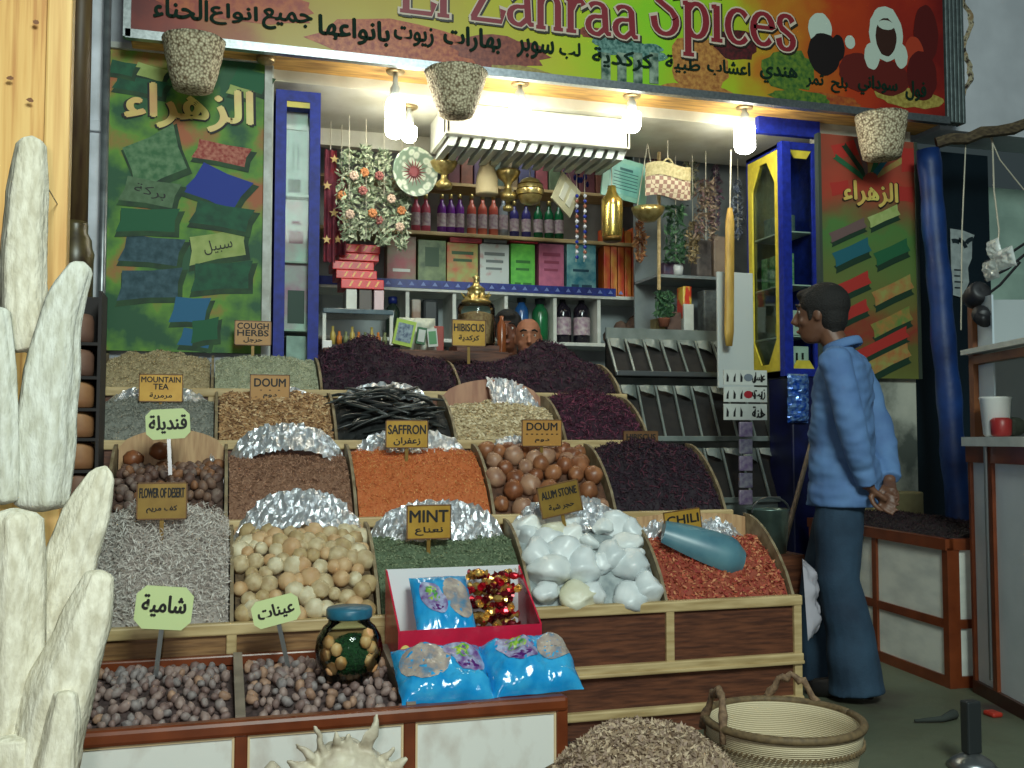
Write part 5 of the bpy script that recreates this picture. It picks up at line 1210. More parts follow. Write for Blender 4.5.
for i, (u, z, w) in enumerate(((.13,zg(274),.12),(.17,zg(255),.1),(.26,zg(268),.16))):
    bag('clear_packet', gp(u, z, -.05), tuple(gx), (0,.25,.95), w, .09, .02, [M_CELLO], ('crumpled clear packet over the black lamp heads', 'small clear packet hanging topmost at the right showcase', 'wide clear packet at the right picture edge above the showcase')[i], 'packet', None, i+20, .6)
c = gp(.2, zg(437), -.02); m = MB(); m.lathe([(.04,.0),(.05,.01),(.062,.16),(.066,.165),(.06,.17),(.045,.02),(.0,.015)], c, 24); tag(m.build('plastic_cup', M_WPLAST, None, True), 'white plastic tub at the right edge standing on the showcase shelf', 'cup')
m = MB(); m.bbox(tuple(gp(.05,zg(437)+.001,-.16)), tuple(gp(.05,zg(437),-.16)+Vector((.12,.1,.09))), .02); tag(m.build('stone_block', mat('green_stone', (130,140,124), (100,104,92), 14, .6)), 'greenish grey stone block inside the right showcase compartment', 'stone')
m = MB(); m.lathe([(.03,0),(.04,.01),(.042,.07),(.03,.08),(0,.08)], gp(.21,zg(437),.0)+Vector((0,-.05,.0)), 16); tag(m.build('red_tin', mat('tin_red', (150,40,40), rough=.4), None, True), 'small red tin before the white tub at the right edge', 'tin')

# ================================================================== BEAM, POLE, STRINGS, GLAZING PRINT
b0, b1 = P(936, 143, 4.95), P(1060, 118, 4.6); d = (b1-b0)
m = MB(); pth = [b0+d*(i/8)+Vector((0,0,.012*math.sin(i*2.4))) for i in range(9)]; m.tube(pth, [.035+.012*math.sin(i*3.1) for i in range(9)], 7)
tag(m.build('wood_beam', mat('beam_wood', (98,84,60), (60,48,36), 12, .8, bump=.5, stretch=(1,6,6))), 'rough weathered timber pole jutting out under the upper right wall', 'beam')
b0, b1 = P(928, 150, 5.0), P(959, 520, 4.95); b1 = b0+(b1-b0)*(b0.z/(b0.z-b1.z)); m = MB(); n = 30
pth = [b0.lerp(b1, i/n)+Vector((.003*math.sin(i*.9),0,0)) for i in range(n+1)]; m.tube(pth, [.066+.008*(i/n)+.005*math.sin(i*1.7) for i in range(n+1)], 16)
tag(m.build('blue_roll', mat('blue_tarp', (20,60,124), (12,36,84), 5, .5, bump=.5, bscale=12), None, True), 'tall leaning roll of blue plastic sheet right of the incense poster', 'roll')
def cord(pts, r, label, name='string', m_=M_STRING):
    mb = MB(); mb.tube(pts, r, 6); return tag(mb.build(name, m_), label, 'string')
cord([P(966,136,4.9), P(962,230,4.9), P(961,330,4.9)], .004, 'pale string hanging left over the dark glazing')
cord([P(986,128,4.85), P(1000,160,4.85), P(1024,190,4.85)], .004, 'pale string slanting right from the timber pole')
cord([P(992,130,4.85), P(994,190,4.85), P(999,230,4.85), P(996,275,4.85)], .005, 'white string hanging before the pale green shutter')
t = thing('window_print', P(967, 262, 5.4), 'torn white print stuck on the dark glazing, two dark arcs at its top', 'poster')
o_ = P(967, 262, 5.405); k = mpp(967, 5.4)
m = MB(); m.prism([(-19*k,-34*k),(-9*k,-36*k),(-3*k,-30*k),(2*k,-20*k),(1*k,-6*k),(6*k,4*k),(7*k,22*k),(10*k,28*k),(-4*k,32*k),(-19*k,33*k)], o_, AX, AZ, (0,.004,0)); m.build('sheet', mat('print_white', (176,186,184), (150,160,160), 20, .5), t)
m = MB()
for cx_, cy_, r_, a0, a1 in ((-14,10,13,60,110),(-13,10,15,20,75),(8,14,12,90,150)):
    pts = [((cx_+r_*math.cos(math.radians(a0+(a1-a0)*i/8)))*k, (cy_+r_*math.sin(math.radians(a0+(a1-a0)*i/8)))*k) for i in range(9)]+[((cx_+(r_-4.5)*math.cos(math.radians(a1+(a0-a1)*i/8)))*k, (cy_+(r_-4.5)*math.sin(math.radians(a1+(a0-a1)*i/8)))*k) for i in range(9)]
    m.flat(pts, o_+Vector((0,-.002,0)), AX, AZ)
for i in range(4): m.flat([(-16*k,(-8-6*i)*k),((-6-i % 2*3)*k,(-8-6*i)*k),((-6-i % 2*3)*k,(-9.5-6*i)*k),(-16*k,(-9.5-6*i)*k)], o_+Vector((0,-.002,0)), AX, AZ)
m.build('print', mat('print_dark', (28,40,46), rough=.5), t)
# bits of wire and packets by the glazing
for i, (x, y, x2, y2) in enumerate(((985,262,1030,240),(985,280,1030,250),(980,300,1020,262))):
    cord([P(x,y,4.4), P((x+x2)/2,(y+y2)/2+4,4.35), P(x2,y2,4.3)], .008, ('top','middle','lowest')[i]+' of three dark cables slung over the right showcase', 'cable', M_BLK)
# frayed plaster edge beside the sign
m = MB(); n = 26
def crack(u, v):
    y = -40+u*135; x = 968+4*math.sin(u*17)+3*mnoise.noise(Vector((u*14,0,3))); p = P(x, y, 5.19); w = .028*(.6+.5*abs(mnoise.noise(Vector((u*22,1,0)))))
    return (p.x+w*(v-.5)*2, 5.2-.022*math.sin(PI*v)-.006*mnoise.noise(Vector((u*30,v*3,0))), p.z)
m.grid(crack, 60, 6); tag(m.build('plaster_edge', mat('frayed', (146,120,86), (52,36,26), 26, .8, c3=(180,170,140), lo=.4, hi=.6)), kind='structure')
bpy.data.objects['plaster_edge'].name = 'trim_5'

# ================================================================== RIGHT OF THE STALL: BINS, BROOM, BUCKET, WRITTEN CARDS
# stepped bin unit inside the opening
ux0, ux1 = P(628, 400, 5.5).x, P(790, 430, 5.3).x
u_ = thing('bin_unit', ((ux0+ux1)/2, 5.3, 0), 'stepped white metal unit of open dispenser bins right of the stall', 'rack')
tiers = [(5.34,P(700,500,5.34).z,P(700,448,5.45).z),(5.5,P(700,438,5.5).z,P(700,386,5.62).z),(5.68,P(700,374,5.68).z,P(690,340,5.78).z)]
NB = 8; bw = (ux1-ux0)/NB
M_BINW = mat('bin_white', (140,150,146), (116,126,122), 9, .35, .2); M_BIND = mat('bin_dark', (40,36,34), (26,24,24), 20, .7)
for ti, (yy, zl, zh) in enumerate(tiers):
    m = MB(); m.bbox((ux0, yy-.012, zl-.02), (ux1, yy+.006, zl+.012), .004); m.build('lip', M_STEEL if ti == 2 else M_BINW, u_)
    m = MB(); m.prism([(0,-.02),(.16,zh-zl),(.17,zh-zl),(.17,-.02)], (ux0, yy+.01, zl), (0,1,0), AZ, (ux1-ux0,0,0)); m.build('bin_back', M_BIND, u_)
    for q in range(NB+1):
        x = ux0+bw*q; m = MB(); m.prism([(-.012,0),(.0,.0),(.15,zh-zl),(.135,zh-zl)], (x-.006-.0, yy, zl), (0,1,0), AZ, (.012,0,0)); m.build('divider', M_BINW, u_)
    for q in range(NB):
        x = ux0+bw*q; m = MB(); hh = .07+.02*math.sin(q*2.3+ti)
        m.grid(lambda u, v: (x+.012+(bw-.024)*u, yy+.11+.03*v-.03*math.sin(PI*u), zh-hh*(1-v)*(.55+.45*u)+.004*mnoise.noise(Vector((u*6, v*6, q+ti*9)))), 8, 4); m.build('lid_flap', M_BINW, u_)
m = MB(); m.box((ux0, 5.36, 0), (ux1, 5.4, tiers[0][1]-.02)); m.box((ux1-.01, 5.34, 0), (ux1, 5.85, tiers[2][2])); m.box((ux0, 5.84, 0), (ux1, 5.86, tiers[2][2]+.07)); m.build('carcass', M_BINW, u_)
# white hanging board with broom handle
a = rect(733, 272, 748, 388, 5.42); m = MB(); m.bbox((a[0]-.09, 5.44, a[2]), (a[1]+.05, 5.46, a[3]), .004)
tag(m.build('white_board', mat('board_white', (190,198,196), rough=.5)), 'plain white board hung behind the wooden paddle by the yellow cabinet', 'board')
p0, p1 = P(730, 208, 5.36), P(729, 346, 5.36); m = MB(); m.tube([p0, p0.lerp(p1,.1), p0.lerp(p1,.9), p1], [.016,.03,.032,.022], 12, ell=(1,.5))
pd = thing('wooden_paddle', p1, 'long yellow wooden paddle hanging by a cord beside the yellow cabinet', 'paddle'); m.build('blade', mat('paddle_wood', (206,170,84), (176,136,60), 10, .5, stretch=(4,4,.6)), pd, True)
m = MB(); m.tube([p0, P(731,150,5.36)], .005, 6); m.build('cord', M_STRING, pd)
# three written cards and a strip of sachets
for i, (y0, y1) in enumerate(((370,385),(387,402),(404,420))):
    a = rect(724, y0, 767, y1, 5.16); t = thing('written_card', ((a[0]+a[1])/2, 5.16, a[2]), '%s of three white cards with black writing hung beneath the yellow cabinet' % ('topmost','middle','lowest')[i], 'sign')
    m = MB(); m.box((a[0], 5.16, a[2]), (a[1], 5.168, a[3])); m.build('card', M_WHITE, t); w, h = a[1]-a[0], a[3]-a[2]; m = MB()
    for q in range(5):
        x = .05+.16*q+(.15 if q > 2 else 0); x = min(x, .85); m.flat([(x*w,.2*h),((x+.05)*w,.2*h),((x+.06)*w,(.5+.3*((q+i) % 2))*h),((x+.01)*w,(.8-.3*((q+i) % 2))*h)], (a[0], 5.158, a[2]), AX, AZ)
    m.text(ar(('عسل','زيت','حنة')[i]), (a[0]+.8*w, 5.157, a[2]+.5*h), .3*w, .7*h, AX, AZ, 0, .03); m.build('writing', M_BLACK, t)
    if i < 2:
        m = MB(); cc = (a[0]+.56*w, 5.157, a[2]+.5*h); m.flat([(.03*math.cos(q*.6), .022*math.sin(q*.6)) for q in range(10)], cc, AX, AZ); m.build('spot_print', mat('spot_red', (170,40,50), rough=.4) if i else mat('spot_grey', (120,130,140), rough=.4), t)
for i in range(5):
    a = rect(740, 422+17*i, 753, 437+17*i, 5.14); m = MB(); m.bbox((a[0], 5.14, a[2]), (a[1], 5.16, a[3]), .006)
    tag(m.build('hanging_sachet', [mat('sach_a', (120,100,140), (160,150,170), 40, .3), mat('sach_b', (150,150,160), (110,100,130), 40, .3)][i % 2]), '%s sachet of the narrow hanging strip below the written cards' % ('first','second','third','fourth','fifth')[i], 'sachet', 'sachets on a hanging strip')
# broom leaning by the navy post, bucket
m = MB(); m.tube([P(812,440,5.0), P(784,545,4.72), P(779,562,4.68)], [.013,.014,.014], 10); br = tag(m.build('broom_stick', mat('stick_grey', (136,122,104), (112,98,82), 20, .6), None, True), 'grey wooden stick leaning behind the man against the navy post', 'stick')
bk = P(768, 545, 4.25); bk.z = P(768,548,4.25).z
m = MB(); m.lathe([(.06,.0),(.085,.0),(.1,.2),(.105,.205),(.095,.2),(.08,.012),(0,.01)], (bk.x, 4.25, bk.z-.02), 28); t = thing('metal_bucket', (bk.x, 4.25, bk.z-.02), 'grey green metal bucket beside the chili bin', 'bucket'); m.build('pail', mat('bucket', (110,132,124), (90,108,100), 12, .3, .6), t, True)
m = MB(); m.tube([(bk.x+.1*math.cos(x_), 4.25-.03, bk.z+.17+.07*math.sin(x_)) for x_ in [PI*i/12 for i in range(13)]], .005, 6); m.build('handle', M_STEEL, t)
m = MB(); m.box((bk.x-.12, 4.13, 0), (bk.x+.12, 4.38, bk.z-.021)); tag(m.build('wooden_box', M_DARKWOOD), 'dark wooden box under the metal bucket', 'box')
# scoop resting on the chili
sc0 = P(706, 540, 3.70); sd = thing('plastic_scoop', sc0, 'blue green plastic scoop lying on the chili flakes', 'scoop')
m = MB(); e1 = (P(749,556,3.66)-P(667,526,3.74)); L_ = e1.length; e1.normalize(); e2 = Vector((0,.62,-.78)); e2 = (e2-e1*e2.dot(e1)).normalized(); e3 = e1.cross(e2)
def scp(u, v, off=0):
    a = PI*(v-.5)*1.0; w = .08*(.5+.5*math.sin(PI*(.08+.55*u)))*(1 if u < .8 else max(.35, (1-((u-.8)/.2)**2*.9))**.5) - off
    return sc0+e1*((u-.5)*L_*.98)-e2*(w*math.cos(a)-.045)+e3*(w*1.15*math.sin(a)) 
m.grid(lambda u, v: scp(u, v), 16, 14); m.grid(lambda u, v: scp(u, 1-v, .006), 16, 14)
m.add([scp(0, v/14) for v in range(15)], [tuple(range(15))]); m.add([scp(1, v/14) for v in range(15)], [tuple(reversed(range(15)))])
m.build('bowl', mat('scoop_teal', (92,134,146), (74,116,132), 12, .35), sd, True)
# litter on the floor
p = P(900, 661, Z=.0); m = MB(); m.prism([(-.04,-.01),(.0,-.006),(.045,-.016),(.04,.016),(-.02,.008),(-.045,.012)], (p.x, p.y, .004), CR, Vector((0,.4,.9)).normalized(), (.0,-.004,.002)); tag(m.build('paper_scrap', M_WPLAST), 'small white scrap of paper on the floor by the marble counter', 'litter')
p = P(994, 716, Z=.0); m = MB(); m.bbox((p.x-.03, p.y-.03, 0), (p.x+.02, p.y+.03, .02), .008); tag(m.build('red_wrapper', mat('wrapper_red', (170,50,36), rough=.4)), 'crumpled red wrapper on the floor before the showcase', 'litter')
p = P(972, 768, Z=.0); t = thing('stand_foot', (p.x, p.y, 0), 'shiny metal foot with dark upright on the floor at the lower right', 'stand')
m = MB(); m.lathe([(.075,0),(.08,.01),(.06,.03),(.025,.05),(.0,.055)], (p.x, p.y, 0), 24); m.build('foot', M_STEEL, t, True)
p2 = P(974, 700, Y=p.y); m = MB(); m.bbox((p.x-.028, p.y-.02, .05), (p.x+.028, p.y+.02, p2.z), .006); m.build('upright', mat('stand_dark', (40,44,46), rough=.4), t)
p = P(953, 722, Z=.0); m = MB(); m.tube([(p.x-.16,p.y+.02,.012),(p.x-.05,p.y,.016),(p.x+.03,p.y+.03,.02),(p.x+.05,p.y+.06,.012)], [.006,.012,.02,.012], 8); tag(m.build('rag', mat('rag', (50,56,52), rough=.9), None, True), 'dark twisted rag lying on the floor near the counter corner', 'litter')
# plastic bag hanging at the end of the stall
bag('hanging_bag', (P(789,598,3.7).x+.05, 3.66, P(789,598,3.7).z), (.5,.8,0), (0,.1,1), .22, .3, .05, [mat('film_white', (190,186,196), rough=.25, alpha=.8, bump=.3, bscale=20)], 'limp whitish plastic bag hanging on the right end of the stall', 'bag', None, 31, .6)
# ================================================================== SHOP INTERIOR
YSH = 6.5
zA = P(500, 291, YSH).z; zB = P(560, 342, YSH).z; zC = P(480, 234, YSH).z
sx0, sx1 = .1, P(655, 290, YSH).x
sh = thing('wall_shelf', ((sx0+sx1)/2, YSH, zB), 'white wall shelving along the back of the shop, blue strip on the middle board', 'shelf')
for z, lab in ((zA,'m'),(zB,'l'),(zC,'u')):
    m = MB(); m.bbox((sx0, YSH, z-.025), (sx1, YB, z), .004); m.build('shelf_board', M_WHITE if z != zC else M_PALEWOOD, sh)
m = MB(); m.box((sx0, YSH-.006, zA-.005), (sx1-.3, YSH, zA+.05)); m.build('edge_strip', mat('blue_strip', (30,50,140), (20,36,110), 30, .4), sh)
m = MB(); n = 22
for i in range(n):
    x = P(388, 284, YSH).x+i*.078; k_ = .018
    m.flat([(-k_,-.01),(k_,-.01),(0,.016)], (x, YSH-.008, zA+.022), AX, AZ)
m.build('strip_pattern', mat('strip_light', (110,130,190), rough=.4), sh)
for x in (408, 455, 507, 556, 600):
    xx = P(x, 310, YSH).x; m = MB(); m.box((xx-.012, YSH+.02, zB), (xx+.012, YB-.01, zA-.025)); m.build('upright', M_WHITE, sh)
m = MB(); m.box((sx0, YB-.02, zB-.5), (sx1, YB-.005, zA)); m.build('back_board', mat('shelf_back', (172,184,184), (150,160,162), 5, .6), sh)
# --- boxes on the blue-edged shelf
def box_item(x0, x1, ytop, col, label, marks=None, mk=None, Y=YSH+.03, z=None, d=.12, name='carton', cat='box', group=None):
    a = rect(x0, ytop, x1, ytop+30, Y); mb = MB(); z = zA+.002 if z is None else z
    mb.bbox((a[0], Y, z), (a[1], Y+d, a[3]), .003); mats = [col]; w = a[1]-a[0]; h = a[3]-z
    if marks:
        for (u0, v0, u1, v1) in marks: mb.flat([(u0*w,v0*h),(u1*w,v0*h),(u1*w,v1*h),(u0*w,v1*h)], (a[0], Y-.002, z), AX, AZ, 1)
        mats.append(mk)
    return tag(mb.build(name, mats), label, cat, group)
GB = 'cartons on the blue edged shelf'
lines_ = [(.15,.75,.85,.82),(.2,.6,.8,.66),(.2,.45,.75,.5),(.15,.1,.4,.2),(.5,.1,.85,.2)]
box_item(447, 478, 243, mat('ct_oliv', (150,170,90), (190,90,60), 14, .4), 'olive and orange carton standing left of the white one on the blue edged shelf', lines_[:2], mat('mk_dkgreen', (40,80,40), rough=.5), group=GB)
box_item(480, 509, 244, mat('ct_white', (196,204,200), (180,120,120), 16, .4, lo=.55, hi=.75), 'white carton with small red flowers on the blue edged shelf', lines_[:3], mat('mk_grey', (110,120,120), rough=.5), group=GB)
box_item(511, 535, 244, mat('ct_green', (104,196,70), (80,170,60), 20, .4), 'bright green carton on the blue edged shelf', lines_[1:], mat('mk_green', (40,110,40), rough=.5), group=GB)
box_item(539, 564, 244, mat('ct_pink', (200,110,140), (180,96,128), 20, .4), 'pink carton on the blue edged shelf', lines_[:3], mat('mk_rose', (150,60,90), rough=.5), group=GB)
box_item(567, 596, 244, mat('ct_teal', (34,120,140), (140,190,190), 12, .4), 'teal carton on the blue edged shelf behind the bead strings', lines_[2:], mat('mk_teal', (20,70,90), rough=.5), group=GB)
box_item(418, 446, 240, mat('ct_herb', (120,140,90), (60,84,50), 12, .4), 'green and beige carton above the blue edge, right of the red carton', [(.25,.45,.75,.85)], mat('mk_moss', (44,74,44), rough=.5), group=GB)
box_item(387, 416, 236, mat('ct_redherb', (150,40,50), (120,120,90), 8, .4), 'dark red carton above the blue edge next to the stack of red boxes', [(.2,.3,.8,.36)], M_WHITE, group=GB)
for i in range(7):
    box_item(604+7*i, 610+7*i, 228+3*(i % 2), mat('ct_flame%d' % (i % 2), ((206,120,50),(190,60,44))[i % 2], ((190,60,44),(214,150,70))[i % 2], 20, .4, stretch=(1,1,.4)), '%s upright red and yellow incense box in the row right of the teal carton' % ('first','second','third','fourth','fifth','sixth','last')[i], group='red and yellow incense boxes')
# --- bottles on the upper shelf
def bottle(x, y0, y1, w, Y, z, col, label, group, cap=None, sq=False):
    k = mpp(x, Y); h = P(x, y0, Y).z-z; r = w*k/2; c = (P(x, y1, Y).x, Y+r+.01, z)
    t = thing('bottle', c, label, 'bottle', group)
    m = MB(); m.lathe([(r*.8,0),(r,.008),(r,h*.6),(r*.9,h*.68),(r*.4,h*.78),(r*.36,h*.88)], c, 16); m.build('bottle_body', col, t, True)
    m = MB(); m.lathe([(r*.44,h*.87),(r*.44,h*.99),(r*.36,h)], c, 12); m.build('cap', cap or M_WPLAST, t, True)
    m = MB(); m.lathe([(r*1.02,h*.16),(r*1.02,h*.5)], c, 16, cap=False); m.build('bottle_label', mat('lbl', (150,120,140), (190,180,180), 40, .5), t, True)
    return t
GBo = 'perfume bottles on the upper back shelf'
cols_ = [('pinkish red', mat('bt_pink', (190,90,110), (150,60,80), 9, .15)), ('purple', mat('bt_purple', (110,50,140), (84,34,110), 9, .15)), ('amber', mat('bt_amber', (176,80,70), (206,120,100), 9, .15)), ('clear grey', mat('bt_clear', (150,160,170), (110,120,130), 9, .15)), ('dark blue', mat('bt_blue', (60,56,120), (44,44,96), 9, .15)), ('dark green', mat('bt_green', (24,96,60), (18,70,44), 9, .15))]
seq = [(417,0),(427,0),(443,1),(452,1),(461,1),(473,2),(484,2),(495,2),(505,3),(516,4),(528,4),(540,5),(551,5),(561,5)]
ordn = ['leftmost','second','third','fourth','fifth']
cntc = {}
for x, ci in seq:
    cntc[ci] = cntc.get(ci, 0)+1
    bottle(x, 193 if ci < 4 else 200, 233, 9.6, YSH+.02, zC+.002, cols_[ci][1], '%s of the %s bottles on the upper back shelf' % (ordn[cntc[ci]-1], cols_[ci][0]) if ci != 3 else 'clear grey bottle between the amber and dark blue ones', GBo, M_BRASS)
# low red and silver packets under the upper shelf
for i, (x0, x1, c_, lab) in enumerate(((450,482,'bt_redp','left red'),(484,507,'bt_grp','left grey'),(510,538,'bt_redp','right red'),(540,566,'bt_grp','right grey'))):
    a = rect(x0, 236, x1, 243, YSH+.02); mb = MB(); mb.bbox((a[0], YSH+.02, a[2]), (a[1], YSH+.1, zC-.026), .004)
    tag(mb.build('flat_box', mat(c_, (170,30,44) if 'red' in c_ else (110,116,110), (140,24,36) if 'red' in c_ else (90,90,90), 20, .4)), '%s flat box tucked beneath the upper back shelf' % lab, 'box')
# lower shelf, behind the seller
def jarb(x, y0, w, Y, z, col, capc, label):
    k = mpp(x, Y); h = P(x, y0, Y).z-z; r = w*k/2; c = (P(x, 320, Y).x, Y+r+.01, z); t = thing('bottle', c, label, 'bottle')
    m = MB(); m.lathe([(r*.9,0),(r,.01),(r,h*.62),(r*.85,h*.72),(r*.5,h*.8),(r*.48,h*.86)], c, 18); m.build('bottle_body', col, t, True)
    m = MB(); m.lathe([(r*.62,h*.84),(r*.62,h),(r*.5,h*1.01)], c, 14); m.build('cap', capc, t, True); return t
M_CAPK = mat('cap_dark', (24,30,34), rough=.4)
jarb(524, 294, 15, YSH+.05, zB+.002, mat('jug_blue', (40,90,150), (30,70,120), 9, .2), M_CAPK, 'blue bottle on the lower back shelf above the sellers')
jarb(543, 296, 17, YSH+.05, zB+.002, mat('jug_green', (34,110,66), (24,84,50), 9, .2), M_CAPK, 'green bottle on the lower back shelf right of the blue one')
for i, x in enumerate((566, 585)):
    t = bottle(x, 291, 336, 17, YSH+.05, zB+.002, mat('bt_black', (20,22,34), (36,30,40), 9, .12), '%s of two black bottles on the lower back shelf' % ('left','right')[i], 'black bottles', M_CAPK)
jarb(394, 296, 15, YSH+.05, zB+.002, mat('jug_dk', (44,60,50), (30,40,36), 9, .2), mat('cap_navy', (24,40,110), rough=.4), 'dark bottle with navy cap on the left of the lower back shelf')
m = MB(); a = rect(423, 299, 439, 330, YSH+.05); m.bbox((a[0], YSH+.05, zB+.002), (a[1], YSH+.14, a[3]), .02); tag(m.build('black_canister', mat('can_blk', (34,40,44), rough=.4)), 'black canister on the lower back shelf behind the white bag', 'canister')
m = MB(); a = rect(412, 299, 421, 330, YSH+.04); m.bbox((a[0], YSH+.04, zB+.002), (a[1], YSH+.12, a[3]), .01); tag(m.build('carton', mat('ct_brownw', (150,120,100), (190,190,180), 9, .4)), 'small brown and white carton left of the black canister', 'box')
# --- brown sacks and things on the right of the lower shelf
for i, (x0, x1, y0, c_) in enumerate(((606,622,329,'sk_b'),(616,632,321,'sk_c'),(630,646,315,'sk_a'))):
    a = rect(x0, y0, x1, 340, YSH+.06-.03*i); mb = MB(); w = a[1]-a[0]; h = a[3]-zB
    lumpy(1, .25, (w*.55, .06, h*.55))(mb, i+4); mb.v = [(v[0]+(a[0]+a[1])/2, v[1]+YSH+.1-.02*i, v[2]+zB+h*.5) for v in mb.v]
    tag(mb.build('cloth_sack', mat(c_, (104+8*i,84+4*i,74), (76,60,54), 16, .8), None, True), '%s small brown sack on the lower back shelf' % ('left','middle','right')[i], 'sack')
# right wall shelf board and its goods
YR2 = 6.0; zr = P(690, 338, YR2).z; zr2 = P(690, 276, YR2).z
m = MB(); m.box((P(652,338,YR2).x, YR2-.03, zr-.02), (3.95, YR2+.35, zr)); m.box((P(655,276,YR2).x, YR2-.02, zr2-.02), (3.95, YR2+.35, zr2)); m.box((P(655,276,YR2).x, YR2+.33, zr), (3.95, YR2+.35, zr2+.9))
sw = tag(m.build('wall_shelf', mat('shelf_grey', (140,150,150), (120,128,130), 6, .6)), 'grey wall shelves on the right of the shop above the dispenser bins', 'shelf')
def rb(x0, y0, x1, y1, z, col, label, name='packet', cat='packet', r=.01, Y=YR2, d=.1, group=None):
    a = rect(x0, y0, x1, y1, Y); mb = MB(); mb.bbox((a[0], Y, z+.001), (a[1], Y+d, a[3]), r); return tag(mb.build(name, col), label, cat, group)
rb(683, 286, 692, 312, zr+.12, mat('rb_red', (206,60,40), (220,190,70), 8, .4, stretch=(4,1,1), lo=.45, hi=.55), 'red and yellow packet standing on the white carton at the right wall shelf')
rb(684, 304, 694, 336, zr, M_WHITE, 'white carton under the red and yellow packet', 'carton', 'box', .004, YR2-.01, .11)
rb(704, 290, 722, 336, zr, mat('rb_grey', (110,118,116), (80,84,84), 30, .5), 'tall grey patterned packet at the end of the right wall shelf')
rb(668, 312, 682, 337, zr, mat('rb_brn', (110,84,74), (80,60,54), 16, .7), 'brown packet on the right wall shelf near the green plant')
rb(656, 318, 666, 337, zr, mat('rb_olive', (120,110,70), (90,84,54), 16, .7), 'olive packet at the left end of the right wall shelf')
rb(697, 240, 712, 272, zr2, mat('rb_dk', (84,76,74), (110,100,94), 30, .6), 'dark patterned packet on the upper right wall shelf')
rb(714, 236, 726, 272, zr2, mat('rb_tan', (150,130,110), (124,104,90), 9, .6), 'tan packet on the upper right wall shelf behind the paddle')
rb(664, 262, 684, 275, zr2, mat('rb_plum', (84,54,70), (60,60,90), 20, .5), 'plum coloured flat packet on the upper right wall shelf')
m = MB(); c = P(678, 262, YR2); m.lathe([(.0,0),(.03,.0),(.035,.05),(.03,.07),(.0,.07)], (c.x, YR2-.0, zr2+.001), 14); tag(m.build('white_pot', M_WPLAST, None, True), 'small white pot on the upper right wall shelf', 'pot')
# top rows of dim packets under the ceiling
pal = [(80,40,48),(100,60,48),(66,48,70),(50,66,58),(90,76,54),(46,46,76),(104,48,56),(66,80,58),(84,48,62)]
zT = P(500, 186, YSH+.1).z
m = MB(); m.box((sx0, YSH+.1, zT-.02), (sx1+.4, YB, zT)); tag(m.build('wall_shelf', M_PALEWOOD), 'top wooden shelf along the back wall of the shop, full of packets', 'shelf')
x = 448; i = 0
while x < 640:
    w = random.choice((13,15,17)); c_ = pal[i % 9]; y0 = 158+random.randint(-6,4)
    a = rect(x, y0, x+w, 180, YSH+.13); mb = MB(); mb.bbox((a[0], YSH+.13, zT+.001), (a[1]-.008, YSH+.26, a[3]), .006)
    tag(mb.build('packet', mat('tp%d' % (i % 9), c_, tuple(min(255,int(v*1.3)) for v in c_), 14, .5)), 'packet in the top row of the back wall, number %s from the left' % ('one two three four five six seven eight nine ten eleven twelve thirteen fourteen fifteen sixteen'.split()[i]), 'packet', 'dim packets on the top back shelf'); x += w; i += 1
# --- stack of red boxes on white packs, left
YK = 5.95
zk = P(352, 306, YK).z
red = mat('stack_red', (214,44,44), (196,34,38), 9, .35); ygl = mat('stack_yellow', (226,170,90), rough=.4)
ow = ['lowest','second from the bottom','middle','second from the top','topmost']
for i, (x0, x1, y0, y1) in enumerate(((341,384,279,289),(336,377,270,279),(332,374,261,270),(339,379,253,261),(339,380,244,253))):
    a = rect(x0, y0, x1, y1, YK); t = thing('red_box', ((a[0]+a[1])/2, YK, a[2]), '%s of the red boxes stacked on the left of the shop' % ow[i], 'box', 'stack of red boxes')
    m = MB(); m.bbox((a[0], YK, a[2]+.001), (a[1], YK+.2, a[3]-.001), .004); m.build('carton_body', red, t); m = MB(); w = a[1]-a[0]; h = a[3]-a[2]
    for q in range(4):
        u = (.18+.2*q)*w; m.flat([(u,h*.25),(u+.012,h*.25),(u+.03,h*.8),(u+.018,h*.8)], (a[0], YK-.0015, a[2]), AX, AZ)
    m.build('print', ygl, t)
zb0 = P(361, 289, YK).z
for i, (x0, x1) in enumerate(((346,357),(359,372),(374,384))):
    a = rect(x0, 289, x1, 310, YK+.01); mb = MB(); mb.bbox((a[0], YK+.01, a[2]), (a[1], YK+.18, zb0), .005); tag(mb.build('carton', [M_WHITE, mat('ct_dim', (90,84,80), rough=.5), mat('ct_whitepink', (206,180,186), rough=.4)][i]), '%s upright carton under the stack of red boxes' % ('left white','middle dark','right pinkish')[i], 'box')
a = rect(322, 310, 392, 317, YK); tb = thing('glass_case', ((a[0]+a[1])/2, YK, 0), 'small glass topped case holding bottles under the red boxes', 'case')
zt_ = P(361, 310, YK).z; zl_ = P(361, 345, YK).z
m = MB(); m.bbox((a[0], YK-.05, zt_-.03), (a[1], YK+.25, zt_), .004); m.build('top', mat('case_teal', (50,70,80), (90,110,120), 9, .2), tb)
m = MB(); m.box((a[0], YK, .0), (a[1], YK+.25, zl_)); m.build('base', mat('case_base', (60,50,44), rough=.6), tb)
for x_ in (a[0], a[1]-.02):
    m = MB(); m.box((x_, YK-.04, zl_), (x_+.02, YK-.02, zt_-.03)); m.build('corner_post', M_WHITE, tb)
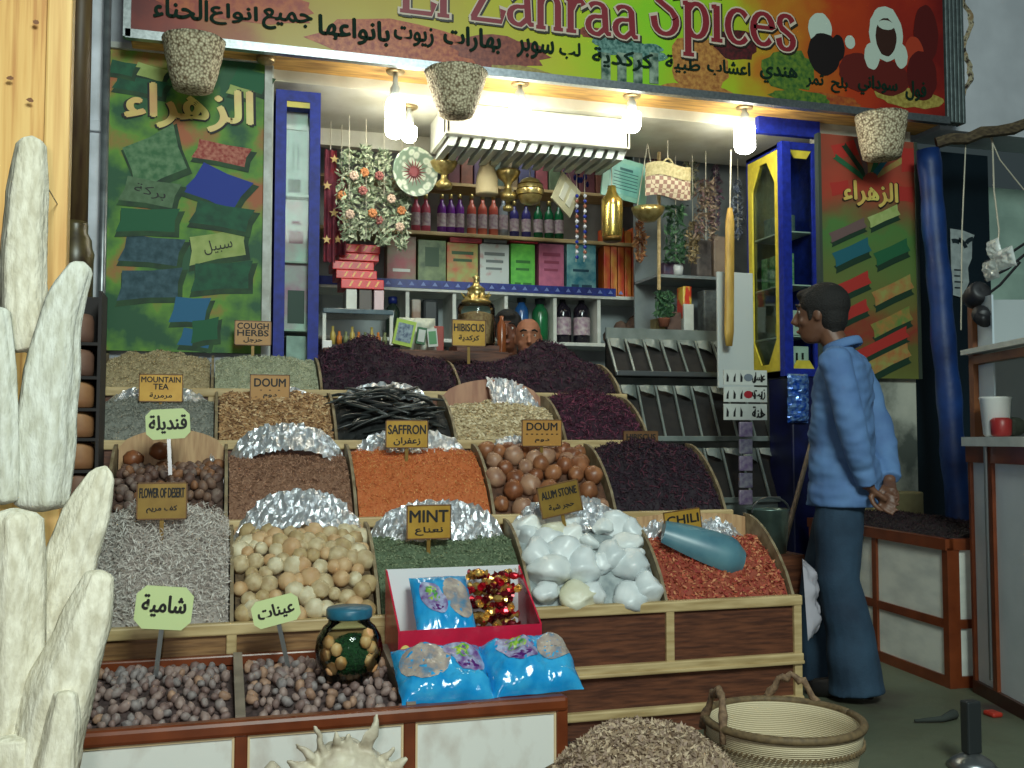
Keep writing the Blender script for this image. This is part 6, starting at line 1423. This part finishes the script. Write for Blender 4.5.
for i in range(9):
    px_ = 333+6.5*i; c = P(px_, 333, YK+.02); m = MB(); r_ = .016; h = .08+.03*(i % 3 == 0); m.lathe([(r_,0),(r_,h*.6),(r_*.5,h*.75),(r_*.5,h)], (c.x, YK+.03, zl_+.001), 10)
    tag(m.build('vial', mat('vial%d' % (i % 3), ((190,170,90),(200,120,50),(120,130,90))[i % 3], rough=.3), None, True), '%s small vial inside the glass topped case' % ('first','second','third','fourth','fifth','sixth','seventh','eighth','ninth')[i], 'vial', 'vials in the glass case')
a = rect(322, 340, 332, 362, 5.88); m = MB(); m.bbox((a[0], 5.88, 0), (a[1], 5.9, a[3]), .006); tag(m.build('white_card', M_WPLAST), 'white upright card at the left end of the purple mound', 'card')
# --- brass lidded glass jar
YJ = 5.32; c = P(476, 345, YJ); k = mpp(476, YJ); r_ = 19*k; h = 52*k; zj = P(476, 346, YJ).z
t = thing('lidded_jar', (c.x, YJ, zj), 'big glass jar with a brass crown lid behind the HIBISCUS tag', 'jar')
m = MB(); m.lathe([(r_*.9,0),(r_,.01),(r_,h*.72),(r_*.93,h*.8),(r_*.75,h*.84)], (c.x, YJ, zj), 28); m.build('jar_body', _M['jar_glass'], t, True)
m = MB(); m.lathe([(r_*.9,.008),(r_*.93,h*.6),(r_*.4,h*.66),(0,h*.67)], (c.x, YJ, zj), 22); m.build('filling', mat('jar_fill', (190,150,110), (150,110,80), 60, .7), t)
m = MB(); m.lathe([(r_*.8,h*.83),(r_*.8,h*.86),(r_*.66,h*.9),(r_*.5,h*.98),(r_*.44,h*1.08),(r_*.5,h*1.1),(r_*.2,h*1.18),(r_*.12,h*1.28),(r_*.22,h*1.33),(0,h*1.38)], (c.x, YJ, zj), 24)
for q in range(8):
    a_ = 2*PI*q/8; p = Vector((c.x+r_*.62*math.cos(a_), YJ+r_*.62*math.sin(a_), zj+h*.93)); m.tube([p, p+Vector((.02*math.cos(a_), .02*math.sin(a_), .025))], [.008,.003], 6)
m.build('lid', M_BRASS, t, True)
zbc = P(430, 350, 5.24).z; a = rect(322, 346, 497, 380, 5.3); m = MB(); m.bbox((a[0], 5.24, 0), (a[1]+.05, 5.56, zbc), .005); tag(m.build('back_counter', M_DARKWOOD), 'dark counter behind the rear purple mound, jar and packets on it', 'counter')
a = rect(455, 346, 497, 380, 5.3); m = MB(); m.box((a[0], 5.25, zbc), (a[1], 5.45, zj-.001)); tag(m.build('wooden_stand', M_DARKWOOD), 'dark stand under the brass lidded jar', 'stand')
# white bag and packs behind the hibiscus mound
YW = 5.28
bag('paper_bag', (P(418,330,YW+.15).x, YW+.15, P(418,332,YW).z), (1,0,0), (0,.25,1), .2, .2, .05, [mat('bag_white', (206,210,196), (180,186,170), 9, .6, bump=.3, bscale=14)], 'crumpled whitish bag standing behind the rear purple mound', 'bag', None, 41, .6)
def lean(x, y, w, h, Y, rot, mats, label, panel=None):
    c = P(x, y, Y); k = mpp(x, Y); R = Matrix.Rotation(-rot, 3, 'Y'); ax, az = R@AX, R@AZ; t = thing('packet', c, label, 'packet'); m = MB(); m.obox(c, ax*(w*k/2), (0,.015,0), az*(h*k/2)); m.build('sleeve', mats[0], t)
    m = MB(); m.obox(c+Vector((0,-.016,0)), ax*(w*k*.38), (0,.001,0), az*(h*k*.36)); m.build('print', mats[1], t)
lean(404, 333, 20, 26, YW+.06, -.2, [mat('pk_yg', (170,200,70), rough=.35), mat('pk_navy', (60,80,110), (150,170,180), 50, .4)], 'yellow green packet with dark window leaning in the rear purple mound')
lean(421, 336, 9, 17, YW+.03, -.15, [mat('pk_dg', (40,100,60), rough=.35), M_WHITE], 'small dark green packet right of the yellow green one')
lean(432, 338, 10, 18, YW+.05, .1, [M_WHITE, mat('pk_gg', (90,150,100), rough=.35)], 'small white packet with green mark by the rear purple mound')
a = rect(428, 326, 444, 346, YW+.14); m = MB(); m.bbox((a[0], YW+.14, a[2]-.05), (a[1], YW+.2, a[3]), .004); tag(m.build('carton', mat('ct_dullred', (160,70,60), (140,54,48), 9, .5)), 'dull red carton behind the small white packet', 'box')
a = rect(497, 316, 506, 345, 5.5); m = MB(); m.lathe([(.026,-.3),(.026,(a[3]-a[2])*.7),(.012,(a[3]-a[2])*.85),(.012,a[3]-a[2])], ((a[0]+a[1])/2, 5.5, a[2]), 14); tag(m.build('bottle', mat('bt_brown', (130,70,36), rough=.25), None, True), 'slim brown bottle right of the brass lidded jar', 'bottle')

# ================================================================== HANGING WARES
def hang(t, top, bot, r=.003, m_=M_STRING): mb = MB(); mb.tube([top, bot], r, 5); return mb.build('cord', m_, t)
zceil = zs
# shutter box under the ceiling with slatted underside
YX = 5.32
a = rect(446, 100, 630, 135, YX); xA, xB = P(446,120,YX).x, P(630,140,YX).x; zt1 = zs-.004; zb1 = P(540,141,YX).z
t = thing('shutter_box', ((xA+xB)/2, YX, zb1), 'white shutter box with slatted underside below the shop ceiling', 'shutter')
m = MB(); m.bbox((xA, YX, zb1), (xB, YX+.06, zt1), .01); m.box((xA, YX, zb1), (xA+.02, YX+.42, zt1)); m.box((xB-.02, YX, zb1), (xB, YX+.42, zt1)); m.build('casing', mat('casing_white', (222,224,210), (206,206,190), 6, .5), t)
for q in range(16):
    x_ = xA+.03+(xB-xA-.08)*q/15; m = MB(); m.prism([(.01,0),(.05,.0),(.075,.055),(.03,.055)], (x_-.02, YX+.06, zb1-.05), AX, AZ, (0,.36,0)); m.build('slat', mat('slat_grey', (206,214,206), rough=.5), t)
# lamps: fluorescent bulbs in sockets
M_GLOW = mat('bulb_glow', (255,252,236), emit=40)
M_SOCK = mat('socket_white', (190,196,190), rough=.5)
def lamp(x, y0, y1, Y, ztop, label, r=10, tilt=0):
    k = mpp(x, Y); zt_ = P(x, y0, Y).z; zb_ = P(x, y1, Y).z; c = P(x, y1, Y); L_ = zt_-zb_
    t = thing('hanging_bulb', (c.x, Y, zb_), label, 'lamp')
    m = MB(); m.lathe([(.024,L_-.045),(.026,L_-.04),(.026,L_+.02),(.014,L_+.04),(.012,ztop-zb_)], (c.x, Y, zb_), 16); m.build('socket', M_SOCK, t, True)
    m = MB(); m.lathe([(.045,ztop-zb_-.012),(.05,ztop-zb_-.004),(.05,ztop-zb_)], (c.x, Y, zb_), 16); m.build('ceiling_rose', mat('rose_brass', (150,130,90), rough=.4, metal=.6), t, True)
    m = MB(); r_ = r*k; m.lathe([(r_*.5,0),(r_*.85,.012),(r_,.03),(r_,L_*.72),(r_*.8,L_-.04)], (c.x, Y, zb_), 14); m.build('bulb', M_GLOW, t, True)
YLm = 5.12; zun = zb-.02
lamp(395, 92, 138, YLm, zun, 'glowing bulb, leftmost of the four under the shop sign', 10)
lamp(520, 96, 138, YLm, zun, 'glowing bulb under the sign above the shutter box, second from the left', 11)
lamp(632, 106, 132, YLm, zun, 'short glowing bulb under the sign, third from the left', 9)
lamp(745, 118, 153, YLm, zun, 'glowing bulb by the yellow cabinet, rightmost under the sign', 10.5)
lamp(409, 122, 142, YLm+.35, zs, 'small glowing bulb just behind the leftmost one', 8)
p = P(266, 50, YLm); m = MB(); m.lathe([(.03,-.03),(.045,-.02),(.05,0)], (p.x, YLm, zun), 16); tag(m.build('ceiling_rose', _M['rose_brass'], None, True), 'empty round lamp fitting under the sign above the left blue cabinet', 'fitting')
# woven shades under the sign
M_WOVEN = mat('woven_shade', (226,214,180), (112,92,66), 80, .8, kind='voronoi', bump=.6, lo=.2, hi=.8)
for (x, y0, y1, w0, w1, lab, Y) in ((193,37,92,31,19,'leftmost woven straw shade hanging from the sign over the green poster',4.92),(456,69,118,32,17,'middle woven straw shade hanging from the sign by the leftmost bulb',4.92),(882,112,160,26,18,'rightmost woven straw shade hanging from the sign over the red poster',4.92)):
    k = mpp(x, Y); zt_, zb_ = P(x, y0+6, Y).z, P(x, y1, Y).z; c = P(x, y1, Y); h = zt_-zb_; t = thing('straw_lantern', (c.x, Y, zb_), lab, 'lampshade')
    r0_, r1_ = w0*k, w1*k
    m = MB(); m.lathe([(r1_*.5,0),(r1_,.012)]+[(r1_+(r0_-r1_)*(q/8)**.8, .012+h*q/8) for q in range(1,9)]+[(r0_-.01,h),(r1_*.9,.03),(r1_*.4,.015)], (c.x, Y, zb_), 28, wob=.025); m.build('weave', M_WOVEN, t, True)
    m = MB(); m.tube([(c.x, Y, zb_+h*.3), (c.x, Y, zb_+h+.06)], .006, 6); m.lathe([(.03,h),(.03,h+.03),(.012,h+.05)], (c.x, Y, zb_), 12)
    m.tube([(c.x-r0_*.97, Y, zb_+h), (c.x, Y, zb_+h+.02), (c.x+r0_*.97, Y, zb_+h)], .005, 6); m.build('hanger', M_STEEL, t)
# brass censers
YH = 5.75
def censer(x, y, s, label, Y=YH, squat=False):
    k = mpp(x, Y)*s; c = P(x, y, Y); t = thing('brass_censer', c, label, 'censer')
    pr_ = [(0,-22),(7,-21),(8,-17),(3,-12),(3,-8),(8,-5),(11,-1),(13,3),(12.4,4),(9,5),(7,9),(4,13),(2,17),(0,19)] if not squat else [(0,-20),(7,-20),(8,-16),(4,-12),(3,-6),(5,-2),(10,2),(13,8),(12,9.5),(9,6),(4,2),(0,1)]
    m = MB(); m.lathe([(r*k, z*k) for r, z in pr_], c, 22); m.build('vessel', M_BRASS, t, True); top = c+Vector((0,0,34*k))
    for q in range(3):
        a_ = 2*PI*q/3+.4; hang(t, c+Vector((12*k*math.cos(a_), 12*k*math.sin(a_), (3 if not squat else 8)*k)), top, .0022)
    hang(t, top, Vector((top.x, top.y, zb1)), .0025)
censer(444, 166, 1.1, 'small brass hanging censer with pointed lid, left of the woven cone')
censer(508, 180, 1.0, 'brass hanging censer with open bowl, right of the woven cone', squat=True)
censer(508, 196, .7, 'smaller brass bell shaped censer hanging just beneath the open bowl', Y=YH+.06)
# woven cone
c = P(487, 178, YH); k = mpp(487, YH); t = thing('woven_cone', c, 'pale woven cone hanging between the two brass censers', 'shade')
m = MB(); m.lathe([(11*k,-17*k),(11.5*k,-16*k),(11*k,-2*k),(8.5*k,9*k),(5*k,17*k),(2*k,19*k),(0,19.5*k)], c, 22); m.build('weave', mat('cone_weave', (216,200,160), (170,150,104), 90, .7, kind='zbands', lo=.2, hi=.8), t, True); hang(t, c+Vector((0,0,19*k)), Vector((c.x, c.y, zb1)))
# pierced brass globe
c = P(530, 191, YH); k = mpp(530, YH); t = thing('brass_globe', c, 'round brass globe lamp with pierced bands hanging right of the censers', 'lamp')
m = MB(); m.lathe([(4*k,-14*k),(9*k,-12*k),(13*k,-5*k),(14*k,0),(13*k,5*k),(9*k,11*k),(5*k,13*k),(0,13.5*k)], c, 24); m.build('globe', M_BRASS, t, True)
m = MB()
for z_ in (-5,1,6): m.tube([c+Vector((13.6*k*math.cos(a_)*(1-.002*z_*z_), 13.6*k*math.sin(a_)*(1-.002*z_*z_), z_*k)) for a_ in [2*PI*i/24 for i in range(25)]], .0035, 6)
m.build('band', mat('brass_dark', (110,84,40), rough=.4, metal=.8), t); hang(t, c+Vector((0,0,13*k)), Vector((c.x, c.y, zb1)))
# plate
c = P(414, 172, YH); k = mpp(414, YH); t = thing('painted_plate', c, 'round patterned plate with dark red centre hanging below the leftmost bulb', 'plate'); nrm = Vector((.25,-.95,-.1)).normalized()
m = MB(); m.lathe([(0,0),(17*k,0),(24*k,4*k),(25*k,4*k),(24*k,2*k),(17*k,-2*k),(0,-2*k)], c, 36, ax=tuple(nrm)); m.build('dish', mat('plate_pattern', (176,190,168), (110,130,112), 24, .3, kind='voronoi', c3=(200,206,190), lo=.15, hi=.6), t, True)
m = MB(); e1_ = nrm.orthogonal().normalized(); e2_ = nrm.cross(e1_)
for q in range(18):
    a_ = 2*PI*q/18; d_ = e1_*math.cos(a_)+e2_*math.sin(a_); s_ = nrm.cross(d_); m.add([c+nrm*.004+d_*4*k+s_*1.0*k, c+nrm*.004+d_*15*k, c+nrm*.004+d_*4*k-s_*1.0*k], [(0,1,2),(2,1,0)])
m.add([c+nrm*.004+(e1_*math.cos(2*PI*q/20)+e2_*math.sin(2*PI*q/20))*5*k for q in range(20)], [tuple(range(20))]); m.build('star_pattern', mat('plate_red', (120,36,44), rough=.3), t); hang(t, c+Vector((0,0,24*k)), Vector((c.x, c.y, zs)))
# tilted cream double frame
c = P(566, 195, YH); k = mpp(566, YH); ax, az = Vector((.72,.5,-.42)).normalized(), Vector((.2,0,1)); az = (az-ax*az.dot(ax)).normalized(); nn = ax.cross(az)
t = thing('cream_frame', c, 'tilted cream frame with two pale oblong inserts hanging right of the brass globe', 'frame')
m = MB(); m.obox(c, ax*17*k, nn*.006, az*16*k); m.build('backing', mat('cream_board', (206,200,164), (190,184,150), 9, .5), t); sgn = -1 if nn.y > 0 else 1
for q in (-1,1):
    m = MB(); m.obox(c+ax*q*6*k+nn*sgn*.008, ax*3.6*k, nn*.004, az*9*k); m.build('insert', mat('insert_white', (226,224,206), rough=.2), t)
hang(t, c+az*16*k, Vector((c.x, c.y, zb1)))
# mint document
c = P(625, 180, YH+.05); k = mpp(625, YH+.05); R = Matrix.Rotation(.1, 3, 'Y'); ax, az = R@Vector((.97,.24,0)), R@AZ; nn = ax.cross(az)
t = thing('framed_notice', c, 'mint green framed notice hanging behind the golden cylinder', 'notice'); sgn = -1 if nn.y > 0 else 1
m = MB(); m.obox(c, ax*28*k, nn*.006, az*21*k); m.build('board', mat('mint_board', (150,206,186), (136,190,172), 8, .4), t)
m = MB(); m.obox(c+nn*sgn*.0075, ax*20*k, nn*.001, az*16*k); m.build('sheet', mat('mint_sheet', (126,190,180), (140,200,186), 30, .3), t)
m = MB()
for q in range(7): m.obox(c+nn*sgn*.0092+az*(10-3.4*q)*k, ax*(8 if q == 0 else 15)*k, nn*.0006, az*(1.3 if q == 0 else .4)*k)
m.build('printed_line', mat('mint_ink', (60,110,110), rough=.5), t); hang(t, c+az*21*k, Vector((c.x, c.y, zb1)))
# woven purse
c = P(668, 182, YH-.1); k = mpp(668, YH-.1); t = thing('woven_purse', c, 'woven straw purse with checkered lower half hanging near the right bulb', 'bag')
m = MB(); m.grid(lambda u, v: (c.x+(u-.5)*50*k, c.y-.045*math.sin(PI*u)**.5*math.sin(PI*min(1,v*.9+.05)), c.z+(v-.5)*32*k+2*k*math.sin(u*6)), 20, 10); m.grid(lambda u, v: (c.x+(.5-u)*50*k, c.y+.045*math.sin(PI*u)**.5*math.sin(PI*min(1,v*.9+.05)), c.z+(v-.5)*32*k+2*k*math.sin((1-u)*6)), 20, 10)
m.build('weave', mat('purse_check', (216,200,170), (160,122,106), 40, .7, kind='brick'), t, True)
m = MB(); m.grid(lambda u, v: (c.x+(u-.5)*50*k, c.y-.008-.045*math.sin(PI*u)**.5*.95, c.z+(.1+.42*v)*32*k+2*k*math.sin(u*6)), 16, 4); m.build('flap', mat('purse_plain', (212,198,150), (180,164,116), 60, .7), t, True)
m = MB(); m.tube([c+Vector(((-8+16*i/8)*k, 0, (15+9*math.sin(PI*i/8))*k)) for i in range(9)], .006, 6); m.build('handle', mat('purse_plain', (0,0,0)), t); hang(t, c+Vector((0,0,24*k)), Vector((c.x, c.y, zs)))
# golden cylinder
c = P(612, 236, YH-.15); k = mpp(612, YH-.15); t = thing('brass_cylinder', c, 'tall shiny golden cylinder lantern hanging before the incense boxes', 'lantern')
m = MB(); m.lathe([(9*k,-2*k),(10*k,0),(10.6*k,4*k),(11*k,30*k),(10.6*k,38*k),(7*k,42*k),(5*k,46*k),(4*k,52*k),(0,53*k)], c-Vector((0,0,1*k)), 26); m.build('shell', mat('gold_bright', (232,208,116), (206,176,90), 9, .22, .9), t, True)
m = MB(); m.lathe([(7*k,-5*k),(9.4*k,-4*k),(10*k,0)], c-Vector((0,0,1*k)), 22); m.build('base_ring', mat('brass_dark', (0,0,0)), t, True); hang(t, c+Vector((0,0,52*k)), Vector((c.x, c.y, zs)))
# dish of dried things below the purse
c = P(648, 212, YH); k = mpp(648, YH); t = thing('brass_dish', c, 'brass dish with trailing straw hanging under the woven purse', 'dish'); m = MB(); m.lathe([(0,-10*k),(8*k,-9*k),(15*k,-2*k),(17*k,4*k),(16*k,4*k),(8*k,-6*k),(0,-7*k)], c, 22); m.build('bowl', M_BRASS, t, True); hang(t, c+Vector((12*k,0,3*k)), Vector((c.x, c.y, zs))); hang(t, c+Vector((-12*k,0,3*k)), Vector((c.x, c.y, zs)))
# bead strings
for i, x in enumerate((577, 585)):
    ctop, cb = P(x, 190, YH), P(x-1, 262, YH); t = thing('bead_string', cb, '%s string of blue and white beads hanging before the teal carton' % ('left','right')[i], 'beads', 'bead strings'); hang(t, Vector((ctop.x, YH, zb1)), cb, .0018)
    for q in range(13):
        p = P(x, 196+5.1*q, YH); m = MB(); m.ball(p, .0125, 8); m.build('bead', (mat('bead_blue', (40,56,150), rough=.2), mat('bead_white', (196,200,210), rough=.2), mat('bead_rust', (150,90,70), rough=.3))[(q*2+i) % 3], t, True)
c = P(576, 168, YH+.2); t = thing('blue_tassels', c, 'bunch of blue glass drops hanging right of the cream frame', 'ornament')
for q in range(26):
    p = c+Vector((random.uniform(-.07,.07), random.uniform(-.03,.03), random.uniform(-.12,.1))); m = MB(); m.ball(p, (.012,.012,.02), 7); m.build('drop', _M['bead_blue'] if q % 3 else mat('bead_deep', (26,34,100), rough=.2), t, True)
hang(t, c+Vector((0,0,.1)), Vector((c.x, c.y, 3.45)))
# garlands of leaves and dried flowers, left of the opening
lf_ = [mat('gar0', (140,150,122), rough=.7), mat('gar1', (164,178,146), rough=.7), mat('gar2', (104,120,92), rough=.7), mat('gar3', (184,190,162), rough=.7)]
fl_ = [mat('flo_or', (190,124,76), rough=.6), mat('flo_pk', (196,170,150), rough=.6), mat('flo_rd', (150,90,84), rough=.6)]
for i, (x, y0, y1, w, fc) in enumerate(((349,150,240,14,0),(366,146,238,12,2),(384,150,246,14,1),(402,170,250,10,0))):
    Y = 5.72+.04*i; p0, p1 = P(x, y0, Y), P(x, y1, Y); t = thing('leaf_garland', p1, '%s hanging garland of pale leaves with %s flowers in the left of the opening' % (('first','second','third','fourth')[i], ('orange','red','cream','orange')[i]), 'garland', 'leaf garlands')
    hang(t, Vector((p0.x, Y, zs)), p1); m = MB(); ww = w*mpp(x, Y)
    def gf(u, v): a_ = 6.283*u; e = ww*(.35+.65*math.sin(PI*v)**.5)*(.3+.7*((u*7.3) % 1)); return (p0.x+(p1.x-p0.x)*v+e*math.cos(a_), Y+.5*e*math.sin(a_), p0.z+(p1.z-p0.z)*v)
    scatter(m, gf, 420, LEAF, (.022,.013,.012), 4, 1.2, .4, 0, 0); m.build('leaves', lf_, t)
    for q in range(3):
        v = .3+.22*q; c = Vector(gf((i*.31+q*.37) % 1, v))+Vector((0,-.04,0)); m = MB()
        for s_ in range(7):
            a_ = 2*PI*s_/7; m.ball(c+Vector((.017*math.cos(a_),0,.017*math.sin(a_))), (.012,.008,.012), 6)
        m.ball(c+Vector((0,-.006,0)), .011, 6); m.build('flower', fl_[fc if q % 2 else (fc+1) % 3], t, True)
# red cloth hangings with little stars
for i, (x, y0, y1) in enumerate(((330,150,262),(341,168,255))):
    Y = 5.86+.05*i; a = rect(x-6, y0, x+6, y1, Y); t = thing('red_hanging', ((a[0]+a[1])/2, Y, a[2]), '%s dark red cloth hanging with straw stars beside the left blue cabinet' % ('left','right')[i], 'hanging', 'red hangings')
    m = MB(); m.grid(lambda u, v: (a[0]+(a[1]-a[0])*u, Y+.02*math.sin(u*14)*math.sin(v*3+1), a[2]+(a[3]-a[2])*v), 14, 16); m.grid(lambda u, v: (a[0]+(a[1]-a[0])*(1-u), Y+.006+.02*math.sin((1-u)*14)*math.sin(v*3+1), a[2]+(a[3]-a[2])*v), 14, 16); m.build('cloth', mat('cloth_red', (130,30,40), (96,22,34), 12, .8, c3=(110,44,60)), t, True)
    hang(t, Vector(((a[0]+a[1])/2, Y, a[3])), Vector(((a[0]+a[1])/2, Y, zs)))
    for q in range(4):
        c = Vector(((a[0]+a[1])/2+.02*(-1)**q, Y-.03, a[3]-.06-(a[3]-a[2])*q*.24)); m = MB(); m.prism([((.028 if s_ % 2 == 0 else .011)*math.cos(PI/2+PI*s_/5), (.028 if s_ % 2 == 0 else .011)*math.sin(PI/2+PI*s_/5)) for s_ in range(10)], c, AX, AZ, (0,.004,0)); m.build('star', mat('star_straw', (206,170,96), rough=.5), t)
# green trailing plants on the right of the opening
for i, (x, y0, y1, w, lab) in enumerate(((676,205,262,13,'upper green trailing plant hanging right of the golden cylinder'),(664,292,316,10,'dark green plant on the lower shelf right of the incense boxes'),(706,180,240,14,'dim bunch of dried twigs hanging left of the wooden paddle'))):
    Y = (5.95,5.9,5.8)[i]; p0, p1 = P(x, y0, Y), P(x, y1, Y); t = thing('hanging_plant', p1, lab, 'plant'); ww = w*mpp(x, Y); m = MB()
    def gf2(u, v): a_ = 6.283*u; e = ww*(.3+.7*((u*7.3) % 1)); return (p0.x+(p1.x-p0.x)*v+e*math.cos(a_), Y+.4*e*math.sin(a_), p0.z+(p1.z-p0.z)*v)
    scatter(m, gf2, 320, LEAF, (.024,.014,.012), 3, 1.2, .4, 0, 0); cs_ = [mat('pl0', (50,90,56), rough=.6), mat('pl1', (70,110,70), rough=.6), mat('pl2', (34,66,44), rough=.6)] if i < 2 else [mat('tw0', (120,104,84), rough=.8), mat('tw1', (150,130,110), rough=.8), mat('tw2', (104,80,80), rough=.8)]
    m.build('leaves', cs_, t)
    if i != 1: hang(t, Vector((p0.x, Y, zs if i == 2 else 3.45)), p1)
    else: m = MB(); m.lathe([(.03,0),(.04,.05),(.042,.055)], (p1.x, Y, p1.z-.07), 14); m.build('pot', mat('pot_clay', (120,70,50), rough=.7), t, True)
# bunches of dried herbs and trinkets crowding the right side of the opening
for i, (x, y0, y1, w, Y, cols, lab) in enumerate(((655,150,178,9,6.1,((120,60,70),(150,110,90),(90,70,90)),'plum coloured dried bunch hanging high behind the woven purse'),(690,150,196,10,6.05,((110,120,90),(150,150,120),(90,84,70)),'grey green dried bunch hanging high right of the woven purse'),
    (716,165,225,8,6.2,((120,90,110),(150,130,140),(80,70,90)),'mauve dried bunch hanging near the rightmost bulb'),(693,222,262,9,5.9,((140,120,84),(170,150,110),(110,90,60)),'straw coloured dried bunch hanging above the right wall shelf'),
    (640,222,262,8,6.15,((170,110,70),(190,140,90),(130,80,60)),'rust coloured dried bunch hanging beneath the brass dish'),(738,180,240,7,5.9,((90,100,120),(140,150,160),(70,80,90)),'bluish glassy trinkets hanging right of the paddle cord'))):
    p0, p1 = P(x, y0, Y), P(x, y1, Y); t = thing('dried_bunch', p1, lab, 'herb bunch'); ww = w*mpp(x, Y); m = MB()
    def gf3(u, v): a_ = 6.283*u; e = ww*(.3+.7*((u*7.3) % 1))*(.4+.6*math.sin(PI*v)); return (p0.x+(p1.x-p0.x)*v+e*math.cos(a_), Y+.5*e*math.sin(a_), p0.z+(p1.z-p0.z)*v)
    scatter(m, gf3, 260, LEAF, (.02,.011,.01), 3, 1.2, .4, 0, 0); m.build('leaves', [mat('db%d%d' % (i, q), c_, rough=.7) for q, c_ in enumerate(cols)], t)
    hang(t, Vector((p0.x, Y, 3.45)) if Y > 6.0 else Vector((p0.x, Y, zs)), p1)
# poles hanging by the right wall
p = P(660, 225, 5.9); cord([Vector((p.x,5.9,zs+.3)), P(659,290,5.9)], .012, 'thin pale bamboo rod hanging between the incense boxes and the green plant', 'bamboo_rod', M_PALEWOOD)

# ================================================================== LIGHT AND CAMERA
def area(name, loc, tgt, size, power, col):
    l = bpy.data.lights.new(name, 'AREA'); l.shape = 'DISK'; l.size = size; l.energy = power; l.color = col
    o = bpy.data.objects.new(name, l); COL.objects.link(o); o.location = loc
    o.rotation_euler = (Vector(tgt)-Vector(loc)).to_track_quat('-Z', 'Y').to_euler(); return o
def point(name, loc, r, power, col):
    l = bpy.data.lights.new(name, 'POINT'); l.shadow_soft_size = r; l.energy = power; l.color = col
    o = bpy.data.objects.new(name, l); COL.objects.link(o); o.location = loc; return o
# the camera's own flash, beside the lens
area('camera_flash', EYE+CR*-.06+CU*.07-CF*.05, EYE+CF*3+Vector((-.55,0,-.1)), .07, 15, (1.0,.98,.92))
# overhead street light, placed to reach past the pine board; then an added fill
area('street_lamp', (.8,-1.4,4.1), (.6,4.2,.9), 1.4, 225, (.86,1.0,.90))
area('right_fill_light', (1.9,-1.2,4.4), (3.5,4.6,1.5), 1.2, 55, (.72,.92,1.0))  # unseen fill light, added to brighten the showcase face and right side
# fluorescent tube over the shelves inside
area('shop_tube', (1.9,6.25,3.3), (1.9,6.4,1.5), .7, 6, (.93,1.0,.93))
w = bpy.data.worlds.new('night'); SC.world = w; w.use_nodes = True
w.node_tree.nodes['Background'].inputs[0].default_value = (.30,.42,.44,1); w.node_tree.nodes['Background'].inputs[1].default_value = .10
cam = bpy.data.cameras.new('camera'); co = bpy.data.objects.new('camera', cam); COL.objects.link(co)
cam.sensor_width = 36; cam.lens = 36*FOC/1024; cam.clip_start = .02
co.location = EYE; co.rotation_euler = Matrix((CR, CU, -CF)).transposed().to_euler(); SC.camera = co
SC.view_settings.view_transform = 'Standard'; SC.view_settings.look = 'None'; SC.view_settings.gamma = 1; SC.view_settings.use_curve_mapping = False
SC.view_settings.exposure = 0.0
SC.cycles.use_denoising = True; SC.cycles.max_bounces = 8; SC.cycles.transparent_max_bounces = 12; SC.cycles.sample_clamp_indirect = 6
